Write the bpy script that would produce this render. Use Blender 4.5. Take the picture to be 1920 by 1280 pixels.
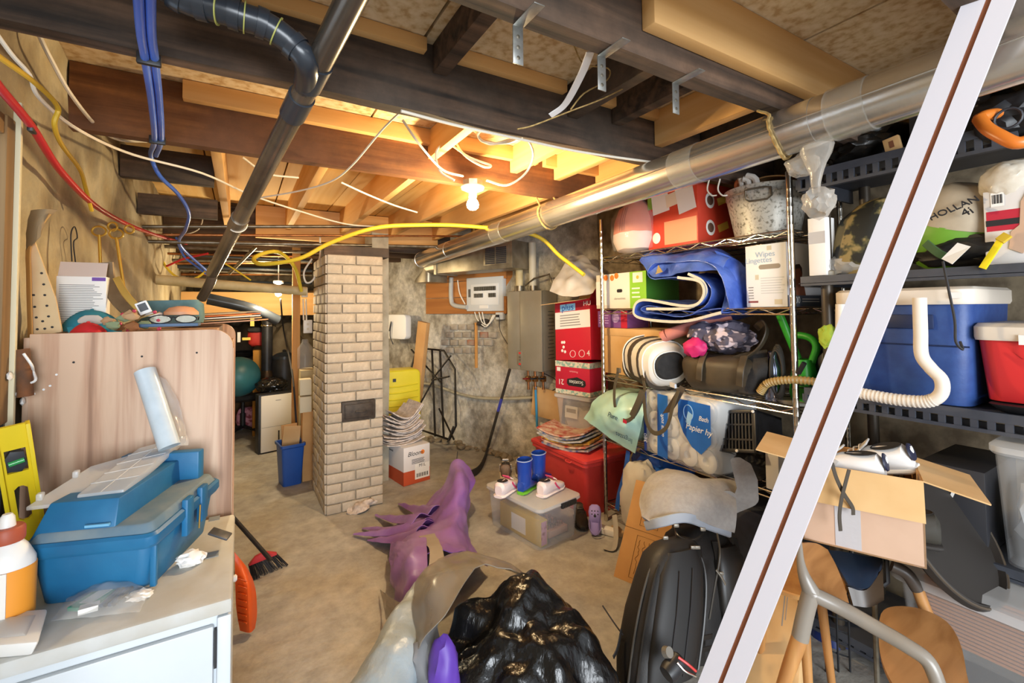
import bpy, bmesh, math, random
from mathutils import Vector, Matrix, noise
V = Vector; PI = math.pi; R = math.radians
random.seed(7)
for o in list(bpy.data.objects): bpy.data.objects.remove(o)
SC = bpy.context.scene; COL = SC.collection

# ------------------------------------------------------------------ camera
F = 853.3; TH = R(30.8); PITCH = R(2.0); ROLL = R(0.6); H = 1.4
fw = V((math.sin(TH)*math.cos(PITCH), math.cos(TH)*math.cos(PITCH), math.sin(PITCH)))
rt0 = V((math.cos(TH), -math.sin(TH), 0)); up0 = rt0.cross(fw)
rt = rt0*math.cos(ROLL) - up0*math.sin(ROLL); up = up0*math.cos(ROLL) + rt0*math.sin(ROLL)
CY = 580 - F*math.tan(PITCH)                       # principal row for a horizon at row 580
EYE = V((0, 0, H))
cam = bpy.data.cameras.new('camera'); cam.lens = 16; cam.sensor_width = 36; cam.clip_start = .02
cam.shift_y = -(640-CY)/1920
camo = bpy.data.objects.new('camera', cam); COL.objects.link(camo); SC.camera = camo
mw = Matrix.Identity(4)
for i, c in enumerate((rt, up, -fw)):
    for j in range(3): mw[j][i] = c[j]
mw.translation = EYE; camo.matrix_world = mw
def at(px, py, X=None, Y=None, Z=None, D=None):
    d = fw + rt*((px-960)/F) + up*((CY-py)/F)
    t = (X-EYE.x)/d.x if X is not None else (Y-EYE.y)/d.y if Y is not None else (Z-EYE.z)/d.z if Z is not None else D
    return EYE + d*t

# ------------------------------------------------------------------ world, large lights, exposure
w = bpy.data.worlds.new('world'); SC.world = w; w.use_nodes = True
w.node_tree.nodes['Background'].inputs[0].default_value = (.88, .94, 1.0, 1)
w.node_tree.nodes['Background'].inputs[1].default_value = .7
def area(name, loc, tgt, sx, sy, power, col):
    l = bpy.data.lights.new(name, 'AREA'); l.shape = 'RECTANGLE'; l.size = sx; l.size_y = sy; l.energy = power; l.color = col
    o = bpy.data.objects.new(name, l); COL.objects.link(o); o.location = loc
    o.rotation_euler = (V(tgt)-V(loc)).to_track_quat('-Z', 'Y').to_euler(); return o
area('doorway_daylight', (-.6, -4.6, 1.5), (1.0, 2.5, 1.1), 3.6, 2.4, 330, (.88, .94, 1.0))
SC.view_settings.view_transform = 'Standard'; SC.view_settings.look = 'None'
SC.view_settings.gamma = 1; SC.view_settings.use_curve_mapping = False
SC.view_settings.exposure = 0.7

# ------------------------------------------------------------------ materials
def hx(s):
    f = lambda c: c/12.92 if c <= .04045 else ((c+.055)/1.055)**2.4
    return tuple(f(int(s[i:i+2], 16)/255) for i in (0, 2, 4)) + (1,)
MATS = {}
def M(name, col='888888', col2=None, rough=.6, metal=0, kind='noise', scale=6, ax=2, bump=0, bscale=40, lo=.35, hi=.65, rnd=0, emit=0, clear=0, col3=None, spec=.5, wr=None, detail=5, mud=0, fine=None, bd=.004):
    if name in MATS: return MATS[name]
    m = bpy.data.materials.new(name); m.use_nodes = True; nt = m.node_tree; N = nt.nodes; L = nt.links
    b = N['Principled BSDF']; out = N['Material Output']
    b.inputs['Base Color'].default_value = hx(col); b.inputs['Roughness'].default_value = rough; b.inputs['Metallic'].default_value = metal
    b.inputs['Specular IOR Level'].default_value = spec
    tc = N.new('ShaderNodeTexCoord'); mp = N.new('ShaderNodeMapping'); L.new(tc.outputs['Object'], mp.inputs[0])
    csock = None
    if kind == 'wood':
        s = [scale*9]*3; s[ax] = scale*.45; mp.inputs['Scale'].default_value = s
    if col2:
        n = N.new('ShaderNodeTexNoise'); n.inputs['Scale'].default_value = 1 if kind == 'wood' else scale; n.inputs['Detail'].default_value = detail
        n.inputs['Distortion'].default_value = .5 if kind == 'wood' else 0
        L.new(mp.outputs[0], n.inputs['Vector'])
        r = N.new('ShaderNodeValToRGB'); r.color_ramp.elements[0].position = lo; r.color_ramp.elements[1].position = hi
        r.color_ramp.elements[0].color = hx(col); r.color_ramp.elements[1].color = hx(col2)
        if col3:
            e = r.color_ramp.elements.new((lo+hi)/2); e.color = hx(col3)
        L.new(n.outputs['Fac'], r.inputs[0]); csock = r.outputs[0]
    if mud:
        n2 = N.new('ShaderNodeTexNoise'); n2.inputs['Scale'].default_value = 2.2; n2.inputs['Detail'].default_value = 8; L.new(tc.outputs['Object'], n2.inputs['Vector'])
        r2 = N.new('ShaderNodeValToRGB'); r2.color_ramp.elements[0].position = .48; r2.color_ramp.elements[1].position = .62
        mx = N.new('ShaderNodeMixRGB'); L.new(n2.outputs['Fac'], r2.inputs[0]); L.new(r2.outputs[0], mx.inputs[0])
        if csock: L.new(csock, mx.inputs[1])
        else: mx.inputs[1].default_value = hx(col)
        mx.inputs[2].default_value = hx(mud); csock = mx.outputs[0]
    if fine:
        n3 = N.new('ShaderNodeTexNoise'); n3.inputs['Scale'].default_value = fine[0]; n3.inputs['Detail'].default_value = 8; n3.inputs['Roughness'].default_value = .7; L.new(tc.outputs['Object'], n3.inputs['Vector'])
        m3 = N.new('ShaderNodeMapRange'); m3.inputs[1].default_value = .3; m3.inputs[2].default_value = .7; m3.inputs[3].default_value = 1-fine[1]; m3.inputs[4].default_value = 1+fine[1]*.6
        h3 = N.new('ShaderNodeHueSaturation'); L.new(n3.outputs['Fac'], m3.inputs[0]); L.new(m3.outputs[0], h3.inputs['Value']); L.new(csock, h3.inputs['Color']); csock = h3.outputs[0]
    if rnd:
        oi = N.new('ShaderNodeObjectInfo'); hs = N.new('ShaderNodeHueSaturation'); mr = N.new('ShaderNodeMapRange')
        mr.inputs[3].default_value = 1-rnd; mr.inputs[4].default_value = 1+rnd
        L.new(oi.outputs['Random'], mr.inputs[0]); L.new(mr.outputs[0], hs.inputs['Value'])
        if csock: L.new(csock, hs.inputs['Color'])
        else: hs.inputs['Color'].default_value = hx(col)
        csock = hs.outputs[0]
    if csock: L.new(csock, b.inputs['Base Color'])
    if bump:
        bn = N.new('ShaderNodeTexNoise'); bn.inputs['Detail'].default_value = 6; bn.inputs['Scale'].default_value = 1 if kind == 'wood' else bscale
        L.new(mp.outputs[0], bn.inputs['Vector'])
        bp = N.new('ShaderNodeBump'); bp.inputs['Strength'].default_value = bump; bp.inputs['Distance'].default_value = bd
        L.new(bn.outputs['Fac'], bp.inputs['Height']); L.new(bp.outputs[0], b.inputs['Normal'])
    if emit:
        b.inputs['Emission Color'].default_value = hx(col); b.inputs['Emission Strength'].default_value = emit
    if clear:
        tr = N.new('ShaderNodeBsdfTransparent'); tr.inputs[0].default_value = (.97, .97, .97, 1); mx = N.new('ShaderNodeMixShader')
        mx.inputs[0].default_value = 1-clear; L.new(tr.outputs[0], mx.inputs[1]); L.new(b.outputs[0], mx.inputs[2]); L.new(mx.outputs[0], out.inputs[0])
    MATS[name] = m; return m

# ------------------------------------------------------------------ mesh builder
I4 = Matrix.Identity(4)
def TR(*a): return Matrix.Translation(V(a[0]) if len(a) == 1 else V(a))
def RX(d): return Matrix.Rotation(R(d), 4, 'X')
def RY(d): return Matrix.Rotation(R(d), 4, 'Y')
def RZ(d): return Matrix.Rotation(R(d), 4, 'Z')
def FRM(o, ux, uy, n=None):
    ux = V(ux).normalized(); uy = V(uy); n = V(n) if n else ux.cross(uy); n.normalize(); uy = n.cross(ux)
    m = Matrix.Identity(4)
    for i, c in enumerate((ux, uy, n)):
        for j in range(3): m[j][i] = c[j]
    m.translation = V(o); return m
def cr(p, n):                                      # Catmull-Rom through points p, n steps per span
    if len(p) < 3: return [V(q) for q in p]
    P = [V(q) for q in p]; P = [P[0]*2-P[1]] + P + [P[-1]*2-P[-2]]; out = []
    for i in range(1, len(P)-2):
        a, b, c, d = P[i-1], P[i], P[i+1], P[i+2]
        for k in range(n):
            t = k/n; out.append(.5*((2*b)+(c-a)*t+(2*a-5*b+4*c-d)*t*t+(3*b-a-3*c+d)*t**3))
    out.append(P[-2].copy()); return out
def sell(c, a, b, ra, rb, e=2, n=20):              # superellipse ring
    c, a, b = V(c), V(a), V(b); o = []
    for i in range(n):
        t = 2*PI*i/n; x, y = math.cos(t), math.sin(t)
        o.append(c + a*(ra*math.copysign(abs(x)**(2/e), x)) + b*(rb*math.copysign(abs(y)**(2/e), y)))
    return o
def rrect(w, h, r, k=4):                           # rounded rectangle polygon, centred
    o = []
    for cx, cy, a in ((w/2-r, h/2-r, 0), (-w/2+r, h/2-r, 90), (-w/2+r, -h/2+r, 180), (w/2-r, -h/2+r, 270)):
        for i in range(k+1): t = R(a+90*i/k); o.append((cx+r*math.cos(t), cy+r*math.sin(t)))
    return o
_cd = [V((math.sin(i*2.4+.7)*math.cos(i*1.3), math.sin(i*1.7+.2), math.cos(i*2.9+.4))).normalized() for i in range(14)]
def crumple(p, seed=0):                            # piecewise flat folds with sharp creases
    s = 0; a = .5; f = .55
    for i, d in enumerate(_cd):
        x = p.dot(d)*f+i*.37+seed*1.7+.35*noise.noise(p*f*.8+V((i*3., seed, 0)))
        s += a*(4*abs(x-math.floor(x)-.5)-1)
        if i % 3 == 2: a *= .62; f *= 1.45
    return s*.55
class MB:
    def __init__(s): s.bm = bmesh.new()
    def box(s, c, d, m=I4):
        bmesh.ops.create_cube(s.bm, size=1, matrix=m @ TR(c) @ Matrix.Diagonal((d[0], d[1], d[2], 1))); return s
    def bb(s, a, b, m=I4):                          # box from two corners
        return s.box([(p+q)/2 for p, q in zip(a, b)], [abs(q-p) for p, q in zip(a, b)], m)
    def rings(s, rs, cap=True, closed=False, ring_closed=True):
        vs = [[s.bm.verts.new(p) for p in r] for r in rs]; n = len(vs[0])
        m = len(vs) if closed else len(vs)-1
        for i in range(m):
            a, b = vs[i], vs[(i+1) % len(vs)]
            for j in range(n if ring_closed else n-1):
                k = (j+1) % n
                try: s.bm.faces.new((a[j], a[k], b[k], b[j]))
                except ValueError: pass
        if cap and not closed:
            s.bm.faces.new(vs[0][::-1]); s.bm.faces.new(vs[-1])
        return s
    def tube(s, pts, r, n=8, sm=0, closed=False, m=I4, flat=None):
        p = [m @ V(q) for q in pts]
        if sm: p = cr(p, sm)
        N = len(p); rs = []; t0 = (p[1]-p[0]).normalized()
        u = t0.cross(V((0, 0, 1)));  u = t0.cross(V((1, 0, 0))) if u.length < .1 else u; u.normalize()
        if flat is not None:
            u = V(flat) - t0*V(flat).dot(t0); u.normalize()
        for i in range(N):
            t = (p[(i+1) % N]-p[i-1]) if closed else (p[min(i+1, N-1)]-p[max(i-1, 0)])
            if t.length < 1e-9: t = t0
            t = t.normalized(); u = u - t*u.dot(t)
            if u.length < 1e-6: u = t.orthogonal()
            u.normalize(); v = t.cross(u)
            if isinstance(r, tuple):                # flat band: (half width, half thickness)
                rs.append(sell(p[i], u, v, r[0], r[1], 4, 8))
            else:
                q_ = i/(N-1)*(len(r)-1) if isinstance(r, list) else 0; rr = r[int(q_)]+(r[min(int(q_)+1, len(r)-1)]-r[int(q_)])*(q_-int(q_)) if isinstance(r, list) else r
                rs.append(sell(p[i], u, v, rr, rr, 2, n))
        return s.rings(rs, True, closed)
    def lathe(s, prof, n=24, m=I4, cap=True):
        return s.rings([[m @ V((r*math.cos(2*PI*i/n), r*math.sin(2*PI*i/n), z)) for i in range(n)] for r, z in prof], cap)
    def prism(s, poly, h, m=I4):
        return s.rings([[m @ V((x, y, 0)) for x, y in poly], [m @ V((x, y, h)) for x, y in poly]])
    def loft(s, secs, cap=True): return s.rings(secs, cap)
    def blob(s, c, r, m=I4, amp=.12, fr=3, seed=0, sub=3, ridge=0, e=2):
        g = bmesh.ops.create_icosphere(s.bm, subdivisions=sub, radius=1)
        for v in g['verts']:
            p = v.co.copy()
            if e != 2:
                q = (abs(p.x)**e+abs(p.y)**e+abs(p.z)**e)**(1/e); p = p/q
            k = noise.noise(p*fr+V((seed, seed*.7, 0)))
            if ridge: k = ridge*crumple(p*fr*.8, seed)+k*(1-ridge)
            k += .5*noise.noise(p*fr*2.3+V((seed, 9, seed)))
            p = p*(1+amp*k); v.co = m @ (V(c)+V((p.x*r[0], p.y*r[1], p.z*r[2])))
        return s
    def sheet(s, ctrl, k=6, amp=0, fr=8, thick=.003, seed=0, ridge=.0):   # Catmull-Rom patch over rows of control points
        rows = [cr(r, k) for r in ctrl]; cols = [cr([r[i] for r in rows], k) for i in range(len(rows[0]))]
        nu, nv = len(cols), len(cols[0]); P = [[cols[i][j] for j in range(nv)] for i in range(nu)]
        Nn = [[None]*nv for _ in range(nu)]
        for i in range(nu):
            for j in range(nv):
                a = P[min(i+1, nu-1)][j]-P[max(i-1, 0)][j]; b = P[i][min(j+1, nv-1)]-P[i][max(j-1, 0)]
                n = a.cross(b); Nn[i][j] = n.normalized() if n.length > 1e-9 else V((0, 0, 1))
        for i in range(nu):
            for j in range(nv):
                p = P[i][j]*fr+V((seed, 0, 0)); q = noise.noise(p)+.5*noise.noise(p*2.1)
                if ridge: q = q*(1-ridge*.6)+1.3*ridge*crumple(p*.9, seed)
                P[i][j] = P[i][j]+Nn[i][j]*(amp*q)
        A = [[s.bm.verts.new(P[i][j]) for j in range(nv)] for i in range(nu)]
        B = [[s.bm.verts.new(P[i][j]-Nn[i][j]*thick) for j in range(nv)] for i in range(nu)]
        for i in range(nu-1):
            for j in range(nv-1):
                s.bm.faces.new((A[i][j], A[i+1][j], A[i+1][j+1], A[i][j+1])); s.bm.faces.new((B[i][j], B[i][j+1], B[i+1][j+1], B[i+1][j]))
        for i in range(nu-1):
            for j in (0, nv-1): s.bm.faces.new((A[i][j], A[i+1][j], B[i+1][j], B[i][j]))
        for j in range(nv-1):
            for i in (0, nu-1): s.bm.faces.new((A[i][j], A[i][j+1], B[i][j+1], B[i][j]))
        return s
    def jit(s, amp, fr=10, seed=0):
        for v in s.bm.verts: v.co += noise.noise_vector(v.co*fr+V((seed, 0, 0)))*amp
        return s
    def cut(s, n=1):
        bmesh.ops.subdivide_edges(s.bm, edges=s.bm.edges[:], cuts=n, use_grid_fill=True); return s
    def mesh(s, bev=0, seg=2, smooth=True, ang=38):
        bm = s.bm
        bmesh.ops.recalc_face_normals(bm, faces=bm.faces)
        if bev:
            bm.edges.ensure_lookup_table()
            ed = [e for e in bm.edges if len(e.link_faces) == 2 and e.calc_face_angle(0) > R(30)]
            bmesh.ops.bevel(bm, geom=ed, offset=bev, offset_type='OFFSET', segments=seg, profile=.5, affect='EDGES', clamp_overlap=True)
        me = bpy.data.meshes.new('m'); bm.to_mesh(me); bm.free()
        if smooth: me.shade_smooth(); me.set_sharp_from_angle(angle=R(min(ang, 28) if bev and seg < 3 else ang))
        return me
MW = {}
def link(name, me, m, par=None):
    if isinstance(me, MB): me = me.mesh()
    o = bpy.data.objects.new(name, me); me.name = name
    if m and not me.materials: me.materials.append(m)
    COL.objects.link(o)
    if par: o.parent = par
    return o
def tag(o, label, cat, group=None):
    o['label'] = label; o['category'] = cat
    if group: o['group'] = group
    return o
def T(name, label, cat, loc=(0, 0, 0), rz=0, group=None, m=None):   # a thing: an Empty at its base
    o = bpy.data.objects.new(name, None); COL.objects.link(o); o.empty_display_size = .05
    m = m if m is not None else TR(loc) @ RZ(rz)
    o.matrix_world = m; MW[o.name] = m.copy()
    return tag(o, label, cat, group)
def P(name, mb, m, par, w=0, bev=0, seg=2, smooth=True, ang=38, label=None):   # a part; w=1: mesh given in world space
    me = mb.mesh(bev, seg, smooth, ang) if isinstance(mb, MB) else mb
    if w:
        q = par
        while q.name not in MW: q = q.parent
        me.transform(MW[q.name].inverted())
    o = link(name, me, m, par)
    if label: o['label'] = label
    return o
def S(name, mb, m, label, cat, group=None, bev=0, seg=2, smooth=True, ang=38):    # a thing of one mesh, given in world space
    me = mb.mesh(bev, seg, smooth, ang) if isinstance(mb, MB) else mb
    xs = [v.co for v in me.vertices]; n = len(xs)
    c = V(((min(v.x for v in xs)+max(v.x for v in xs))/2, (min(v.y for v in xs)+max(v.y for v in xs))/2, min(v.z for v in xs)))
    me.transform(TR(-c)); o = link(name, me, m); o.location = c; MW[o.name] = TR(c)
    return tag(o, label, cat, group)
def ST(name, mb, m, par=None, bev=0, smooth=True):                  # setting
    me = mb.mesh(bev, 2, smooth) if isinstance(mb, MB) else mb
    o = link(name, me, m, par)
    if not par: o['kind'] = 'structure'; MW[o.name] = I4
    return o
def text(par, s, m, size, mat, name='lettering', w=0, ext=.0004, shear=0, sx=1):
    cu = bpy.data.curves.new('t', 'FONT'); cu.body = s; cu.size = size; cu.extrude = ext; cu.align_x = 'CENTER'; cu.align_y = 'CENTER'; cu.resolution_u = 3; cu.shear = shear
    to = bpy.data.objects.new('t', cu); me = bpy.data.meshes.new_from_object(to); bpy.data.objects.remove(to); bpy.data.curves.remove(cu)
    me.transform(m @ Matrix.Diagonal((sx, 1, 1, 1)))
    me.materials.clear()
    return P(name, me, mat, par, w)
# faces of a box thing whose origin is the middle of its base
def FM(sz, f):
    a, b, h = sz[0]/2, sz[1]/2, sz[2]
    return {'f': FRM((-a, -b, 0), (1, 0, 0), (0, 0, 1)), 'r': FRM((a, -b, 0), (0, 1, 0), (0, 0, 1)),
            'l': FRM((-a, b, 0), (0, -1, 0), (0, 0, 1)), 't': FRM((-a, -b, h), (1, 0, 0), (0, 1, 0)), 'b': FRM((a, b, 0), (-1, 0, 0), (0, 0, 1))}[f]
def FW(sz, f): return (sz[0] if f in 'ftb' else sz[1], sz[1] if f == 't' else sz[2])
def dec(par, sz, f, u0, v0, u1, v1, mat, name='print_panel', th=.0008, rot=0, lift=0):   # flat printed panel, u/v as shares of the face
    W, Hh = FW(sz, f); w, h = (u1-u0)*W, (v1-v0)*Hh
    mb = MB().box((0, 0, th/2), (w, h, th), FM(sz, f) @ TR((u0+u1)/2*W, (v0+v1)/2*Hh, lift) @ RZ(rot))
    return P(name, mb, mat, par, smooth=False)
def dtx(par, sz, f, s, u, v, size, mat, rot=0, shear=0, sx=1, lift=.001):
    W, Hh = FW(sz, f); return text(par, s, FM(sz, f) @ TR(u*W, v*Hh, lift) @ RZ(rot), size, mat, shear=shear, sx=sx)
def lines(par, sz, f, u0, v0, u1, v1, n, mat, name='small_print', th=.35):               # rows of fine print joined into one part
    W, Hh = FW(sz, f); mb = MB(); fm = FM(sz, f); rd = random.Random(n)
    for i in range(n):
        y = (v0+(v1-v0)*(i+.5)/n)*Hh; e = u1-(u1-u0)*rd.random()*.25; hh = (v1-v0)/n*Hh*th
        mb.box(((u0+e)/2*W, y, .0012), ((e-u0)*W, hh, .0006), fm)
    return P(name, mb, mat, par, smooth=False)
def carton(name, label, cat, loc, rz, sz, mat, group=None, bev=.002, m=None):
    t = T(name, label, cat, loc, rz, group, m=m)
    P('box_body', MB().box((0, 0, sz[2]/2), sz), mat, t, bev=bev)
    return t
def fbox(X, pl, pr, z0, d, yref=600):                # footprint of a box on a shelf facing -X: location, width
    a, b = at(pl, yref, X=X).y, at(pr, yref, X=X).y
    return V((X+d/2, (a+b)/2, z0)), a-b
def zat(px, py, X): return at(px, py, X=X).z
def quadM(p0, p1, p2):                               # frame with origin p0, x to p1, y towards p2
    return FRM(p0, V(p1)-V(p0), V(p2)-V(p0))

# ================================================================== materials in use
old_wood = M('old_joist_wood', '2c2520', '6e5644', kind='wood', scale=3, ax=0, rough=.85, bump=.6, lo=.3, hi=.7, mud='4a3f36', fine=(9, .35), bd=.006)
red_wood = M('reddish_joist_wood', '5a3318', '8a5a30', kind='wood', scale=3, ax=0, rough=.8, bump=.5, lo=.3, hi=.7, mud='6a452c', fine=(9, .3), bd=.006)
new_x = M('new_lumber_x', 'd8a05a', 'eec183', kind='wood', scale=2, ax=0, rough=.7, bump=.12, lo=.25, hi=.8)
new_y = M('new_lumber_y', 'dca762', 'f0c88c', kind='wood', scale=2, ax=1, rough=.7, bump=.12, lo=.25, hi=.8, rnd=.08)
new_z = M('new_lumber_z', 'b98040', 'cf9a58', kind='wood', scale=2, ax=2, rough=.7, bump=.12, lo=.25, hi=.8)
osb = M('strand_board', 'e2cdaa', 'bf9b6c', col3='d9c096', scale=34, rough=.8, bump=.3, bscale=60, lo=.32, hi=.68, detail=2)
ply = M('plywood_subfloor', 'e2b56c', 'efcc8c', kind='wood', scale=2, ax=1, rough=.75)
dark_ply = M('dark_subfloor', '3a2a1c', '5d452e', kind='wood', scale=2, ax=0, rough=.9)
concrete = M('concrete_floor', 'b8b4ac', '98938b', scale=3.2, rough=.85, bump=.55, bscale=24, lo=.3, hi=.7, mud='a79e8e', detail=9, fine=(11, .28), bd=.008)
plaster_l = M('peeling_plaster', 'c2b89c', 'a39473', scale=7, rough=.9, bump=.7, bscale=20, mud='7d6f58', detail=8, fine=(14, .3), bd=.008)
plaster_r = M('patchy_plaster', 'bdb6a6', '8f8777', scale=9, rough=.9, bump=.9, bscale=30, mud='cbc6ba', detail=9, fine=(16, .42), bd=.010)
stone = M('rubble_stone', '9a8a70', '6b5d4a', scale=12, rough=.95, bump=.8, bscale=25)
brick_m = M('painted_brick', 'c3b6a2', 'a2937f', scale=14, rough=.85, bump=.45, bscale=50, rnd=.10, lo=.3, hi=.75, fine=(22, .2))
mortar = M('mortar', 'aa9c87', '8d806c', scale=20, rough=.95, bump=.5)
galv = M('galvanized_steel', 'b9b9b4', '8f8f8a', scale=30, rough=.38, metal=.85, bump=.08, bscale=80, lo=.3, hi=.7)
duct_m = M('shiny_duct_metal', 'dedcd7', 'cac8c2', scale=5, rough=.24, metal=.92, bump=.2, bscale=5, bd=.01)
chrome = M('chrome', 'd8d4ca', rough=.18, metal=1)
steel = M('dull_steel', '8b8578', '6a6050', scale=20, rough=.4, metal=.8)
copper = M('copper_pipe', 'b87a4a', '8a5a38', scale=20, rough=.35, metal=.9)
black_abs = M('black_pipe_plastic', '24282e', '343a42', scale=5, rough=.28)
pvc = M('dusty_white_pipe', 'd0bf94', 'b5a377', scale=8, rough=.6)
white_c = M('white_cable_sheath', 'e6dfd0', rough=.5)
black_p = M('black_plastic', '1b1b1c', '26262a', scale=20, rough=.45)
dgrey_p = M('dark_grey_plastic', '3a3c42', '303237', scale=20, rough=.5)
white_p = M('white_plastic', 'e8e8e6', rough=.45)
white_paint = M('white_painted_metal', 'c9d0d6', 'bec5ca', scale=4, rough=.4)
card = M('cardboard', 'b98a55', 'c79a63', scale=5, rough=.85, bump=.06)
card_l = M('light_cardboard', 'c9a06a', 'd6b07c', scale=5, rough=.85, bump=.06)
card_p = M('pale_cardboard', 'bd9a80', 'c8a68c', scale=5, rough=.85, bump=.06)
paper_w = M('white_paper', 'e9e6e0', rough=.7)
ink = M('black_ink', '222022', rough=.7)
grey_ink = M('grey_ink', '8c8a88', rough=.7)
clear_p = M('clear_plastic', 'eef0f2', rough=.10, clear=.88)
milky_p = M('milky_clear_plastic', 'e9eaea', rough=.22, clear=.55)
film = M('clear_film', 'f2f2f0', rough=.08, clear=.80, bump=.6, bscale=18)
red_p = M('red_plastic', 'd8403c', 'c93734', scale=4, rough=.45)
black_f = M('black_fabric', '1d1b1a', '2a2725', scale=30, rough=.8, bump=.25, bscale=160)
yellow_p = M('yellow_paint', 'e8cc1e', rough=.4)
blue_p = M('blue_plastic', '2a4f86', '244678', scale=10, rough=.5)
rope_m = M('twine', 'b79a62', '8f7442', scale=60, rough=.9)

# ================================================================== setting
XL, XR = -.53, 2.62
WA, WB = V((2.62, 2.95, 0)), V((1.42, 5.93, 0))      # the slanting stretch of the right wall
WC = V((1.42, 7.4, 0))
def rough_wall(name, a, b, z0, z1, mat, amp, fr, step=.07, thick=.12, flip=1, foot=0):
    a, b = V(a), V(b); n = max(3, int((b-a).length/step)); k = max(3, int((z1-z0)/step)); rows = []
    nrm = V((0, 0, 1)).cross((b-a).normalized())*flip
    for i in range(n+1):
        p = a.lerp(b, i/n); r = []
        for j in range(k+1):
            z = z0+(z1-z0)*j/k; q = V((p.x, p.y, z))
            d = amp*(noise.noise(q*fr)+.6*noise.noise(q*fr*2.3)) + foot*max(0, .45-z)*(.8+.8*noise.noise(q*4))
            r.append(q+nrm*d)
        rows.append(r)
    return ST(name, MB().sheet(rows, 1, thick=thick*(1 if flip > 0 else 1)), mat)
fl = []
for i in range(0, 66):
    fl.append([V((-.6+i*.05, -.8+j*.05, .006*noise.noise(V((i*.11, j*.11, 0)))+.003*noise.noise(V((i*.4, j*.4, 2))))) for j in range(0, 166)])
ST("floor", MB().sheet(fl, 1, thick=-.08), concrete)
wall_l = rough_wall('wall_left', (XL, -.4, 0), (XL, 7.4, 0), -.02, 2.3, plaster_l, .014, 4, flip=-1, thick=-.12)
wall_r = rough_wall('wall_right', (XR, -.6, 0), WA, -.02, 2.3, stone, .02, 5, flip=1)
wall_s = rough_wall('wall_side', WA, WB, -.02, 2.3, plaster_r, .016, 4, step=.05, flip=1, foot=.18)
rough_wall('wall_far', WB, WC, -.02, 2.3, stone, .02, 5, flip=1)
rough_wall('wall_back', (XL, 7.4, 0), WC, -.02, 2.3, stone, .03, 5, flip=-1, thick=-.12)

# ceiling: deck, subfloor sheets, joists, blocking
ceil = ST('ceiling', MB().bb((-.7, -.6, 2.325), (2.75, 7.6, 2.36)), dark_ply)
def cp(name, a, b, mat, bev=.003): return ST(name, MB().bb(a, b), mat, ceil, bev=bev)
for k in range(3): cp('subfloor_sheet', (-.6+k*1.12, -.5, 2.302), (.51+k*1.12, .86, 2.322), osb, 0)
for k in range(3): cp('subfloor_sheet', (-.6+k*1.12+.0, .868, 2.302), (.51+k*1.12, 2.18, 2.322), osb, 0)
for k in range(8): cp('subfloor_plank', (-.6+k*.42, 2.185, 2.295), (-.188+k*.42, 4.34, 2.32), ply, .002)
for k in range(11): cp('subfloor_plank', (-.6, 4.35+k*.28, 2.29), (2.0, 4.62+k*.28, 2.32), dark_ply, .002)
BZ = 2.06
def joist(y, mat, z0=BZ, z1=2.30, th=.05, x0=XL, x1=2.6, name='joist'):
    mb = MB(); n = 26
    for i in range(n):
        pass
    ring = []
    for i in range(n+1):
        x = x0+(x1-x0)*i/n; k = lambda s: .004*noise.noise(V((x*3, s*5, y*7)))
        ring.append([V((x, y+k(1), z0+k(2))), V((x, y+th+k(3), z0+k(4))), V((x, y+th, z1)), V((x, y+k(5), z1))])
    return ST(name, mb.rings(ring), mat, ceil, bev=0)
joist(.83, old_wood); joist(1.435, old_wood); joist(2.16, red_wood); joist(.30, old_wood)
cp('sister_joist', (.9, .785, 2.128), (2.6, .828, 2.30), new_x)
cp('ledger_strip', (-.1, 1.40, 2.255), (.52, 1.434, 2.30), new_x); cp('ledger_strip', (.64, 1.40, 2.255), (1.10, 1.434, 2.30), new_x); cp('ledger_strip', (1.18, 1.40, 2.255), (1.7, 1.434, 2.30), new_x)
cp('ledger_strip', (-.2, 2.12, 2.225), (.9, 2.159, 2.30), new_x); cp('ledger_strip', (.96, 2.12, 2.225), (1.45, 2.159, 2.30), new_x); cp('ledger_strip', (1.5, 2.12, 2.225), (2.2, 2.159, 2.30), new_x)
for x, m, z in ((.55, old_wood, 2.2), (1.12, old_wood, 2.17), (1.36, old_wood, 2.19), (1.62, new_y, 2.14), (1.95, old_wood, 2.15)):
    cp('blocking', (x, .885, z), (x+.05, 1.43, 2.30), m)
for x in (.80, 1.28, 1.58, 1.9): cp('blocking', (x, 1.49, 2.16), (x+.045, 2.155, 2.30), new_y)
for k in range(7):
    x = -.12+k*.44
    if x < 2.3: cp('joist', (x, 2.215, 2.10), (x+.042, 4.34, 2.295), new_y)
for a, b in (((-.52, 2.9, 2.08), (-.13, 2.95, 2.24)), ((-.52, 3.35, 1.98), (-.13, 3.4, 2.1))): cp('old_blocking_board', a, b, old_wood)
cp('header_board', (.1, 4.3, 2.02), (1.7, 4.345, 2.29), new_x)
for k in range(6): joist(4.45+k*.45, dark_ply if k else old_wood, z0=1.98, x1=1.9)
cp('header_beam', (.50, 3.42, 1.80), (.96, 3.56, 1.87), old_wood)
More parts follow.
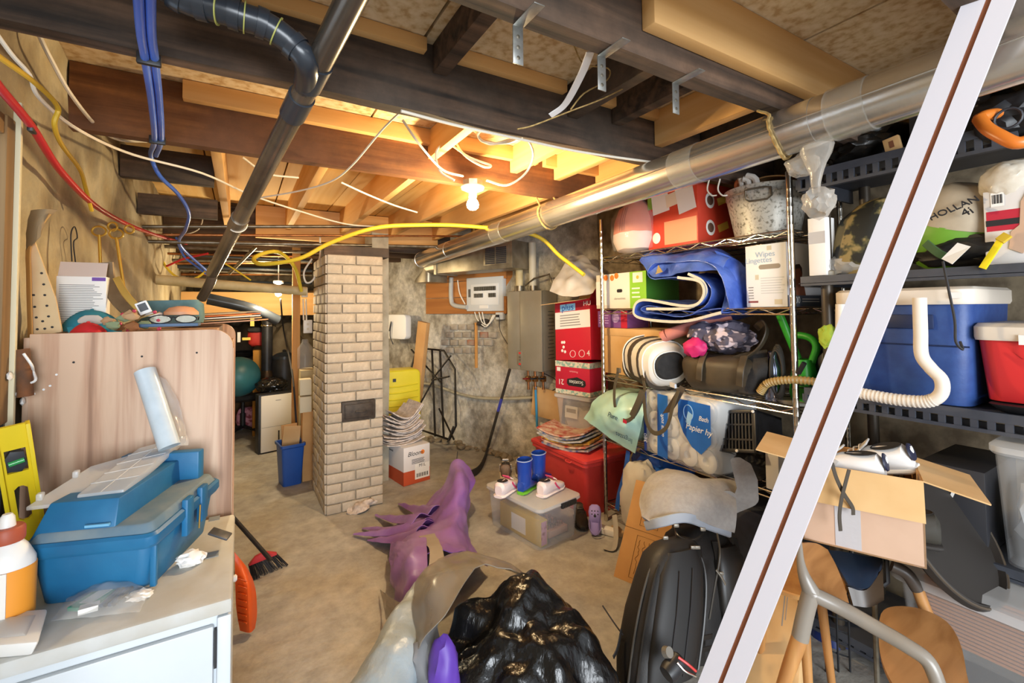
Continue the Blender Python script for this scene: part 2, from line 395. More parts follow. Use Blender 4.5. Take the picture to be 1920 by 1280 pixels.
# wall pieces: planks and bare bricks on the slanting wall
wd = (WB-WA).normalized(); wn = V((0, 0, 1)).cross(wd)                    # along, into the room
def wall_pt(px, py, off=0):
    a = EYE; d = fw + rt*((px-960)/F) + up*((CY-py)/F); o = WA+wn*off
    t = (o-a).dot(wn)/d.dot(wn); return a+d*t
WRZ = math.degrees(math.atan2(-wd.y, -wd.x))                              # local x to the right along that wall
plank_m = M('wall_plank', 'b5783c', 'a0652e', kind='wood', scale=2, ax=0, rough=.8, bump=.2, rnd=.12)
for k, (z0, z1) in enumerate(((1.36, 1.53), (1.535, 1.70), (1.705, 1.86), (1.865, 2.0))):
    a = wall_pt(800, 560, .03); b = wall_pt(950, 560, .03); L = (b-a).length
    o = ST('wall_plank', MB().bb((0, -.012, z0), (L-.05*(k % 2), .012, z1)), plank_m, wall_s, bev=.003)
    o.location = (a.x, a.y, 0); o.rotation_euler = (0, 0, R(WRZ))
wbrick = M('whitewashed_brick', 'b3aa9a', '93887a', scale=12, rough=.9, bump=.4, rnd=.12)
wred = M('bare_red_brick', 'a8674a', '93887a', scale=12, rough=.9, bump=.4)
bme = MB().box((0, 0, 0), (.098, .03, .058)).mesh(bev=.005)
rd = random.Random(3)
for r_ in range(4):
    for c_ in range(6):
        if (r_, c_) in ((0, 0), (3, 5), (3, 4), (0, 5)): continue
        p = wall_pt(836+c_*16+(r_ % 2)*8, 613+r_*14.5, .012)
        o = link('brick', bme.copy(), wred if (r_, c_) in ((2, 3), (1, 4)) else wbrick, wall_s); o.location = p; o.rotation_euler = (0, 0, R(WRZ))
rk = random.Random(11)                                                    # rubble along its foot
for i in range(26):
    p = wall_pt(815+i*8, 800+i*2, .06); q = V((p.x, p.y, 0))+wn*rk.uniform(0, .12); s = rk.uniform(.02, .055)
    ST('stone', MB().blob((0, 0, s*.5), (s, s*.8, s*.7), amp=.5, fr=1.6, seed=i, sub=1), stone, wall_s).location = q
# chimney
CX0, CX1, CY0, CY1, CZ = .513, .905, 3.385, 3.985, 1.80
chim = ST('chimney', MB().bb((CX0+.007, CY0+.007, 0), (CX1-.007, CY1-.007, CZ)), mortar); chim['label'] = 'square painted brick chimney standing on the concrete floor'
bl = {}
def brick(L, x, y, z, rz):
    key = round(L, 3)
    if key not in bl: bl[key] = MB().box((0, 0, 0), (L-.009, .03, .0605)).mesh(bev=.004)
    o = link('brick', bl[key], brick_m, chim); o.location = (x, y, z); o.rotation_euler = (rd.uniform(-.01, .01), rd.uniform(-.006, .006), rz+rd.uniform(-.01, .01)); return o
NC = 26; ch = CZ/NC
for i in range(NC):
    z = (i+.5)*ch; wdt = CX1-CX0; dp = CY1-CY0
    segs = [(0, .5), (.5, 1)] if i % 2 else [(0, .26), (.26, .76), (.76, 1)]
    for a, b in segs:
        if i in (9, 10) and a > .4 or i in (9, 10) and b > .6 and a > .2: continue
        brick((b-a)*wdt, CX0+(a+b)/2*wdt, CY0+.006+rd.uniform(-.003, .003), z, 0)
    segs = [(0, .33), (.33, .67), (.67, 1)] if i % 2 else [(0, .17), (.17, .5), (.5, .83), (.83, 1)]
    for a, b in segs:
        brick((b-a)*dp, CX0+.006+rd.uniform(-.003, .003), CY0+(a+b)/2*dp, z, PI/2)
iron = M('cast_iron', '4a4036', '362e27', scale=30, rough=.6, metal=.4, bump=.2)
z0 = ch*9; x0, x1 = CX0+.10, CX1-.06
P('brick_fill', MB().bb((x1+.004, CY0-.004, z0+.004), (CX1-.002, CY0+.03, z0+2*ch-.004)), brick_m, chim, bev=.004)
dr = P('cleanout_door', MB().bb((x0, CY0-.012, z0-.0), (x1, CY0+.02, z0+ch*2)), iron, chim, bev=.004, label='dark cast iron clean-out door')
P('door_panel', MB().bb((x0+.02, CY0-.02, z0+.02), (x1-.02, CY0-.01, z0+ch*2-.02)), iron, dr, bev=.004)
P('handle', MB().bb((x0+.09, CY0-.03, z0+.06), (x0+.17, CY0-.018, z0+.07)), iron, dr, bev=.003)
# narrow plaster strip beside the chimney
ST('pier', MB().bb((CX1+.02, CY0+.42, 0), (CX1+.16, CY1+.05, 2.05)).cut(6).jit(.008, 9), M('grey_pier_plaster', 'a9a18e', '8d8472', scale=8, rough=.9, bump=.5))['label'] = 'narrow grey plastered pier behind the chimney'

# ================================================================== overhead: pipes, ducts, wires, lamp
def polyline(pp, **k): return [at(a, b, **k) for a, b in pp]
# long round sheet metal duct
XD = 1.55
pa, pb = V((XD, 4.36, 1.905)), V((XD, .0, 1.994))
t = T('round_duct', 'long shiny round sheet metal duct hung under the joists', 'duct', (pa+pb)/2-V((0, 0, .076)))
NS = 6; dirn = (pb-pa)/NS
for k in range(NS):
    a = pa+dirn*k; b = pa+dirn*(k+1)
    P('duct_section', MB().tube([a, b+dirn*.02], .076-.0015*(k % 2), 36), duct_m, t, w=1)
    P('seam', MB().tube([a+V((-.076, 0, .0)), b+V((-.076, 0, .0))], .0022, 5), duct_m, t, w=1)
P('crimp_ring', MB().tube([pa-dirn*.01, pa+dirn*.02], .079, 36), duct_m, t, w=1)
tape = M('clear_tape_wrap', 'd9d7cf', rough=.2, metal=.4, clear=.72, bump=.6, bscale=30)
for yy, ww in ((1.19, .11), (.62, .1), (2.72, .14)):
    f_ = (4.36-yy)/(4.36-.0); c = pa.lerp(pb, f_); dd = dirn.normalized()*ww/2
    P('tape_wrap', MB().tube([c-dd, c, c+dd], .0785, 32).jit(.0015, 60), tape, t, w=1)
# wire grip of crumpled plastic tied under the duct
c = at(1535, 300, X=1.56)
t = T('tied_plastic_bag', 'crumpled clear plastic bag tied and hanging beneath the duct', 'plastic bag', at(1535, 400, X=1.56))
bagm = M('crumpled_clear_bag', 'd6cfc4', rough=.15, clear=.6, bump=.7, bscale=40)
P('bag_knot', MB().loft([sell(at(1530, 272+i*18, X=1.56), (0, 1, 0), (1, 0, 0), r, r*.7, 2, 14) for i, r in enumerate((.05, .045, .03, .018, .013, .013))]).jit(.006, 40), bagm, t, w=1)
P('bag_bulb', MB().blob(at(1535, 378, X=1.56), (.045, .045, .05), amp=.35, fr=2.5, seed=4, ridge=.6), bagm, t, w=1)
P('bag_tail', MB().blob(at(1505, 310, X=1.58), (.04, .05, .035), amp=.4, fr=2.5, seed=9, ridge=.6), bagm, t, w=1)
# ropes over the duct
for n_, px0, lab in ((0, 1447, 'thin twisted twine looped under the duct near the tied bag'), (1, 1012, 'pale twine loop holding the far stretch of the duct')):
    yy = at(px0, 260 if n_ == 0 else 400, X=XD-.07).y; f_ = (4.36-yy)/(4.36-.0); c = pa.lerp(pb, f_)
    pts = [c+V((-.06, .05, 2.06-c.z))]
    pts += [c+V((-.083*math.cos(a), .01*math.sin(a*2), .083*math.sin(a))) for a in [R(40-d) for d in range(0, 280, 20)]] + [c+V((.03, 0, 2.06-c.z))]
    S('twine', MB().tube(pts, .0055, 6, sm=3).jit(.003, 90), rope_m, lab, 'twine', 'ropes holding the duct')
# black drain pipe with branch
p0, p1 = at(664, -40, Z=2.005), at(400, 512, Y=3.05)
p0 = at(655, 5, D=1.0); p1 = at(398, 512, D=2.62)
t = T('drain_pipe', 'black drain pipe running diagonally under the dark joists', 'pipe', (p0+p1)/2)
ext = p0+(p0-p1)*.12
mat_g = M('grey_black_pipe', '8c8377', '5d564e', scale=3, rough=.26, metal=.55)
P('pipe_run', MB().tube([ext, p1], .031, 24), mat_g, t, w=1)
for f_ in (.12, .19, .62): q = p0.lerp(p1, f_); d = (p1-p0).normalized(); P('coupling', MB().tube([q-d*.05, q+d*.05], .0355, 24), black_abs if f_ < .3 else mat_g, t, w=1)
q = p0.lerp(p1, .15)
br = [at(575, 118, D=1.13), at(545, 80, D=1.10), at(500, 48, D=1.07), at(450, 30, D=1.04), at(400, 14, D=1.02), at(345, -2, D=1.0), at(290, -40, D=.97)]
P('branch_pipe', MB().tube([q]+br, .030, 20, sm=5), black_abs, t, w=1)
sm = cr([q]+br, 5)
for k in (8, 15, 20, 26, 30): P('coupling', MB().tube([sm[k], sm[k+1], sm[k+2]], .0345, 20), black_abs, t, w=1)
grn = M('pipe_marking_yellow', 'a9ab5a', rough=.5)
for k in (13, 19, 24): P('glue_ring', MB().tube([sm[k], sm[k].lerp(sm[k+1], .25)], .0348, 20), grn, t, w=1)
P('drop_pipe', MB().tube([p1, p1+V((-.01, .03, -.05)), at(378, 560, D=2.68)], .026, 20, sm=4), mat_g, t, w=1)
P('strap', MB().tube([p0.lerp(p1, .63)+V((-.038*math.cos(a), 0, .038*math.sin(a))) for a in [R(d) for d in range(60, 330, 18)]], .003, 5), white_c, t, w=1)
# cables and hoses overhead
def cable(name, label, pts, r, m, sm=6, group=None, n=7): return S(name, MB().tube(pts, r, n, sm=sm), m, label, name.split('_')[-1], group)
blue_c = M('blue_tubing', '3a63c8', '4f7ae0', scale=3, rough=.35); red_c = M('red_tubing', 'b8202a', rough=.35); yel_c = M('yellow_cable', 'cfa92e', rough=.5)
yel_h = M('yellow_gas_hose', 'e3c83a', rough=.5)
t = T('water_tubing', 'twin blue plastic water tubes crossing under the joists', 'tubing', at(280, 160, Z=2.03))
bl_ = [at(258, -30, Z=2.03), at(264, 60, Z=2.035), at(272, 110, Z=2.04), at(284, 190, Z=2.045), at(290, 262, Z=2.045), at(283, 292, D=2.1), at(300, 330, D=2.2), at(335, 365, D=2.4), at(354, 400, D=2.6), at(348, 430, D=2.8), at(338, 460, D=3.2), at(390, 510, D=3.6)]
P('tube', MB().tube(bl_, .0095, 10, sm=6), blue_c, t, w=1)
P('tube', MB().tube([q+V((.019, .0, .004)) for q in bl_[:6]], .0095, 10, sm=6), blue_c, t, w=1)
for q in (bl_[2], bl_[4]): P('clip', MB().box(q+V((.008, 0, .0)), (.05, .014, .03)), black_p, t, w=1, bev=.003)
t = T('red_tubing', 'red plastic water tube running along the left wall top', 'tubing', at(120, 330, X=-.46))
P('tube', MB().tube([at(-40, 110, X=-.46), at(0, 165, X=-.46), at(58, 235, X=-.46), at(120, 328, X=-.46), at(200, 400, X=-.46), at(290, 440, X=-.44), at(370, 462, X=-.40)], .0095, 10, sm=6), red_c, t, w=1)
P('clip', MB().box(at(60, 238, X=-.46), (.012, .03, .03)), black_p, t, w=1, bev=.003)
cable('yellow_cable', 'yellow wire drooping beside the red tube at the left wall', [at(-30, 85, X=-.42), at(0, 108, X=-.42), at(65, 155, X=-.42), at(108, 200, X=-.42), at(102, 232, X=-.43), at(115, 270, X=-.44), at(150, 318, X=-.45), at(160, 350, X=-.46), at(172, 395, X=-.46)], .006, yel_c)
cable('white_cable', 'long white cable sagging from the left corner past the chimney', [at(-30, 30, D=1.05), at(20, 100, D=1.1), at(55, 140, D=1.15), at(75, 185, D=1.2), at(150, 245, D=1.4), at(250, 290, D=1.8), at(380, 325, D=2.1), at(470, 365, D=2.5), at(560, 395, D=2.8), at(650, 420, D=3.2), at(720, 425, D=3.5)], .0052, white_c)
cable('white_cable', 'white cable dropping behind the blue tubes on the left', [at(68, 55, D=1.25), at(95, 110, D=1.3), at(135, 180, D=1.45), at(185, 240, D=1.7), at(225, 262, D=1.85), at(275, 265, D=1.95)], .006, white_c)
cable('white_cable', 'thin white wire running from joist to drain pipe', [at(752, 208, D=1.72), at(715, 245, D=1.8), at(660, 310, D=2.0), at(620, 340, D=2.15), at(560, 358, D=2.3), at(480, 372, D=2.4)], .004, white_c)
cable('white_cable', 'short white cable stub among the pale joists', [at(455, 295, D=2.2), at(500, 325, D=2.3), at(560, 333, D=2.4)], .005, white_c)
cable('white_cable', 'white cable hanging between the pale joists above the chimney', [at(640, 342, D=2.4), at(690, 365, D=2.5), at(740, 385, D=2.7), at(782, 398, D=2.9)], .005, white_c)
cable('gas_hose', 'thick yellow flexible gas line above the brick chimney', [at(1095, 515, D=3.1), at(1050, 480, D=3.25), at(1000, 440, D=3.3), at(880, 424, D=3.2), at(780, 422, D=3.1), at(700, 428, D=3.0), at(620, 455, D=3.0), at(560, 485, D=3.0), at(490, 495, D=3.05), at(478, 482, D=3.15), at(520, 472, D=3.3), at(552, 500, D=3.5), at(565, 545, D=3.7)], .014, yel_h, n=10)
# stapled cable along the middle joist
cable('white_cable', 'white cable stapled along the bottom of the middle dark joist', [at(752, 208, Z=2.05), at(860, 236, Z=2.052), at(980, 262, Z=2.052), at(1090, 285, Z=2.05), at(1230, 305, Z=2.05)], .005, white_c)
# lamp
LB = at(886, 344, Y=2.07); LB.z = BZ-.005
t = T('ceiling_lamp', 'bare glowing bulb in a white porcelain socket under the joist', 'lamp', LB)
P('junction_box', MB().lathe([(.052, 0), (.052, -.028)], 8, TR(LB)), galv, t, w=1)
porc = M('porcelain', 'e8e4da', rough=.3)
P('socket_base', MB().lathe([(.058, -.028), (.060, -.034), (.055, -.044), (.030, -.055), (.022, -.060), (.021, -.082), (.019, -.084)], 28, TR(LB)), porc, t, w=1)
bulb_m = M('bulb_glow', 'ffe0a8', emit=150)
P('bulb', MB().lathe([(.014, -.084), (.018, -.092), (.028, -.108), (.031, -.122), (.028, -.136), (.018, -.146), (.004, -.150)], 14, TR(LB)), bulb_m, t, w=1)
def lamp_light(p, e, col, r=.035):
    l = bpy.data.lights.new('bulb_light', 'POINT'); l.energy = e; l.color = col; l.shadow_soft_size = r
    o = bpy.data.objects.new('bulb_light', l); COL.objects.link(o); o.location = p
lamp_light(LB+V((0, -.03, -.20)), 35, (1, .74, .40))
lp = lambda L_, d: [at(a, b, D=d+c) for a, b, c in L_]
cable('white_cable', 'looped white cable dangling over the glowing bulb', lp([(755, 225, -.4), (790, 275, -.3), (830, 318, -.1), (868, 330, 0)], 2.25) , .0055, white_c)
cable('white_cable', 'coiled loop of white cable left of the bulb', lp([(852, 338, 0), (825, 320, 0), (818, 285, 0), (840, 270, 0), (880, 295, 0), (920, 310, 0), (905, 312, 0), (870, 290, 0), (850, 255, 0), (856, 236, -.1), (890, 245, -.2), (905, 265, -.3), (950, 268, -.3), (980, 256, -.4)], 2.15), .0055, white_c)
cable('white_cable', 'big loop of white cable right of the bulb', lp([(912, 338, 0), (950, 347, 0), (985, 325, 0), (1000, 290, -.1), (985, 258, -.3), (955, 262, -.35), (920, 270, -.35), (898, 258, -.35), (905, 245, -.4), (960, 258, -.45)], 2.2), .0055, white_c)
# angle brackets on the near joist
for (x, y), lab in zip(((985, 35), (1148, 92), (1283, 148)), ('bent metal angle bracket on the near joist, furthest left', 'bent metal angle bracket on the near joist, middle one', 'bent metal angle bracket on the near joist, nearest the duct')):
    p = at(x, y, Z=2.058); p.y = .885
    mb = MB().box((0, -.05, 0), (.028, .09, .003)).box((0, -.004, -.045), (.028, .003, .09))
    t = T('angle_bracket', lab, 'bracket', p, 0, 'angle brackets on the joist'); P('plate', mb, galv, t, bev=.001)
    for k in range(3): P('screw', MB().lathe([(.005, -.003), (.005, .0), (.002, .001)], 8, TR(0, -.006, -.025-.025*k) @ RX(90)), steel, t)
wt = M('white_strap', 'dcd8d6', rough=.5)
S('hanging_strap', MB().tube([at(1107, 97, Y=.9), at(1090, 140, Y=.98), at(1060, 195, Y=1.1), at(1032, 217, Y=1.15)], (.012, .002), sm=5, flat=(1, 0, 0)), wt, 'white plastic strap dangling from the near joist', 'strap')
for pts, lab in (([(1075, 82), (1095, 120), (1140, 128), (1138, 150), (1095, 175), (1070, 205)], 'dusty dead twig caught under the bracketed joist'), ([(1180, 160), (1130, 185), (1070, 208), (1000, 235), (970, 242)], 'long dusty twig hanging across the middle joist')):
    S('dry_twig', MB().tube([at(a, b, Y=1.15) for a, b in pts], .0025, 5, sm=4), rope_m, lab, 'twig')
# thin pipes across the ceiling in front of the old part
for k, (xa, ya, xb, yb, r, m, lab) in enumerate(((235, 425, 905, 424, .012, steel, 'upper thin grey steel pipe crossing above the chimney'), (235, 440, 880, 443, .009, copper, 'thin copper pipe crossing above the chimney'), (240, 452, 850, 463, .013, steel, 'lower rusty steel pipe crossing just over the chimney'))):
    S('water_pipe', MB().tube([at(xa, ya, Y=3.62+.1*k), at(xb, yb, Y=3.62+.1*k)], r, 10), m, lab, 'pipe', 'thin pipes under the ceiling')
S('waste_pipe', MB().tube([at(268, 522, Y=4.2), at(575, 546, Y=4.2)], .037, 18), pvc, 'thick dusty cream pipe crossing low behind the cabinet', 'pipe')
for k in range(9):
    rk2 = random.Random(k); y_ = 468+k*7
    S('old_pipe', MB().tube([at(250, y_-rk2.uniform(0, 10), Y=4.5+.18*k), at(585, y_+rk2.uniform(-5, 8), Y=4.5+.18*k)], rk2.choice((.010, .014, .018)), 8), [steel, copper, black_abs][k % 3],
      ['dim steel pipe', 'dim copper pipe', 'dim black pipe'][k % 3]+' in the dark back ceiling, '+['first', 'second', 'third', 'fourth', 'fifth', 'sixth', 'seventh', 'eighth', 'ninth'][k]+' row from the front', 'pipe', 'pipes in the dark back ceiling')
S('slanting_pipe', MB().tube([at(480, 462, D=3.6), at(430, 512, D=3.9)], .014, 10), steel, 'short slanting steel pipe beside the drain pipe', 'pipe')
for pts, m, r, lab in (([(298, 455), (305, 490), (330, 518), (365, 522), (390, 505)], yel_h, .009, 'sagging yellow hose behind the blue tubes'), ([(330, 445), (345, 480), (370, 500), (395, 520)], blue_c, .008, 'thin blue tube hanging in the dark back ceiling'),
                       ([(310, 500), (345, 485), (390, 475)], red_c, .008, 'thin red tube in the dark back ceiling'), ([(415, 490), (440, 505), (470, 525)], yel_h, .006, 'short yellow wire hanging over the cream pipe'),
                       ([(600, 440), (600, 480), (590, 520), (575, 530), (570, 510), (585, 485)], white_c, .007, 'white cable loop on the wooden post by the chimney'), ([(360, 375), (380, 395), (372, 430), (330, 440), (300, 425)], white_c, .004, 'loop of thin white wire below the blue tubes')):
    S('loose_cable', MB().tube([at(a, b, D=3.6) for a, b in pts], r, 7, sm=5), m, lab, 'cable')
# square duct with grille on the slanting wall
gduct = M('dusty_duct_metal', '9c9482', '857c69', scale=12, rough=.4, metal=.6, bump=.1)
a, b = at(965, 470, Y=3.75), None
o = wall_pt(960, 470, .42); dx = -wd
t = T('square_duct', 'dusty rectangular sheet metal duct with a side grille', 'duct', o, WRZ)
fz = o.z
P('duct_body', MB().bb((-.95, -.0, -.145), (0, .28, .10)), gduct, t, bev=.003)
P('duct_flange', MB().bb((-.97, -.01, -.155), (-.93, .29, .11)), gduct, t, bev=.003)
P('duct_elbow', MB().loft([sell(V((-.97-.2*math.sin(a_), .14, -.22+.2*math.cos(a_))), V((0, 1, 0)), V((math.sin(a_), 0, math.cos(a_))), .15, .12, 5, 20) for a_ in [R(q) for q in range(0, 95, 10)]]), gduct, t)
gr = P('grille_frame', MB().bb((-.32, -.008, -.11), (-.03, .004, .06)), gduct, t, bev=.002)
for i in range(9): P('louver', MB().box((-.175, -.012, -.093+.0165*i), (.24, .003, .012), I4), dgrey_p, gr, smooth=False)
P('grille_bar', MB().bb((-.180, -.016, -.10), (-.170, -.006, .05)), gduct, gr)

# ================================================================== left foreground
ZD = .78
DC = at(436, 1120, Z=ZD); PY = 1.70; DX0 = XL+.03
t = T('dresser', 'white painted dresser with dusty top in the left foreground', 'dresser', ((DX0+DC.x)/2, DC.y+.26, 0))
dtop = M('dusty_white_top', 'c9cccc', 'b4b1a8', scale=7, rough=.55, mud='b9b1a3')
P('carcass', MB().bb((DX0, DC.y+.015, 0), (DC.x-.002, PY-.03, ZD-.02)), white_paint, t, w=1, bev=.004)
P('top', MB().bb((DX0, DC.y, ZD-.032), (DC.x, PY-.03, ZD)), dtop, t, w=1, bev=.008)
P('door', MB().bb((DX0+.01, DC.y+.002, .06), (DC.x-.034, DC.y+.016, ZD-.05)), white_paint, t, w=1, bev=.004)
P('stile', MB().bb((DC.x-.028, DC.y+.004, .02), (DC.x-.002, DC.y+.016, ZD-.036)), white_paint, t, w=1, bev=.003)
for z in (ZD-.14, ZD-.33): P('hinge', MB().bb((DC.x-.033, DC.y+.003, z), (DC.x-.028, DC.y+.018, z+.08)), black_p, t, w=1)
stk = M('grey_sticker', '8d9498', rough=.5)
for a, b in ((398, 1040), (402, 972)):
    p = at(a, b, Z=ZD); P('corner_sticker', MB().box(p+V((0, 0, .0008)), (.028, .03, .0012), I4), stk, t, w=1)
# wood-grain cabinet
pan = M('oak_laminate', '98735a', 'cfae92', kind='wood', scale=3.0, ax=2, rough=.5, lo=.33, hi=.60, col3='bd967a')
edge = M('edge_banding', 'd0b092', rough=.6)
pl, pr_ = at(55, 637, Y=PY), at(437, 640, Y=PY); zt = at(300, 620, Y=PY).z
PX0, PX1 = pl.x, pr_.x; YB = 2.55
t = T('wood_cabinet', 'oak laminate cabinet with a rounded top corner behind the dresser', 'cabinet', ((PX0+PX1)/2, (PY+YB)/2, 0))
def endpan(y):
    r = .055; poly = [(PX0, 0), (PX1, 0)]+[(PX1-r+r*math.cos(a), zt-r+r*math.sin(a)) for a in [R(q) for q in range(0, 91, 10)]]+[(PX0, zt)]
    return MB().prism(poly, .02, FRM((0, y+.02, 0), (1, 0, 0), (0, 0, 1)))
e1 = P('end_panel', endpan(PY), pan, t, w=1, bev=.0015)
P('end_panel', endpan(YB-.02), pan, t, w=1, bev=.0015)
P('edge_strip', MB().bb((PX1, PY+.001, .02), (PX1+.0015, PY+.019, zt-.06)), edge, e1, w=1)
for a, b in ((138, 679), (266, 668), (369, 661), (106, 702), (94, 723), (82, 730), (64, 738)):
    P('screw_hole', MB().lathe([(.003, 0), (.0028, .001)], 8, TR(at(a, b, Y=PY-.0006)) @ RX(90)), ink if a > 120 else white_p, e1, w=1)
P('top', MB().bb((PX0, PY+.02, zt-.025), (PX1-.05, YB-.02, zt-.004)), pan, t, w=1)
for z in (.1, .5, .9): P('shelf', MB().bb((PX0, PY+.02, z), (PX1-.01, YB-.02, z+.02)), pan, t, w=1)
P('back_panel', MB().bb((PX0-.012, PY+.005, .02), (PX0, YB-.005, zt-.01)), pan, t, w=1)
P('side_door', MB().bb((PX1-.022, PY+.022, .13), (PX1-.006, YB-.022, zt-.07)), pan, t, w=1, bev=.002)
p = at(443, 1083, Y=PY+.06); P('knob', MB().lathe([(.005, 0), (.005, .01), (.010, .013), (.011, .02), (.006, .024)], 14, TR(PX1-.006, p.y, p.z) @ RY(90)), white_p, t, w=1)
ZT = zt-.004
# window at the far left
woodf = M('weathered_frame_wood', '8a6a42', '6d5333', kind='wood', scale=3, ax=2, rough=.8, bump=.3)
def wx(px, py): return at(px, py, X=XL+.03)
wy0, wy1 = 1.25, wx(20, 450).y; z0, z1 = wx(20, 640).z, wx(20, 260).z
wn1 = ST('window_1', MB().bb((XL-.01, wy1-.05, z0-.2), (XL+.035, wy1, z1+.05)).bb((XL-.01, wy0, z0-.06), (XL+.03, wy1-.05, z0)).bb((XL-.01, wy0, z1), (XL+.03, wy1-.05, z1+.05)), woodf, bev=.004)
gl = M('window_daylight', 'bcd3ee', rough=.2, emit=1.2)
P('pane', MB().bb((XL, wy0, z0), (XL+.012, wy1-.05, z1)), gl, wn1)
P('white_bead', MB().bb((XL+.03, wy1-.006, z0-.25), (XL+.045, wy1+.008, z1+.1)), M('yellowed_white', 'd9cfae', rough=.6), wn1, bev=.002)
# junk hanging at the wall below it
t = T('rusty_valve', 'rusty pipe valve with white flakes on the left wall', 'valve', wx(15, 700)+V((.02, 0, 0)))
p = wx(18, 700); rust = M('rust', '7a4a26', '4f3a2a', scale=20, rough=.8, bump=.4)
P('valve_body', MB().tube([p+V((.02, 0, .06)), p+V((.03, 0, -.06))], .016, 12), rust, t, w=1)
P('wire_hook', MB().tube([p+V((.03, -.02, .05)), p+V((.045, -.02, .02)), p+V((.04, .01, 0)), p+V((.05, -.01, -.02)), p+V((.03, .0, -.03))], .003, 6, sm=5), white_p, t, w=1)
for k in range(7): P('paint_flake', MB().blob(wx(8+k*6, 705+(k*37 % 50))+V((.01, 0, 0)), (.006, .012, .012), amp=.4, seed=k, sub=1), white_p, t, w=1)
cp_m = M('navy_fleck_carpet', '2d3a4a', '4b5c6c', scale=120, rough=1, bump=.6, bscale=200)
S('carpet_offcut', MB().bb((XL+.004, DC.y+.12, ZD), (XL+.012, PY-.03, wx(20, 735).z)).cut(4).jit(.006, 12), cp_m, 'dark blue flecked carpet offcut standing behind the yellow level', 'carpet')
# spirit level
b0 = at(62, 1052, Z=ZD+.002); b1 = at(20, 798, D=1.06)
uy_ = (b1-b0).normalized(); n_ = (EYE-b0); n_ = (n_-uy_*n_.dot(uy_)).normalized(); fm = FRM(b0, uy_.cross(n_), uy_, n_); LL = (b1-b0).length; wl = .062
t = T('spirit_level', 'yellow spirit level leaning upright behind the blue toolbox', 'level', m=fm)
P('rail', MB().bb((-wl/2, 0, -.012), (-wl/2+.008, LL, .012)), yellow_p, t, bev=.001); P('rail', MB().bb((wl/2-.008, 0, -.012), (wl/2, LL, .012)), yellow_p, t, bev=.001)
def web(a, b, x0=-wl/2+.006, x1=wl/2-.006): return MB().bb((x0, a, -.004), (x1, b, .004))
wb = MB(); hy0, hy1 = LL*.33, LL*.58
for a, b, x0, x1 in ((0, hy0, -1, 1), (hy1, LL*.68, -1, 1), (LL*.84, LL, -1, 1), (hy0, hy1, -1, -.45), (hy0, hy1, .45, 1), (LL*.68, LL*.84, -1, -.7), (LL*.68, LL*.84, .7, 1)):
    wb.bb((x0*(wl/2-.006), a, -.004), (x1*(wl/2-.006), b, .004))
for sx in (-1, 1):
    for yy, d_ in ((hy0, 1), (hy1, -1)): wb.prism([(sx*.012, yy), (sx*.004, yy), (sx*.012, yy+d_*.008)], .008, TR(0, 0, -.004))
P('web', wb, yellow_p, t)
v_ = P('vial_holder', MB().prism([(-.016, LL*.70), (.006, LL*.685), (.017, LL*.73), (.014, LL*.82), (-.008, LL*.835), (-.018, LL*.79)], .014, TR(0, 0, -.005)), dgrey_p, t, bev=.001)
P('vial', MB().tube([(-.013, LL*.755, .011), (.013, LL*.765, .011)], .006, 12), M('green_vial', '3fa05a', rough=.1), v_)
# blue toolbox
tb = M('toolbox_blue', '1a5f8c', '236f9c', scale=8, rough=.45, bump=.1, bscale=60)
dusty = M('dusty_blue_grey', '7e8c92', '5f7a8c', scale=14, rough=.8)
fl_, fr_ = at(97, 1137, Z=ZD), at(305, 1105, Z=ZD); wv = (fr_-fl_); wb_ = wv.length
rz = math.degrees(math.atan2(wv.y, wv.x))-4
t = T('toolbox', 'blue plastic toolbox with a dusty lid on the white dresser', 'toolbox', (fl_+fr_)/2+V((.02, .155, 0)), rz)
def rr(w_, d_, z, r=.02): return [V((x, y, z)) for x, y in rrect(w_, d_, r, 4)]
zr = at(66, 1022, Z=.905).z-ZD
P('tub', MB().loft([rr(wb_, .30, 0, .025), rr(wb_+.03, .33, zr-.015, .025)]), tb, t, bev=.002)
P('rim', MB().loft([rr(wb_+.045, .345, zr-.02), rr(wb_+.055, .355, zr-.012), rr(wb_+.055, .355, zr+.006), rr(wb_+.045, .345, zr+.012)]), tb, t)
P('lid_deck', MB().loft([rr(wb_+.04, .34, zr+.010), rr(wb_+.02, .32, zr+.030)]), dusty, t, bev=.003)
hw = wb_/2
dm = P('lid_dome', MB().loft([[V((x, y, zr+.012+.0)) for x, y in ((-hw-.012, -.165), (hw-.055, -.165), (hw-.055, .16), (-hw-.012, .16))], [V((x, y, zr+.085)) for x, y in ((-hw+.01, -.14), (hw-.06, -.14), (hw-.06, .155), (-hw+.01, .155))]]), tb, t, bev=.004)
P('back_wall', MB().bb((-hw, .12, zr+.02), (hw-.01, .155, zr+.105)), tb, t, bev=.004)
P('mould_line', MB().bb((hw-.11, -.1665, zr+.035), (hw-.065, -.160, zr+.04)), M('light_blue_scuff', '74b4da', rough=.4), dm)
for y in (-.02, .06): P('latch', MB().bb((hw+.018, y-.018, zr-.06), (hw+.032, y+.018, zr+.03)), tb, t, bev=.003)
P('corner_rib', MB().bb((hw+.006, -.15, .01), (hw+.018, -.14, zr-.02)), tb, t, bev=.002)
P('clasp', MB().box((hw+.05, .02, zr-.012), (.05, .035, .006), RY(25)), dgrey_p, t, bev=.002)
P('clasp_pin', MB().tube([(hw+.032, .03, zr-.01), (hw+.03, .03, zr-.07)], .002, 6), M('brass_pin', 'b08d4a', rough=.4, metal=.8), t)
ct = S('paper_card', MB().box(at(348, 876, Z=.955), (.042, .05, .001), RZ(0)) if False else MB().box((0, 0, 0), (.046, .04, .001), TR(at(348, 877, Z=.945)) @ RZ(rz) @ RX(14)), paper_w, 'small white paper card lying on the toolbox lid', 'card')
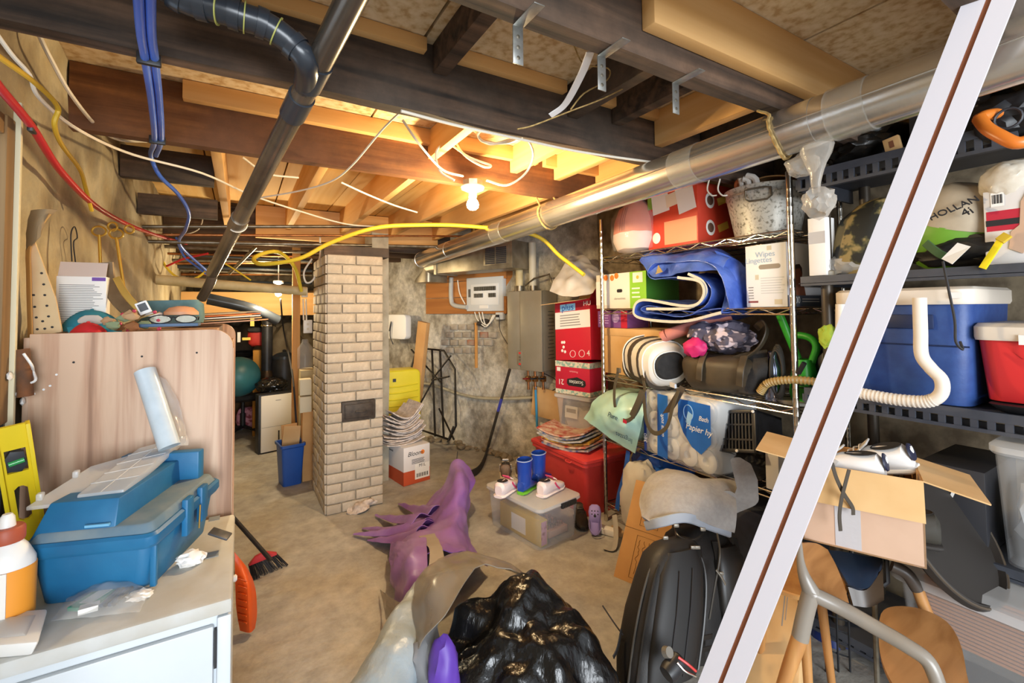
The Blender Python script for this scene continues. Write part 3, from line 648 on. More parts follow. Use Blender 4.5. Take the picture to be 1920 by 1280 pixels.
P('printed_logo', MB().lathe([(.013, 0), (.009, .0012)], 20, TR(at(350, 884, Z=.9462)) @ Matrix.Diagonal((1, .4, 1, 1))), ink, ct, w=1)
# organizer
p0, p1, p2, p3 = at(48, 958, Z=.975), at(232, 935, Z=.975), at(350, 828, Z=1.01), at(170, 880, Z=1.01)
t = T('parts_organizer', 'translucent plastic parts organizer lying open on the toolbox', 'organizer', p0.lerp(p2, .5))
u_ = V((0, 0, .022))
q0, q1 = p0.lerp(p1, .5), p3.lerp(p2, .45)
P('tray', MB().loft([[q0, p1, p2, q1], [q0+u_, p1+u_, p2+u_, q1+u_]]), milky_p, t, w=1, bev=.004)
dv = MB()
for k in (1, 2, 3, 4): a_, b_ = q0.lerp(q1, k/5)+u_, p1.lerp(p2, k/5)+u_; dv.tube([a_, b_], .0011, 4)
a_, b_ = q0.lerp(p1, .5)+u_, q1.lerp(p2, .5)+u_; dv.tube([a_, b_], .0011, 4)
P('divider_ribs', dv, milky_p, t, w=1)
P('lid', MB().loft([[p0, q0, q1, p3], [p0+u_*.4, q0+u_*.4, q1+u_*.4, p3+u_*.4]]), milky_p, t, w=1, bev=.002)
for f_ in (.2, .75): q = p0.lerp(p3, f_); P('catch', MB().box(q+V((0, 0, .012)), (.012, .018, .016)), milky_p, t, w=1, bev=.003)
# film roll
a_, b_ = at(318, 838, Y=1.58), at(272, 695, Y=PY-.035)
t = T('film_roll', 'roll of clear plastic sheeting leaning against the wood cabinet', 'roll', a_)
P('roll', MB().tube([a_, b_], .026, 20).tube([b_, b_+(b_-a_)*.01], .012, 12), M('rolled_film', 'd6e2ea', 'c4d2da', scale=12, rough=.2, clear=.12, bump=.4, bscale=20), t, w=1)
P('loose_film', MB().sheet([[at(285, 690, Y=1.67), at(295, 740, Y=1.65), at(300, 790, Y=1.63), at(305, 835, Y=1.6)], [at(300, 705, Y=1.67), at(318, 740, Y=1.66), at(330, 790, Y=1.64), at(335, 835, Y=1.6)], [at(310, 712, Y=1.675), at(335, 755, Y=1.675), at(348, 800, Y=1.66), at(352, 835, Y=1.62)]], 6, amp=.006, fr=25, thick=.001, ridge=.6), film, t, w=1)
# putty jug
p = at(8, 1176, Z=ZD)
t = T('putty_jug', 'white plastic jug with orange label and brick red cap', 'jug', p)
def el(z, a_, b_=None): return [V((a_*math.cos(2*PI*i/28), (b_ or a_*.8)*math.sin(2*PI*i/28), z)) for i in range(28)]
P('jug_body', MB().loft([el(.0, .036), el(.004, .042), el(.10, .044), el(.13, .043), el(.155, .032), el(.165, .024), el(.17, .022)]), white_p, t)
P('label', MB().loft([el(.02, .0435, .0362), el(.118, .0448, .0366)]), M('orange_label', 'e8901e', 'f0a23a', scale=3, rough=.5), t)
P('label_band', MB().bb((-.006, -.0375, .02), (.012, -.035, .118)), paper_w, t)
P('cap', MB().lathe([(.026, .168), (.027, .172), (.027, .192), (.024, .197)], 24), M('brick_red_cap', 'a84f34', rough=.5), t)
P('spout', MB().lathe([(.013, .197), (.011, .215), (.007, .222)], 16), white_p, t)
# bag of pens, tissue, white tray
p = [at(95, 1168, Z=ZD+.003), at(262, 1150, Z=ZD+.003), at(292, 1092, Z=ZD+.003), at(150, 1095, Z=ZD+.003)]
t = T('pen_bag', 'clear bag of pens and green packet lying on the dresser', 'bag', p[0].lerp(p[2], .5))
def bil(u, v, z): q = p[0].lerp(p[1], u).lerp(p[3].lerp(p[2], u), v); return q+V((0, 0, z))
P('bag', MB().sheet([[bil(u, v, .004+.03*math.sin(PI*u)*math.sin(PI*v)) for v in (0, .33, .66, 1)] for u in (0, .33, .66, 1)], 7, amp=.004, fr=45, thick=.001, ridge=.6), film, t, w=1)
def flat(a_, b_, w_, h_, z=.006): d = b_-a_; return MB().box((d.length/2, 0, h_/2+z), (d.length, w_, h_), FRM(a_, d, V((0, 0, 1)).cross(d)))
P('green_packet', flat(bil(.25, .15, 0), bil(.55, .95, 0), .045, .008), M('packet_green', '4f9f80', rough=.4), t, w=1, bev=.001)
P('packet_label', flat(bil(.3, .25, 0), bil(.55, .85, 0), .025, .009), paper_w, t, w=1)
P('packet_label', flat(bil(.28, .1, 0), bil(.48, .2, 0), .02, .011), paper_w, t, w=1)
for k in range(4): P('pen', MB().tube([bil(.5+.05*k, .2, .010), bil(.66+.05*k, .85, .014)], .004, 7), black_p if k % 2 else M('navy_pen', '1d3a5c', rough=.3), t, w=1)
crum = M('crumpled_tissue', 'eeebe6', rough=.9)
S('tissue', MB().blob(at(358, 1058, Z=ZD)+V((0, 0, .016)), (.030, .022, .018), amp=.5, fr=3, seed=2, ridge=.6), crum, 'crumpled white tissue beside the toolbox', 'tissue')
S('tissue', MB().blob(at(262, 1122, Z=ZD)+V((0, 0, .008)), (.022, .018, .009), amp=.5, fr=3, seed=8, ridge=.6), crum, 'flattened scrap of tissue beside the pen bag', 'tissue')
a_, b_, c_ = at(-40, 1245, Z=ZD), at(72, 1235, Z=ZD), at(90, 1168, Z=ZD); d_ = at(-40, 1178, Z=ZD); uz = V((0, 0, .03))
t = T('white_tray', 'white moulded plastic tray at the dresser front corner', 'tray', a_.lerp(c_, .5))
P('tray_body', MB().loft([[a_.lerp(c_, .1), b_.lerp(d_, .1), c_.lerp(a_, .1), d_.lerp(b_, .1)], [q+uz for q in (a_, b_, c_, d_)]]), white_p, t, w=1, bev=.005)
P('tray_recess', MB().loft([[q+V((0, 0, .0302)) for q in (a_.lerp(c_, .2), b_.lerp(d_, .2), c_.lerp(a_, .2), d_.lerp(b_, .2))], [q+V((0, 0, .033)) for q in (a_.lerp(c_, .25), b_.lerp(d_, .25), c_.lerp(a_, .25), d_.lerp(b_, .25))]]), M('off_white_recess', 'd6dadc', rough=.5), t, w=1)
# ---- things on the cabinet top
y1 = 1.78
perf = M('cream_perforated_metal', 'd8bf92', 'c9ab7c', scale=6, rough=.6)
t = T('perforated_angle', 'cream perforated angle strip standing on the wood cabinet', 'angle strip', at(85, 632, Y=y1))
poly = [at(a, b, Y=y1) for a, b in ((57, 632), (116, 622), (104, 560), (62, 445), (54, 470))]
P('face', MB().rings([poly, [q+V((0, .01, 0)) for q in poly]]), perf, t, w=1, smooth=False)
P('folded_edge', MB().tube([at(57, 632, Y=y1-.004), at(54, 520, Y=y1-.004), at(56, 455, Y=y1-.004), at(92, 400, Y=y1-.01)], (.012, .002), sm=4, flat=(.6, -.8, 0)), M('tan_edge', 'c99a5a', rough=.6), t, w=1)
P('twisted_end', MB().sheet([[at(50, 470, Y=y1), at(52, 420, Y=y1), at(60, 395, Y=y1)], [at(70, 450, Y=y1-.02), at(74, 415, Y=y1-.02), at(86, 392, Y=y1-.02)], [at(80, 412, Y=y1), at(100, 400, Y=y1), at(108, 393, Y=y1)]], 5, amp=.004, fr=20, thick=.002), M('brown_paper_wrap', '8e7a5c', rough=.8), t, w=1)
for a, b in ((78, 512), (82, 533), (63, 553), (84, 553), (88, 573), (65, 575), (91, 593), (68, 595), (80, 602), (98, 613), (70, 617), (84, 616)):
    P('hole', MB().lathe([(.0032, 0), (.003, .0015)], 8, TR(at(a, b, Y=y1-.0006)) @ RX(90)), ink, t, w=1)
a_, b_ = at(104, 615, Y=1.90), at(199, 612, Y=1.90); sz = ((b_-a_).length, .05, at(150, 518, Y=1.90).z-ZT)
t = carton('printed_box', 'white printed box with purple corner on the wood cabinet', 'box', ((a_.x+b_.x)/2, 1.92, ZT), 0, sz, paper_w)
lines(t, sz, 'f', .06, .05, .94, .86, 26, grey_ink); dec(t, sz, 'f', .7, .92, .98, .985, M('purple_print', '6a3f9a', rough=.6))
P('top_flap', MB().box((0, 0, .025), (sz[0]*.96, .0015, .05), TR(0, -.02, sz[2]) @ RX(-25)), M('pinkish_card', 'c9b6aa', rough=.8), t)
def cap(name, label, c, rz, m, m2, s=1):
    t = T(name, label, 'cap', c, rz); rs = []
    for i in range(7):
        a = i/6*PI/2; rs.append(sell((0, 0, .075*s*math.sin(a)), (1, 0, 0), (0, 1, 0), .085*s*math.cos(a)+.001, .07*s*math.cos(a)+.001, 2.3, 22))
    P('crown', MB().loft(rs).jit(.006, 15), m, t)
    P('brim', MB().sheet([[(x*s, (-.05-.07*math.cos(x*13)*f)*s, (.012-.02*f+.01*(1-abs(x)/.08))*s) for f in (0, .5, 1)] for x in (-.075, -.04, 0, .04, .075)], 4, thick=.004), m2, t)
    P('button', MB().lathe([(.005, 0), (.004, .005), (.001, .006)], 8, TR(0, 0, .074*s)), m, t); return t
teal = M('teal_fabric', '1f6f82', '2a8296', scale=20, rough=.8); redf = M('red_fabric', 'c41f26', rough=.7)
t = cap('baseball_cap', 'teal baseball cap with embroidered patch on the cabinet', at(172, 618, Y=1.88)*1, 20, teal, M('bright_teal_brim', '2f9ab8', rough=.7), .8)
P('patch', MB().blob((-.01, -.055, .03), (.03, .006, .016), amp=.2, sub=2), M('patch_grey', 'b9b2a8', rough=.8), t)
t = cap('baseball_cap', 'red cap lying in front of the teal cap', at(165, 632, Y=1.78), -35, redf, redf, .55)
t = T('dried_flower_bunch', 'bunch of dried leaves and pink berries on the cabinet edge', 'dried flowers', at(240, 618, Y=1.78))
rd = random.Random(5)
for k in range(9):
    c = at(rd.uniform(200, 275), rd.uniform(590, 615), Y=rd.uniform(1.76, 1.82))
    P('dried_leaf', MB().blob(c, (.018, .008, .012), amp=.5, fr=2.5, seed=k, sub=2), [M('leaf_brown', '8a5a34', rough=.9), M('leaf_green', '7d8a68', rough=.9), M('leaf_tan', 'b08e68', rough=.9)][k % 3], t, w=1)
for k in range(10):
    c = at(rd.uniform(225, 300), rd.uniform(575, 622), Y=rd.uniform(1.76, 1.82)); P('berry', MB().blob(c, (.006, .006, .006), amp=.1, sub=1), M('berry_pink', 'b0304a', rough=.5), t, w=1)
P('stem', MB().tube([at(205, 615, Y=1.79), at(250, 600, Y=1.79), at(300, 585, Y=1.8)], .002, 5, sm=4), rope_m, t, w=1)
brown_s = M('brown_steel', '6a543a', '8a7558', scale=10, rough=.5, metal=.3)
t = T('curved_scraper', 'curved brown strip with pale blade leaning behind the flowers', 'scraper', at(262, 595, Y=1.86))
P('strip', MB().tube([at(200, 492, Y=1.95), at(203, 520, Y=1.94), at(215, 555, Y=1.91), at(240, 582, Y=1.88), at(265, 595, Y=1.86)], (.018, .004), sm=6, flat=(1, 0, .4)), brown_s, t, w=1)
P('blade', MB().tube([at(218, 520, Y=1.93), at(235, 550, Y=1.90), at(262, 582, Y=1.87)], (.010, .002), sm=6, flat=(1, 0, .4)), M('brass_yellow', 'd0ae5a', rough=.35, metal=.6), t, w=1)
t = T('digital_tag', 'small grey digital display lying on the curved strip', 'display', at(264, 580, Y=1.84))
fm = FRM(at(252, 570, Y=1.84), at(272, 563, Y=1.84)-at(252, 570, Y=1.84), at(266, 590, Y=1.84)-at(252, 570, Y=1.84))
P('case', MB().bb((0, 0, -.006), (.032, .04, 0), fm), white_p, t, w=1, bev=.002); P('screen', MB().bb((.005, .006, -.0075), (.027, .03, -.005), fm), dgrey_p, t, w=1)
gold = M('gold_wire', 'c89a3e', rough=.3, metal=.8)
for (xa, ya, xb, yb), lab in (((186, 440, 193, 560), 'upright gold rod with a ring end, left of the pair'), ((218, 445, 243, 560), 'slanting gold rod with a ring end, right of the pair')):
    y_ = 2.0; a_, b_ = at(xa, ya, Y=y_), at(xb, yb+50, Y=y_)
    t = T('ring_rod', lab, 'rod', b_, group='gold ring-ended rods on the cabinet')
    P('shaft', MB().tube([a_, b_], .0045, 8), gold, t, w=1)
    P('ring', MB().tube([a_+V((.018*math.cos(q), 0, .012+.016*math.sin(q))) for q in [2*PI*i/18 for i in range(18)]], .0035, 6, closed=True), gold, t, w=1)
    P('ring', MB().tube([a_+V((.034+.012*math.cos(q), 0, .03+.014*math.sin(q))) for q in [2*PI*i/18 for i in range(18)]], .0035, 6, closed=True), gold, t, w=1)
S('wire_twist', MB().tube([at(135, 490, X=XL+.03), at(133, 440, X=XL+.03), at(140, 425, X=XL+.03), at(145, 445, X=XL+.03), at(138, 455, X=XL+.03), at(142, 495, X=XL+.03)], .002, 5, sm=5), ink, 'thin black wire twist hanging on the plaster wall', 'wire')
S('zip_pouch', MB().loft([sell(at(320, 605, Y=2.1)+V((0, 0, z)), (1, 0, 0), (0, 1, 0), a, .05, 4, 20) for z, a in ((0, .10), (.02, .105), (.07, .10), (.082, .085))]).jit(.006, 20), M('grey_teal_fabric', '4d6c70', '5f8084', scale=20, rough=.85), 'grey teal zip pouch behind the eyeglasses', 'pouch')
t = T('eyeglasses', 'black framed eyeglasses lying on the cabinet top', 'glasses', at(325, 612, Y=1.80))
g0 = at(325, 598, Y=1.80)
for sx in (-1, 1):
    P('rim', MB().tube([g0+V((sx*.033+.028*math.cos(q), 0, .013*math.sin(q))) for q in [2*PI*i/20 for i in range(20)]], .002, 6, closed=True), ink, t, w=1)
    P('lens', MB().lathe([(.027, 0), (.026, .001)], 20, TR(g0+V((sx*.033, 0, 0))) @ RX(90) @ Matrix.Diagonal((1, .45, 1, 1))), M('lens', 'e8e2c0', rough=.05, clear=.8), t, w=1)
    P('temple', MB().tube([g0+V((sx*.061, 0, .003)), g0+V((sx*.063, .06, .006)), g0+V((sx*.058, .11, -.005))], .002, 6, sm=3), ink, t, w=1)
P('bridge', MB().tube([g0+V((-.006, 0, .004)), g0+V((0, 0, .007)), g0+V((.006, 0, .004))], .002, 6), ink, t, w=1)
S('notebook', MB().box(at(322, 612, Y=1.85)+V((0, 0, .006)), (.15, .12, .010)), M('slate_blue_cover', '3f5f80', rough=.5), 'thin blue notebook under the eyeglasses', 'notebook', bev=.001)
t = T('orange_mug_lid', 'pale peach round lid among the cabinet clutter', 'lid', at(340, 590, Y=1.95))
P('lid', MB().lathe([(.05, 0), (.05, .01), (.035, .025), (.012, .03)], 24), M('peach_plastic', 'dca078', rough=.5), t); S('white_disc', MB().lathe([(.03, .0), (.03, .012), (.02, .014)], 20, TR(at(340, 590, Y=1.95)+V((-.08, -.02, -.004)))), white_p, 'small white disc left of the peach lid on the cabinet', 'disc')
for k in range(5):
    S('paper_sheet', MB().box((0, 0, 0), (.30-.02*k, .22, .004), TR(at(400, 606-k*1.5, Y=2.2)+V((.03, .05*k, .004+.006*k))) @ RZ(8*k-12) @ RY(-3)), [M('peach_folder', 'd8a07a', rough=.7), card_l, paper_w, M('orange_folder', 'd06a34', rough=.7), M('grey_folder', '9a927e', rough=.7)][k],
      ['peach paper folder at the bottom of the loose pile', 'tan paper folder second in the loose pile', 'white paper sheet in the middle of the loose pile', 'orange paper folder near the top of the pile', 'grey paper folder on top of the loose pile'][k], 'folder', 'papers piled on the cabinet end')
# ---- floor right beside the cabinet
orp = M('orange_plastic', 'd9581c', 'c94e18', scale=6, rough=.45)
o0 = at(462, 1182, Z=0)
t = T('orange_scoop', 'orange ribbed plastic scoop leaning against the wood cabinet', 'scoop', o0)
a_, b_, c_, d_ = at(442, 1150, D=1.95), at(470, 1180, D=1.95), at(478, 1080, D=2.0), at(445, 1040, D=1.98)
P('blade', MB().sheet([[at(440, 1035, D=2.0), at(441, 1090, D=1.98), at(443, 1140, D=1.97), at(450, 1182, D=1.96)], [at(462, 1062, D=2.02), at(464, 1100, D=1.95), at(466, 1145, D=1.94), at(468, 1186, D=1.94)], [at(474, 1085, D=2.05), at(480, 1110, D=2.0), at(482, 1150, D=2.0), at(478, 1178, D=1.98)]], 5, thick=.008), orp, t, w=1)
for k in range(7): P('rib', MB().tube([at(447, 1085+k*13, D=1.955), at(462, 1090+k*13, D=1.925)], .003, 6), orp, t, w=1)
h0, h1 = at(508, 1050, Z=.10), at(415, 945, D=2.55)
t = T('broom', 'angled broom with red head and black bristles on the floor', 'broom', at(505, 1080, Z=0))
P('handle', MB().tube([h0, h1], .011, 10), black_p, t, w=1)
hl, hr = at(466, 1062, Z=.045), at(520, 1040, Z=.075)
P('head', MB().loft([[hl+V((0, 0, 0)), hr, hr+V((0, .03, .005)), hl+V((0, .03, .005))], [hl+V((.03, .005, .04)), hr+V((-.06, .005, .03)), hr+V((-.06, .025, .03)), hl+V((.03, .025, .04))]]), M('red_broom_head', 'c0343c', rough=.4), t, w=1, bev=.003)
br = MB(); rd = random.Random(2); f0, f1 = at(472, 1087, Z=.003), at(541, 1057, Z=.003)
for k in range(60):
    f_ = k/59; s_ = hl.lerp(hr, f_)+V((0, .015+rd.uniform(-.012, .012), 0)); e_ = f0.lerp(f1, f_)+V((rd.uniform(-.006, .006), rd.uniform(-.015, .02), 0)); br.tube([s_, e_], .0024, 4)
P('bristles', br, ink, t, w=1)['kind'] = 'stuff'

# ================================================================== back left, seen past the cabinet
ord_ = ['first', 'second', 'third', 'fourth', 'fifth', 'sixth', 'seventh', 'eighth', 'ninth', 'tenth']
# wooden post with electrics
pb_ = at(586, 868, Z=0); pb_.x = .44
t = T('wooden_post', 'rough wooden post standing just left of the chimney', 'post', pb_)
P('stud', MB().bb((-.035, -.02, 0), (.03, .02, 2.0)), new_z, t, bev=.003)
p = at(577, 612, Y=pb_.y-.03)
P('outlet_box', MB().box(p, (.075, .03, .12)), white_p, t, w=1, bev=.004)
for dz in (-.022, .022): P('socket', MB().box(p+V((0, -.016, dz)), (.02, .003, .02)), M('ivory', 'd8d2c2', rough=.5), t, w=1)
P('switch_box', MB().box(at(571, 548, Y=pb_.y-.03), (.05, .04, .09)), white_p, t, w=1, bev=.004)
for dx_ in (-.012, .012): P('conduit', MB().tube([at(571, 560, Y=pb_.y-.03)+V((dx_, 0, 0)), at(572, 600, Y=pb_.y-.03)+V((dx_, 0, 0))], .007, 8), white_c, t, w=1)
# far lamp
p = at(522, 550, D=4.35)
t = T('far_lamp', 'second bare bulb glowing in the back of the basement', 'lamp', p+V((0, 0, .10)))
P('bulb', MB().lathe([(.012, .05), (.028, .02), (.030, 0), (.022, -.02), (.005, -.03)], 14, TR(p)), bulb_m, t, w=1)
P('socket', MB().lathe([(.018, .05), (.020, .09), (.045, .10), (.045, .12)], 16, TR(p)), porc, t, w=1)
P('cord', MB().tube([p+V((0, 0, .12)), V((p.x, p.y, 1.98))], .005, 6), white_c, t, w=1)
lamp_light(p+V((-.05, -.10, -.06)), 24, (1, .80, .50))
brown_d = M('brown_duct_wrap', '6f5434', '8a6c46', scale=6, rough=.6)
S('wrapped_duct', MB().tube([at(600, 560, Y=5.95), at(430, 575, Y=5.95), at(300, 565, Y=5.95)], .11, 20), brown_d, 'thick brown wrapped duct behind the far bulb', 'duct')
S('dark_duct', MB().tube([at(390, 560, Y=4.9), at(470, 578, Y=4.9), at(520, 600, Y=5.0)], .05, 16, sm=4), black_abs, 'dark slanting duct left of the far bulb', 'duct')
S('back_plank', MB().bb((XL, 5.75, 1.36), (1.6, 5.80, 1.62)), new_x, 'wide brown plank on edge behind the far ducts', 'plank', bev=.004)
# flue with silver bands
p = at(500, 745, Y=5.75); ztop = at(500, 590, Y=5.75).z
t = T('flue_pipe', 'black vertical stove flue with silver bands in the back', 'flue', (p.x, p.y, 0))
P('pipe', MB().lathe([(.055, 0), (.055, ztop)], 24), black_p, t)
for z in (ztop, ztop-.12, p.z+.25, p.z+.1): P('band', MB().lathe([(.057, z-.012), (.061, z-.006), (.061, z+.006), (.057, z+.012)], 24), chrome, t)
P('elbow_bulge', MB().lathe([(.055, p.z+.1), (.085, p.z+.16), (.085, p.z+.24), (.055, p.z+.3)], 24), M('dark_bronze', '3d2f22', rough=.4, metal=.5), t)
# office chair with ball
cpos = at(455, 815, Z=0)
t = T('office_chair', 'black office chair on casters under the exercise ball', 'chair', cpos)
P('seat', MB().loft([sell((0, 0, z), (1, 0, 0), (0, 1, 0), a, a, 3, 24) for z, a in ((.40, .18), (.43, .22), (.47, .22), (.49, .19))]), black_f, t)
P('column', MB().lathe([(.03, .09), (.03, .25), (.02, .25), (.02, .41)], 14), black_p, t)
P('backrest', MB().loft([sell((-.02, .22+.03*i, .55+.1*i), (1, 0, 0), (0, 1, 0), .17-.02*abs(i-1), .025, 3, 18) for i in range(4)]), black_f, t)
for k in range(5):
    a = R(72*k+20); lg = P('base_leg', MB().tube([(0, 0, .10), (.26*math.cos(a), .26*math.sin(a), .065)], [.022, .014], 8), black_p, t)
    P('caster', MB().lathe([(.025, -.012), (.028, 0), (.025, .012)], 14, TR(.26*math.cos(a), .26*math.sin(a), .028) @ RZ(math.degrees(a)) @ RY(90)), black_p, lg)
bp = at(447, 706, D=4.75)
S('exercise_ball', MB().lathe([(.205*math.sin(a)+.0005, -.205*math.cos(a)) for a in [PI*i/24 for i in range(25)]], 40, TR(bp)), M('teal_rubber', '2c6672', '327480', scale=4, rough=.4), 'teal exercise ball resting on the office chair', 'ball')
S('wok', MB().lathe([(.02, 0), (.14, .03), (.19, .08), (.185, .085), (.13, .035), (.01, .006)], 28, TR(at(452, 672, Y=6.5))), black_p, 'black wide pan stacked behind the teal ball', 'pan')
S('pan_stand', MB().bb((bp.x-.1, 6.42, 0), (bp.x+.38, 6.66, at(452, 674, Y=6.4).z)), M('dim_brown_box', '5a4228', rough=.9), 'dark brown box holding the black pan', 'box', bev=.004)
flo = M('floral_print', '8a3c4a', 'c98a9a', scale=18, rough=.8, lo=.45, hi=.55)
S('floral_bag', MB().blob(at(466, 782, Y=6.15), (.12, .06, .12), amp=.15, e=4, seed=3), flo, 'floral patterned bag on the floor behind the office chair', 'bag')
# white slotted panel
a_, b_ = at(484, 853, Z=0), at(557, 838, Z=0); d = b_-a_; hh = at(485, 742, D=(a_-EYE).dot(fw)).z
t = T('slotted_panel', 'white flat appliance with a vertical slot standing on the floor', 'appliance', a_.lerp(b_, .5), math.degrees(math.atan2(d.y, d.x)))
L = d.length
P('frame', MB().bb((-L/2, .0, 0), (L/2, .12, hh)), black_p, t, bev=.004); P('front', MB().bb((-L/2+.02, -.012, .015), (L/2, .0, hh-.012)), M('warm_white_panel', 'ddd6c8', rough=.45), t, bev=.005)
P('slot', MB().bb((-.005, -.0135, hh*.2), (.008, -.011, hh*.36)), ink, t); P('seam', MB().bb((-L/2+.025, -.0128, hh*.44), (L/2-.005, -.0118, hh*.445)), grey_ink, t)
P('badge', MB().bb((-.03, -.0135, hh*.88), (.02, -.0115, hh*.89)), grey_ink, t)
S('wrapped_bundle', MB().blob(at(510, 722, Y=5.45), (.15, .12, .085), amp=.25, fr=3, seed=5, ridge=.6, sub=4), M('black_shrink_wrap', '1a1917', rough=.12, bump=.5, bscale=30), 'black shiny plastic wrapped bundle above the slotted panel', 'bundle')
S('bundle_crate', MB().bb((at(482, 760, Y=5.4).x, 5.3, 0), (at(535, 760, Y=5.4).x, 5.6, at(510, 738, Y=5.45).z)), dgrey_p, 'dark crate under the shiny black bundle', 'crate', bev=.01)
q = at(535, 735, Y=5.6)
t = T('black_canister', 'black rounded canister with a lid behind the slotted panel', 'canister', (q.x, 5.75, 0))
zb, zc = .0, at(535, 665, Y=5.75).z
P('body', MB().lathe([(.11, 0), (.13, .05), (.135, zc-.1), (.12, zc-.04)], 28), black_p, t); P('lid', MB().lathe([(.125, zc-.04), (.125, zc-.01), (.08, zc+.02), (.02, zc+.035)], 28), black_abs, t); P('knob', MB().lathe([(.015, zc+.03), (.022, zc+.05), (.01, zc+.06)], 12), black_p, t)
grey_t = M('grey_tarp', '7a6c54', '5d503c', scale=8, rough=.8, bump=.3)
S('covered_heap', MB().blob(at(535, 690, Y=6.5), (.38, .25, .62), amp=.3, fr=2, seed=11, ridge=.5, sub=4), grey_t, 'heap under a dusty grey cover far in the back', 'heap')
S('covered_heap', MB().blob(at(470, 690, Y=6.9), (.5, .25, .62), amp=.3, fr=2, seed=21, ridge=.5, sub=4), M('brown_cover', '56452f', '3e3122', scale=8, rough=.8), 'lower brown heap behind the teal ball', 'heap')
S('jug', MB().lathe([(.06, 0), (.065, .02), (.065, .18), (.03, .23), (.025, .26)], 20, TR(at(572, 690, Y=4.5))), clear_p, 'clear plastic jug beside the wooden post', 'jug')
S('jug_stand', MB().bb((at(562, 760, Y=4.45).x, 4.4, 0), (at(590, 760, Y=4.45).x, 4.62, at(572, 692, Y=4.5).z)), M('dusty_cream_box', 'b3a27c', rough=.8), 'narrow cream box holding the clear jug', 'box', bev=.004)
t = T('tool_bag', 'red and black tool bag with yellow tag in the back', 'bag', at(482, 655, Y=6.0))
P('bag_body', MB().blob(at(484, 632, Y=6.0), (.10, .07, .10), amp=.15, e=4, seed=2), M('red_bag', 'b02a1e', rough=.7), t, w=1); P('bag_top', MB().blob(at(480, 618, Y=5.95), (.09, .06, .03), amp=.2, e=3, seed=6), black_f, t, w=1)
P('tag', MB().box(at(473, 602, Y=5.88), (.04, .005, .11)), yellow_p, t, w=1); P('tag', MB().box(at(448, 632, Y=5.88), (.03, .005, .11)), paper_w, t, w=1); P('tag_strip', MB().box(at(462, 635, Y=5.885), (.08, .005, .03)), yellow_p, t, w=1)
S('orange_board', MB().bb((at(474, 690, Y=6.0).x, 5.96, 0), (at(489, 690, Y=6.0).x, 6.06, at(482, 656, Y=6.0).z)), M('orange_tan_board', 'b9802f', rough=.8), 'narrow orange tan carton under the red tool bag', 'carton', bev=.003)
S('leaning_pole', MB().tube([at(526, 560, Y=4.8), at(532, 620, Y=6.0), at(548, 700, Y=4.5), at(556, 800, Y=4.4)], .008, 8, sm=4), ink, 'thin dark hose hanging in front of the grey heap', 'hose')
# recycling bin with cardboard
c = at(572, 900, Z=0)
t = T('recycling_bin', 'blue plastic recycling bin tucked beside the wooden post', 'bin', V((.36, c.y+.02, 0)), 8)
bb_ = M('bin_blue', '1c4f9e', '1a4892', scale=5, rough=.4)
ro = [rr(.14, .18, 0, .02), rr(.17, .22, .30, .02), rr(.19, .24, .31, .02), rr(.19, .24, .33, .02)]
P('tub', MB().rings(ro+[rr(.165, .215, .33, .02), rr(.125, .165, .012, .02)]), bb_, t)
P('white_print', MB().box((0, -.106, .2), (.03, .001, .03), RX(-4)), M('faded_print', '7d97c4', rough=.6), t)
S('flat_carton', MB().box((0, 0, .18), (.13, .012, .34), TR(.345, c.y+.03, .10) @ RY(6) @ RX(-6)), card_l, 'flattened tan carton stuffed into the blue bin, front one', 'carton', 'cartons in the blue bin', bev=.002)
S('flat_carton', MB().box((0, 0, .18), (.12, .012, .36), TR(.375, c.y+.07, .10) @ RY(-3) @ RX(-3)), card, 'flattened tan carton stuffed into the blue bin, rear one', 'carton', 'cartons in the blue bin', bev=.002)
for k, (y_, l_) in enumerate(((752, 'lower'), (720, 'upper'))):
    p = at(572, y_+18, Y=4.2); S('white_carton', MB().box(p+V((0, 0, .06)), (.09, .1, .13)), M('cream_card', 'd3c6a8', rough=.8), l_+' small cream carton stacked against the wooden post', 'carton', bev=.003)
S('carton_stand', MB().bb((at(566, 800, Y=4.2).x, 4.15, 0), (at(586, 800, Y=4.2).x, 4.27, at(572, 770, Y=4.2).z)), card, 'brown carton standing under the small cream cartons', 'carton', bev=.003)

# ================================================================== slanting wall: panel, heater, things at its foot
def WT(name, label, cat, px, py, off, group=None): return T(name, label, cat, wall_pt(px, py, off), WRZ, group)
a_, b_ = wall_pt(876, 585, .05), wall_pt(944, 581, .05); zt_ = wall_pt(908, 521, .05).z; L = (b_-a_).length; hh = zt_-a_.z
t = T('breaker_panel', 'open grey electrical breaker panel on the wooden wall planks', 'breaker panel', a_.lerp(b_, .5), WRZ)
gp = M('panel_grey', 'c9cdd0', rough=.45)
P('box', MB().bb((-L/2, -.01, 0), (L/2, .05, hh)), gp, t, bev=.006)
P('cover', MB().bb((-L*.36, -.016, hh*.18), (L*.40, -.009, hh*.80)), M('panel_white', 'dfe1e2', rough=.45), t, bev=.002)
for r_, z in enumerate((.60, .40)):
    for k in range(12):
        if r_ == 1 and k in (5, 6, 7): continue
        x = -L*.26+k*L*.05; br_ = P('breaker', MB().bb((x, -.024, hh*z), (x+L*.038, -.015, hh*(z+.12))), black_p, t); 
P('label_strip', MB().bb((-L*.44, -.013, hh*.42), (-L*.38, -.0095, hh*.66)), dgrey_p, t); P('directory_card', MB().bb((-L*.12, -.0175, hh*.08), (L*.12, -.0105, hh*.17)), paper_w, t)
P('mounting_board', MB().bb((-L*.7, .05, -.02), (L*.66, .062, hh+.06)), plank_m, t, bev=.002)
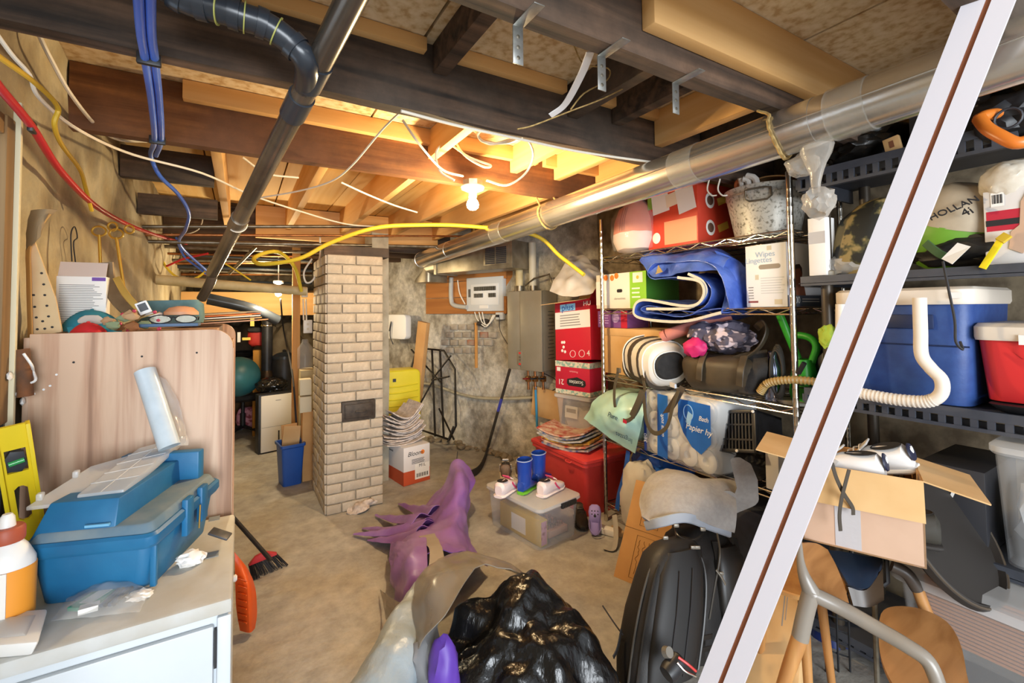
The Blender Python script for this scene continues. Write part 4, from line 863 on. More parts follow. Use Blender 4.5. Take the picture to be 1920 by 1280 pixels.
P('conduit', MB().tube([wall_pt(846, 520, .06), wall_pt(846, 560, .06), wall_pt(852, 572, .06), wall_pt(876, 576, .06)], .024, 12, sm=5), M('grey_conduit', 'b4b4ae', rough=.5), t, w=1)
P('cable', MB().tube([wall_pt(858, 525, .05), wall_pt(862, 550, .05), wall_pt(872, 570, .05)], .007, 7, sm=4), white_c, t, w=1)
for k, dx_ in enumerate((0, 8, 14)): P('cable', MB().tube([wall_pt(890+dx_, 585, .06), wall_pt(896+dx_, 600+k*4, .07), wall_pt(912+dx_*.5, 612-k*4, .07), wall_pt(925+dx_*.3, 590, .06)], .006, 7, sm=5), white_c, t, w=1)
t = WT('wall_outlet', 'small grey outlet box with a cord right of the breaker panel', 'outlet', 938, 592, .04)
P('box', MB().box((0, 0, 0), (.09, .04, .07)), gp, t, bev=.004); P('plug', MB().box((-.01, -.03, 0), (.03, .03, .025)), ink, t, bev=.004)
P('cord', MB().tube([wall_pt(936, 594, .07), wall_pt(938, 620, .06), wall_pt(955, 650, .05)], .003, 5, sm=4), ink, t, w=1)
S('wall_stick', MB().box((0, 0, 0), (.025, .02, .46), TR(wall_pt(893, 647, .05)) @ RZ(WRZ)), new_z, 'narrow wooden stick fixed upright below the breaker panel', 'stick', bev=.002)
ST('broken_patch', MB().blob(wall_pt(912, 605, -.005), (.10, .05, .04), amp=.3, seed=3, sub=3), M('dark_hole', '3a332b', rough=1), wall_s)
# heater
a_, b_ = wall_pt(953, 691, .27), wall_pt(1019, 697, .27); zt_ = wall_pt(978, 545, .27).z; L = (b_-a_).length; z0 = (a_.z+b_.z)/2; hh = zt_-z0
t = T('tankless_heater', 'grey wall mounted tankless water heater above copper valves', 'water heater', V(((a_.x+b_.x)/2, (a_.y+b_.y)/2, z0)), WRZ)
hm = M('heater_grey', '97907f', '8b8472', scale=4, rough=.4, metal=.25)
P('casing', MB().bb((-L/2, .005, 0), (L/2, .24, hh)), hm, t, bev=.006); P('front_cover', MB().bb((-L*.10, -.02, .0), (L/2, .01, hh-.005)), hm, t, bev=.005); P('front_strip', MB().bb((-L*.5, -.008, .002), (-L*.12, .01, hh-.004)), hm, t, bev=.004)
kp = P('control_pad', MB().bb((-L*.18, -.0225, .04), (-L*.04, -.012, .17)), M('pad_grey', '7d7463', rough=.4), t, bev=.002)
for z, m_ in ((.15, 'c9302c'), (.115, '5e5648'), (.09, '5e5648'), (.055, 'c9302c')): P('button', MB().box((-L*.11, -.024, z), (.02, .004, .016)), M('btn'+m_, m_, rough=.4), kp)
lb = MB()
for i in range(14): lb.box((L/2+.0006, .13, hh*.15+i*hh*.045), (.0008, .11-.02*(i % 3), .006))
P('rating_label', lb, dgrey_p, t)
for k, px in enumerate((974, 999)):
    b0_ = wall_pt(px, 545, .16); top = V((b0_.x, b0_.y, wall_pt(px, 455, .16).z))
    P('vent_pipe', MB().tube([b0_, top], .034, 18), pvc if k == 0 else M('dusty_vent', 'c4bda8', rough=.5), t, w=1)
    P('collar', MB().tube([V((b0_.x, b0_.y, b0_.z-.01)), V((b0_.x, b0_.y, b0_.z+.045))], .046, 18), steel, t, w=1)
P('relief_pipe', MB().tube([wall_pt(985, 535, .18), wall_pt(1002, 522, .2), wall_pt(1030, 514, .2), wall_pt(1034, 530, .2)], .008, 8), steel, t, w=1)
for k, px in enumerate((990, 1003, 1018)):
    b0_ = wall_pt(px, 694, .15); e_ = wall_pt(px+1, 730, .15)
    vp = P('valve_pipe', MB().tube([b0_, e_], .011, 10), copper, t, w=1); P('valve', MB().box(b0_.lerp(e_, .45), (.045, .045, .05)), M('brass_valve', '9a6b38', rough=.4, metal=.7), vp, w=1, bev=.008)
    P('valve_handle', MB().box(b0_.lerp(e_, .45)+V((-.04, -.03, .01)), (.06, .03, .012)), M('red_handle', '7a1f18', rough=.5) if k == 0 else black_p, vp, w=1, bev=.003)
P('cable', MB().tube([wall_pt(1020, 700, .15), wall_pt(1040, 710, .12), wall_pt(1045, 725, .1), wall_pt(1030, 735, .1)], .004, 6, sm=4), ink, t, w=1)
P('blue_pipe', MB().tube([wall_pt(1004, 725, .15), wall_pt(1007, 800, .12)], .011, 10), M('bright_blue_pipe', '3f96c8', rough=.4), t, w=1)
S('plywood_board', MB().box((0, 0, 0), (.32, .012, .26), TR(wall_pt(1026, 757, .10)) @ RZ(WRZ) @ RY(6)), card_l, 'square plywood offcut on the wall below the heater', 'board', bev=.002)
hs = M('grey_hose', 'a89f86', rough=.6)
S('wall_hose', MB().tube([wall_pt(740, 745, .05), wall_pt(790, 720, .05), wall_pt(825, 726, .05), wall_pt(860, 738, .05), wall_pt(900, 746, .05), wall_pt(960, 747, .05), wall_pt(1015, 744, .05)], .014, 10, sm=5), hs, 'grey flexible hose running along the plaster wall', 'hose')
t = T('white_wall_box', 'white rounded equipment box on the wall behind the chimney', 'box', wall_pt(752, 612, .12), WRZ)
P('case', MB().prism(rrect(.36, .28, .05, 5), .08, FRM((0, 0, 0), (1, 0, 0), (0, 0, 1))), white_p, t, bev=.01); P('wire_bundle', MB().tube([(-.1, -.09, -.05), (-.05, -.1, .06), (-.07, -.1, -.1), (-.03, -.09, -.2)], .006, 6, sm=4), dgrey_p, t)
S('leaning_carton', MB().box((0, 0, 0), (.14, .05, 1.0), TR(wall_pt(786, 690, .24)) @ RZ(WRZ) @ RY(9)), card, 'tall narrow cardboard carton leaning behind the yellow suitcase', 'carton', bev=.003)
# suitcase
a_ = at(790, 790, Y=4.25); sx1 = a_.x; sx0 = CX1+.12; zt_ = at(765, 693, Y=4.25).z
t = T('suitcase', 'bright yellow ribbed suitcase standing beside the chimney', 'suitcase', ((sx0+sx1)/2, 4.37, 0))
W_ = sx1-sx0; ys = M('suitcase_yellow', 'e3d132', 'dbc828', scale=5, rough=.4)
P('shell', MB().prism(rrect(W_, zt_-.05, .05, 5), .22, FRM((0, .11, .05+(zt_-.05)/2), (1, 0, 0), (0, 0, 1))), ys, t, bev=.02, seg=3)
for i in range(11): P('rib', MB().tube([(-W_/2+.03, -.112, .1+i*.06), (0, -.112, .085+i*.06), (W_/2-.03, -.112, .1+i*.06)], .008, 6, sm=5), ys, t)
P('badge', MB().box((-.02, -.114, zt_-.09), (.03, .006, .03)), dgrey_p, t)
for sx in (-1, 1): P('wheel', MB().lathe([(.025, -.012), (.025, .012)], 14, TR(sx*(W_/2-.05), .0, .025) @ RY(90)), black_p, t)
# folded black metal frame against the wall
def wf(px, py): return wall_pt(px, py, .10+.0016*max(0, py-650))
t = T('metal_frame', 'black tubular folding metal frame leaning on the plaster wall', 'frame', wall_pt(830, 822, .38)*1)
bt = M('black_tube_metal', '241f1a', rough=.45, metal=.3)
P('outer_loop', MB().tube([wf(*q) for q in ((771, 690), (782, 652), (832, 657), (853, 692), (855, 798), (843, 824), (776, 801))], .011, 8, closed=True), bt, t, w=1)
for pts in (((810, 654), (816, 818)), ((825, 655), (832, 820))): P('upright', MB().tube([wf(*q) for q in pts], .011, 8), bt, t, w=1)
for pts in (((774, 655), (830, 718)), ((848, 666), (812, 712)), ((815, 712), (783, 770)), ((812, 712), (845, 705)), ((826, 765), (854, 823)), ((853, 798), (842, 828))): P('brace', MB().tube([wf(*q)+wn*.02 for q in pts], .009, 8), bt, t, w=1)
# hockey stick
s0, s1 = wall_pt(957, 690, .30), at(906, 852, Z=.13)
t = T('hockey_stick', 'black hockey stick with blue tape leaning against the heater', 'hockey stick', at(890, 893, Z=0))
s1 = at(915, 838, Z=.10); s0 = wall_pt(956, 692, .31)
P('shaft', MB().tube([s0, s1], (.014, .010), flat=(1, .5, 0)), M('stick_black', '3a332c', '2b2622', scale=20, rough=.5), t, w=1)
P('blade', MB().tube([s1, at(908, 862, Z=.07), at(895, 882, Z=.04), at(868, 894, Z=.035)], (.034, .006), sm=5, flat=(0, 0, 1)), M('stick_tape', '2c2825', rough=.8), t, w=1)
P('tape', MB().tube([s0.lerp(s1, .36), s0.lerp(s1, .52)], (.0145, .0105), flat=(1, .5, 0)), M('tape_blue', '3a3f9a', rough=.5), t, w=1)
S('loose_stone', MB().blob(at(1000, 868, Z=0)+V((0, 0, .03)), (.06, .05, .045), amp=.3, fr=1.5, seed=4, sub=2), stone, 'lone pale stone on the floor behind the clear bin', 'stone')
# box of newspapers
A, B, C = at(757, 912, Z=0), at(806, 898, Z=0), at(735, 887, Z=0); d = B-A
rz = math.degrees(math.atan2(d.y, d.x)); sz = (d.length, (C-A).length*1.15, .30)
ctr = A+d/2+V((-d.y, d.x, 0)).normalized()*sz[1]/2
t = carton('fruit_box', 'white and orange printed carton holding newspapers by the chimney', 'carton', ctr, rz, sz, M('carton_white', 'd9d3cf', rough=.75))
orr = M('carton_orange', 'c2502a', rough=.7)
dec(t, sz, 'f', 0, 0, 1, .36, orr); dec(t, sz, 'l', 0, 0, 1, .36, orr); dec(t, sz, 'f', .42, .1, .98, .5, paper_w, 'label', lift=.0008)
dtx(t, sz, 'f', 'Bloom', .42, .8, .05, ink, shear=.3); dtx(t, sz, 'f', 'M1L', .7, .45, .035, ink, lift=.002); dtx(t, sz, 'l', 'FRAGILE', .45, .8, .02, ink)
P('fruit_print', MB().lathe([(.018, 0), (.016, .001)], 16, FM(sz, 'f') @ TR(.72*sz[0], .8*sz[2], 0)), M('orange_print', 'e07a2a', rough=.6), t)
for k in range(9): P('bar', MB().box((.02*0, 0, 0), (.004 if k % 2 else .007, .03, .001), FM(sz, 'f') @ TR((.5+.05*k)*sz[0], .2*sz[2], .0022)), ink, t)
lines(t, sz, 'f', .3, .52, .8, .66, 4, ink)
P('open_flap', MB().box((0, 0, 0), (sz[0], .16, .003), TR(0, sz[1]*.5, sz[2]) @ RX(30) @ TR(0, .08, 0)), card, t)
news = M('newsprint', 'd2c5ba', 'b7a99f', scale=40, rough=.9, lo=.4, hi=.6)
rd = random.Random(9)
for k in range(20):
    th = rd.uniform(-.25, .25); z0 = sz[2]+.005+.011*k; ca, sa = math.cos(R(rz)+th), math.sin(R(rz)+th)
    cx = ctr+V((-.05+.004*k*0+rd.uniform(-.025, .03), rd.uniform(-.02, .03), 0)); w_, dd_ = .17-.002*k, .13
    lift_ = .03+.004*k; rows = []
    for u in (-1, -.4, .2, .7, 1):
        r_ = []
        for v in (-1, 0, 1):
            x, y = u*w_, v*dd_; r_.append(V((cx.x+x*ca-y*sa, cx.y+x*sa+y*ca, z0+lift_*(u*u)*(.6 if u < 0 else 1.0)-.02*abs(v)*0)))
        rows.append(r_)
    S('newspaper', MB().sheet(rows, 3, amp=.006, fr=14, thick=.008, seed=k), news, ('topmost' if k == 19 else 'lowest' if k == 0 else 'folded')+' newspaper in the tall pile on the white and orange carton', 'newspaper', 'newspapers piled on the carton')
pr = [at(648, 945, Z=.01), at(665, 930, Z=.05), at(700, 925, Z=.05), at(718, 930, Z=.02)]
S('crumpled_newspaper', MB().sheet([[at(650, 962, Z=.012), at(680, 960, Z=.015), at(700, 945, Z=.02), at(716, 938, Z=.012)], [at(650, 940, Z=.03), at(675, 938, Z=.06), at(700, 936, Z=.05), at(718, 932, Z=.02)], [at(655, 928, Z=.012), at(675, 922, Z=.03), at(700, 922, Z=.03), at(714, 924, Z=.012)]], 9, amp=.018, fr=22, thick=.004, ridge=.7), news, 'crumpled newspaper sheet on the floor in front of the chimney', 'newspaper')

# ================================================================== wire rack and what it holds
XF, YF, YN, RDp = 2.09, 2.32, 1.09, .457
t = T('wire_rack', 'tall chrome wire shelving rack along the right wall', 'shelving', (XF+RDp/2, (YF+YN)/2, 0))
for x in (XF, XF+RDp):
    for y in (YF, YN):
        po = P('post', MB().tube([(x, y, .0), (x, y, 2.0)], .0135, 14), chrome, t, w=1)
        P('groove_rings', MB().rings([sell((x, y, z), (1, 0, 0), (0, 1, 0), r_, r_, 2, 12) for k in range(48) for z, r_ in ((.04+k*.04, .0136), (.042+k*.04, .0142), (.044+k*.04, .0136))], cap=False), chrome, po, w=1)
LW = YF-YN
def shelf_mesh():
    mb = MB(); a, b = RDp/2, LW/2
    for z in (0, -.028):
        mb.tube([(-a, -b, z), (a, -b, z), (a, b, z), (-a, b, z)], .0038, 6, closed=True)
    for sx in (-1, 1):
        n = 16; mb.tube([(sx*a, -b+LW*i/n, -.028 if i % 2 else 0) for i in range(n+1)], .0028, 5)
    for sy in (-1, 1):
        n = 6; mb.tube([(-a+RDp*i/n, sy*b, -.028 if i % 2 else 0) for i in range(n+1)], .0028, 5)
    for i in range(1, 44): mb.tube([(-a, -b+LW*i/44, .001), (a, -b+LW*i/44, .001)], .0018, 4)
    for x in (-.12, 0, .12): mb.tube([(x, -b, -.003), (x, b, -.003)], .003, 5)
    return mb.mesh()
sm_ = shelf_mesh(); ZS = (1.742, 1.393, .955, .555, .12)
for z in ZS: o = link('wire_shelf', sm_, chrome, t); o.location = (0, 0, z)
z1_, z2_, z3_, z4_ = [z+.006 for z in ZS[:4]]
# --- top shelf
p = at(1181, 470, X=2.10)
t = T('wrapped_lantern', 'pink and white bundle wrapped in clear plastic at the rack end', 'bundle', (2.18, p.y, z1_))
pk = M('salmon_paper', 'cc6f55', 'd98870', scale=5, rough=.6)
def bl_sec(cx, cy, pr): return [sell((cx, cy, z), (1, 0, 0), (0, 1, 0), a, a, 2.2, 22) for z, a in pr]
P('white_lower', MB().loft(bl_sec(2.17, p.y, ((z1_, .06), (z1_+.02, .12), (z1_+.08, .145), (z1_+.12, .148)))).jit(.008, 16), M('soft_pink_white', 'd8c4ba', rough=.6), t, w=1); P('pink_upper', MB().loft(bl_sec(2.17, p.y, ((z1_+.12, .147), (z1_+.2, .14), (z1_+.28, .11), (z1_+.33, .05)))).jit(.008, 16), pk, t, w=1)
P('plastic_wrap', MB().loft(bl_sec(2.165, p.y, ((z1_-.01, .05), (z1_+.02, .14), (z1_+.1, .16), (z1_+.22, .155), (z1_+.32, .09), (z1_+.36, .03)))).jit(.014, 22), M('thin_film', 'e8e4e0', rough=.1, clear=.86, bump=.5, bscale=18, bd=.01), t, w=1)
for k in range(3): P('stitch_line', MB().tube([V((2.17-.149, p.y-.03+.018*k, z1_+.13)), V((2.17-.14, p.y-.03+.018*k, z1_+.2)), V((2.17-.11, p.y-.03+.018*k, z1_+.28))], .0015, 4, sm=3), M('stitch_brown', '7a3a2a', rough=.8), t, w=1)
loc, W_ = fbox(2.14, 1219, 1313, z1_, .36); sz = (W_, .36, zat(1260, 352, 2.14)-z1_)
redc = M('bright_red_card', 'd0432c', 'c23a26', scale=4, rough=.5)
t = carton('red_toy_box', 'red and green printed carton with white stickers on the top shelf', 'carton', loc, -90, sz, redc)
dec(t, sz, 'f', 0, .72, .4, 1, M('print_green', '7da23a', rough=.6)); dec(t, sz, 'f', .1, .62, .45, .98, paper_w, 'sticker', rot=6, lift=.001); dec(t, sz, 'f', .4, .7, .72, .92, M('sticker_cream', 'e6d8c0', rough=.6), 'sticker', rot=8, lift=.0016); dec(t, sz, 'f', .62, .55, .95, .99, paper_w, 'sticker', rot=10, lift=.002)
dec(t, sz, 'f', .35, .06, .98, .45, M('print_pale_orange', 'e8a07a', rough=.35), 'window_print'); ov = lambda f, u, v, r_, m_: P('emblem', MB().lathe([(r_, 0), (r_*.95, .001)], 20, FM(sz, f) @ TR(u*FW(sz, f)[0], v*sz[2], .001) @ Matrix.Diagonal((1, 1.1, 1, 1))), m_, t)
ov('f', .18, .2, .03, paper_w)
for v in (.28, .72): ov('r', .3, v, .04, paper_w); P('emblem_core', MB().lathe([(.028, 0), (.026, .0015)], 16, FM(sz, 'r') @ TR(.3*sz[1], v*sz[2], .0015)), M('print_brown', '6a4a3a', rough=.6), t); dec(t, sz, 'r', .48, v-.02, .75, v+.1, M('print_yellow', 'e0b84a', rough=.6), rot=20, lift=.001)
# tub
c = at(1438, 440, X=2.315); tubz = zat(1438, 345, 2.2)-z1_
t = T('galvanized_tub', 'speckled galvanized metal tub on the top rack shelf', 'tub', (2.315, c.y, z1_))
gt = M('speckled_zinc', 'c4c2ba', '6e6a5e', scale=70, rough=.45, metal=.5, lo=.50, hi=.72, detail=2)
P('wall', MB().rings([[V((r_*math.cos(a), r_*math.sin(a), z)) for a in [2*PI*i/40 for i in range(40)]] for r_, z in ((.145, 0), (.147, .01), (.183, tubz-.045), (.187, tubz-.04), (.187, tubz-.03), (.185, tubz-.028), (.190, tubz-.006), (.195, tubz), (.188, tubz), (.182, tubz-.03), (.143, .008))]), gt, t)
for a in (200, 20):
    ca, sa = math.cos(R(a)), math.sin(R(a)); tg = V((-sa, ca, 0)); n_ = V((ca, sa, 0))
    P('handle', MB().tube([n_*.193+tg*s_*.055+V((0, 0, tubz+dz)) for s_, dz in ((-1, -.03), (-1.05, -.07), (-.7, -.085), (.7, -.085), (1.05, -.07), (1, -.03), (.6, -.025), (-.6, -.025))], .005, 7, closed=True), steel, t)
for k in range(4):
    a = 150+k*14; q = V((2.315+.13*math.cos(R(a)), c.y+.15*math.sin(R(a)), z1_+tubz))
    if k == 0:
        tg_ = T('work_glove', 'pale work glove with orange cuff poking out of the tub', 'glove', q); 
    P('finger', MB().tube([q+V((0, 0, -.05)), q+V((-.01, 0, .03)), q+V((-.02, .02*(k-1), .045+.012*(k % 2)))], .016, 9, sm=3), M('glove_offwhite', 'd6cfc6', rough=.8) if k else M('glove_orange', 'b9663a', rough=.8), tg_, w=1)
S('tan_cap_brim', MB().sheet([[V((2.25+.1*i, c.y-.16+.07*j, z1_+tubz+.02+.03*math.sin(j*.8))) for j in range(5)] for i in range(3)], 4, thick=.006), card, 'tan cloth brim sticking out of the metal tub', 'cloth')
for k, px in enumerate((1330, 1350)): S('hook_wire', MB().tube([at(px, 335, X=2.05), at(px-4, 355, X=2.05), at(px+4, 366, X=2.05), at(px+14, 366, X=2.06)], .004, 6, sm=4), white_c, ['left', 'right'][k]+' white wire hook hanging in front of the red carton', 'hook', 'white wire hooks')
# --- second shelf
loc, W_ = fbox(2.16, 1119, 1213, z2_, .3); sz = (W_, .3, zat(1160, 512, 2.16)-z2_)
t = carton('fruit_carton', 'white and lime green fruit carton on the second rack shelf', 'carton', loc, -90, sz, M('fruit_white', 'e4ded2', rough=.6))
dec(t, sz, 'f', .70, 0, 1, 1, M('lime_print', '8cc63a', rough=.6)); dec(t, sz, 'r', 0, 0, 1, 1, M('green_print', '4c8a2a', rough=.6)); dec(t, sz, 'f', .76, .7, .94, .97, paper_w, 'picture', lift=.001); dec(t, sz, 'f', .0, .1, .28, .8, paper_w, 'label', lift=.0008)
for u, v in ((.22, .9), (.35, .88), (.44, .93)): P('fruit_print', MB().lathe([(.02, 0), (.018, .001)], 14, FM(sz, 'f') @ TR(u*W_, v*sz[2], .001)), M('orange_print', 'e07a2a', rough=.6), t)
P('hand_hole', MB().prism(rrect(.05, .022, .010, 4), .001, FM(sz, 'f') @ TR(.5*W_, .5*sz[2], .001)), ink, t); dtx(t, sz, 'f', 'clementines', .5, .28, .022, grey_ink); P('picture_dot', MB().lathe([(.012, 0), (.011, .001)], 12, FM(sz, 'f') @ TR(.85*W_, .84*sz[2], .002)), M('print_yellow', 'e0b84a', rough=.6), t); lines(t, sz, 'f', .74, .25, .9, .6, 3, paper_w)
# tarp
tp = M('blue_tarp', '3a55a8', '5b78c8', scale=9, rough=.35, bump=.5, bscale=14, bd=.02); tpi = M('tarp_lining', 'c7c2b6', rough=.5)
c = at(1300, 560, X=2.1); t = T('folded_tarp', 'crumpled blue tarpaulin folded on the second rack shelf', 'tarp', (2.22, c.y, z2_))
spiral = [(1352, 586), (1275, 603), (1200, 596), (1188, 580), (1206, 562), (1290, 574), (1318, 556), (1312, 528), (1270, 520), (1222, 522), (1214, 506), (1238, 490), (1325, 492), (1356, 520), (1368, 578)]
def ext(pts, x0, x1, k=5, amp=.012, seed=0, shift=0, th=.004):
    return MB().sheet([[at(a, b+shift, X=x0+(x1-x0)*f_*(1 if True else 0)) if f_ == 0 else at(a, b+shift, X=x0)+V((x1-x0, 0, 0))*f_ for a, b in pts] for f_ in (0, .3, .65, 1)], k, amp=amp, fr=9, thick=th, seed=seed, ridge=.5)
P('fold', ext(spiral, 2.03, 2.48), tp, t, w=1)
P('fold', ext([(1352, 578), (1280, 592), (1212, 586), (1200, 580), (1215, 572), (1290, 584), (1330, 560), (1326, 528), (1290, 512)], 2.045, 2.45, seed=4), tp, t, w=1)
P('hem', MB().tube([at(a, b, X=2.028) for a, b in spiral[:9]], (.008, .002), sm=5, flat=(0, 0, 1)), tpi, t, w=1)
P('hem', MB().tube([at(a, b-7, X=2.035) for a, b in ((1212, 586), (1290, 584), (1322, 560), (1318, 535), (1290, 520))], (.008, .002), sm=5, flat=(0, 0, 1)), tpi, t, w=1)
P('top_drape', MB().sheet([[at(1200, 486, X=2.05), at(1225, 520, X=2.03), at(1262, 512, X=2.02), at(1310, 508, X=2.02), at(1352, 500, X=2.05)], [at(1206, 478, X=2.14), at(1240, 478, X=2.12), at(1280, 478, X=2.1), at(1320, 470, X=2.1), at(1368, 482, X=2.12)], [at(1215, 476, X=2.3), at(1250, 474, X=2.3), at(1290, 474, X=2.3), at(1345, 466, X=2.3), at(1385, 490, X=2.3)]], 7, amp=.016, fr=11, thick=.004, ridge=.7), tp, t, w=1)
P('side_drape', MB().sheet([[at(1340, 470, X=2.12), at(1362, 510, X=2.1), at(1360, 550, X=2.1), at(1352, 584, X=2.08)], [at(1375, 482, X=2.16), at(1382, 520, X=2.14), at(1380, 555, X=2.14), at(1378, 580, X=2.12)], [at(1400, 505, X=2.25), at(1404, 530, X=2.22), at(1405, 560, X=2.2), at(1404, 578, X=2.2)]], 7, amp=.014, fr=10, thick=.004, ridge=.6), tp, t, w=1)
P('corner_patch', MB().prism([(0, 0), (.05, .01), (.02, .05)], .003, FRM(at(1230, 514, X=2.005), (0, -1, 0), (0, 0, 1))), M('tan_patch', '9a8250', rough=.7), t, w=1)
# wipes box
loc, W_ = fbox(2.12, 1401, 1478, z2_, .36); sz = (W_, .36, zat(1440, 457, 2.12)-z2_)
t = carton('wipes_box', 'white baby wipes carton with hand hole on the second rack shelf', 'carton', loc, -90, sz, M('wipes_white', 'e3e4e6', rough=.5))
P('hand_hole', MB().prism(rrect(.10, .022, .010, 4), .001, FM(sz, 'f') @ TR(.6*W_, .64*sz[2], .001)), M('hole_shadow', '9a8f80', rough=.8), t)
dtx(t, sz, 'f', 'Wipes', .5, .84, .036, M('pale_blue_ink', '9db4cc', rough=.6)); dtx(t, sz, 'f', 'Lingettes', .33, .75, .036, M('pale_blue_ink'))
lines(t, sz, 'f', .38, .2, .95, .48, 7, M('pale_ink', 'c5c8cc', rough=.6)); lines(t, sz, 'f', .06, .12, .22, .34, 5, grey_ink); dec(t, sz, 'f', .05, .07, .3, .1, M('maroon_print', '7a2a34', rough=.6)); dec(t, sz, 'f', .7, .04, .88, .12, M('beige_print', 'c8bfa8', rough=.6)); dec(t, sz, 'f', .24, .44, .33, .52, M('beige_print')); dec(t, sz, 'f', .55, .90, .66, .97, M('beige_print'))
dec(t, sz, 'r', 0, .0, 1, .18, M('slate_print', '5a6270', rough=.6)); dtx(t, sz, 'r', '800', .2, .1, .045, paper_w); lines(t, sz, 'r', .34, .06, .9, .14, 2, paper_w)
skin = M('print_skin', '8a5238', '74432e', scale=20, rough=.6); fmr = FM(sz, 'r') @ TR(.26*sz[1], 0, .0012)
P('baby_picture', MB().prism([(-.05, .052), (.06, .052), (.05, .09), (.03, .105), (.026, .12), (.034, .15), (.03, .18), (.0, .195), (-.03, .18), (-.036, .15), (-.026, .12), (-.04, .1)], .0006, fmr), skin, t); P('picture_hair', MB().prism([(.034, .15), (.032, .18), (.012, .198), (-.02, .195), (-.036, .172), (-.036, .15), (-.02, .175), (.015, .178)], .0006, fmr @ TR(0, 0, .0006)), M('print_hair', '2a1c16', rough=.7), t)
a_, b_ = at(1514, 410, X=2.085), at(1550, 520, X=2.085)
t = T('narrow_white_box', 'narrow tall white carton standing between the two racks', 'carton', (2.125, (a_.y+b_.y)/2, 1.529)); P('box_body', MB().box((0, 0, (a_.z-1.53)/2), (.08, a_.y-b_.y, a_.z-1.53)), M('plain_white_card', 'e6e2de', rough=.7), t, bev=.002); P('band', MB().box((-.0405, 0, .16), (.001, (a_.y-b_.y)*.98, .05)), M('band_grey', 'b9b6b6', rough=.7), t)
# --- third shelf
loc, W_ = fbox(2.30, 1122, 1190, z3_+.28, .2); sz = (W_, .15, .12)
loc, W_ = fbox(2.16, 1132, 1246, z3_, .3); sz = (W_, .3, zat(1180, 618, 2.16)-z3_)
t = carton('brown_carton', 'plain brown cardboard box on the third rack shelf', 'carton', loc, -90, sz, card_l); P('lid', MB().box((0, 0, sz[2]-.02), (sz[0]+.008, sz[1]+.008, .05)), card_l, t, bev=.003)
zc_ = z3_+sz[2]+.006; loc2, W2 = fbox(2.2, 1121, 1176, zc_, .2); sz = (W2, .2, .115)
t = carton('purple_red_box', 'small purple and red printed box above the brown carton', 'carton', loc2, -90, sz, M('purple_red', '7a4a8a', rough=.5)); dec(t, sz, 'f', .8, 0, 1, 1, M('crimson', 'b81f3a', rough=.5)); P('print_ring', MB().lathe([(.035, 0), (.034, .001)], 20, FM(sz, 'f') @ TR(.62*W2, .6*sz[2], .001)), M('lilac_print', 'b99ac8', rough=.5), t); lines(t, sz, 'f', .05, .2, .4, .8, 4, M('lilac_print'))
S('pink_mat', MB().tube([at(1250, 628, X=2.10), at(1370, 590, X=2.28)], .034, 20).tube([at(1250, 628, X=2.10), at(1242, 632, X=2.09)], .034, 20), M('dusty_pink_foam', 'b0685c', 'bd786a', scale=6, rough=.7), 'rolled dusty pink mat lying above the sports bag', 'mat')
# white and black sports bag
c = at(1228, 680, X=1.99); g0 = c
t = T('sports_bag', 'white and dark brown sports bag with mesh end and straps', 'bag', V((2.13, c.y, z3_)))
bk = M('bag_brown_black', '3a3026', '4a3e30', scale=20, rough=.75); wh = M('bag_white_vinyl', 'd8d3ca', rough=.4)
ax_ = V((-.34, -.93, -.06)).normalized(); upv = V((-.15, -.05, 1)).normalized(); sd = ax_.cross(upv).normalized(); upv = sd.cross(ax_)
c0 = at(1225, 675, X=2.13); L = .36
prof = [(-.5, .05), (-.47, .10), (-.40, .125), (-.15, .135), (.15, .135), (.35, .128), (.47, .115), (.5, .10)]
P('body', MB().loft([sell(c0+ax_*(L*f_), sd, upv, r_*1.05, r_, 2.6, 28) for f_, r_ in prof]), wh, t, w=1)
for f0_, f1_, m_ in ((-.46, -.30, bk), (-.12, .0, bk), (.20, .24, bk)):
    P('panel_band', MB().loft([sell(c0+ax_*(L*(f0_+(f1_-f0_)*q)), sd, upv, (.139 if f0_ > -.3 else .118+.02*q)*1.05, .139 if f0_ > -.3 else .118+.02*q, 2.6, 28) for q in (0, .5, 1)]), m_, t, w=1)
P('bottom_panel', MB().loft([sell(c0+ax_*(L*f_)-upv*.05, sd, upv, .132, .092, 2.6, 24) for f_ in (-.45, -.2, .1, .4)]), bk, t, w=1)
ep = P('end_pocket', MB().loft([sell(c0+ax_*(L*.5+.006), sd, upv, .094, .078, 2.4, 24), sell(c0+ax_*(L*.5+.018), sd, upv, .08, .066, 2.4, 24)]), black_f, t, w=1)
P('piping', MB().tube(sell(c0+ax_*(L*.5+.008), sd, upv, .096, .080, 2.4, 24), .004, 6, closed=True), paper_w, ep, w=1)
P('piping', MB().tube(sell(c0+ax_*(L*.36), sd, upv, .137, .129, 2.6, 28), .004, 6, closed=True), paper_w, t, w=1); P('piping', MB().tube(sell(c0-ax_*(L*.29), sd, upv, .147, .139, 2.6, 28), .004, 6, closed=True), paper_w, t, w=1)
fx = FRM(at(1262, 722, X=1.985), ax_, upv)
P('strap_patch', MB().box((.0, 0, 0), (.05, .022, .012), fx), M('patch_white', 'cfd2da', rough=.5), t, w=1)
st_ = M('webbing', '4a4232', rough=.85)
P('strap', MB().tube([at(1160, 690, X=1.99), at(1152, 730, X=1.97), at(1155, 770, X=1.96), at(1172, 789, X=1.95), at(1192, 775, X=1.95), at(1208, 735, X=1.96), at(1205, 705, X=1.98)], (.012, .002), sm=5, flat=(0, 1, 0)), st_, t, w=1); P('shoulder_pad', MB().tube([at(1185, 780, X=1.945), at(1198, 752, X=1.945), at(1205, 732, X=1.955)], (.022, .006), sm=3, flat=(0, 1, 0)), st_, t, w=1)
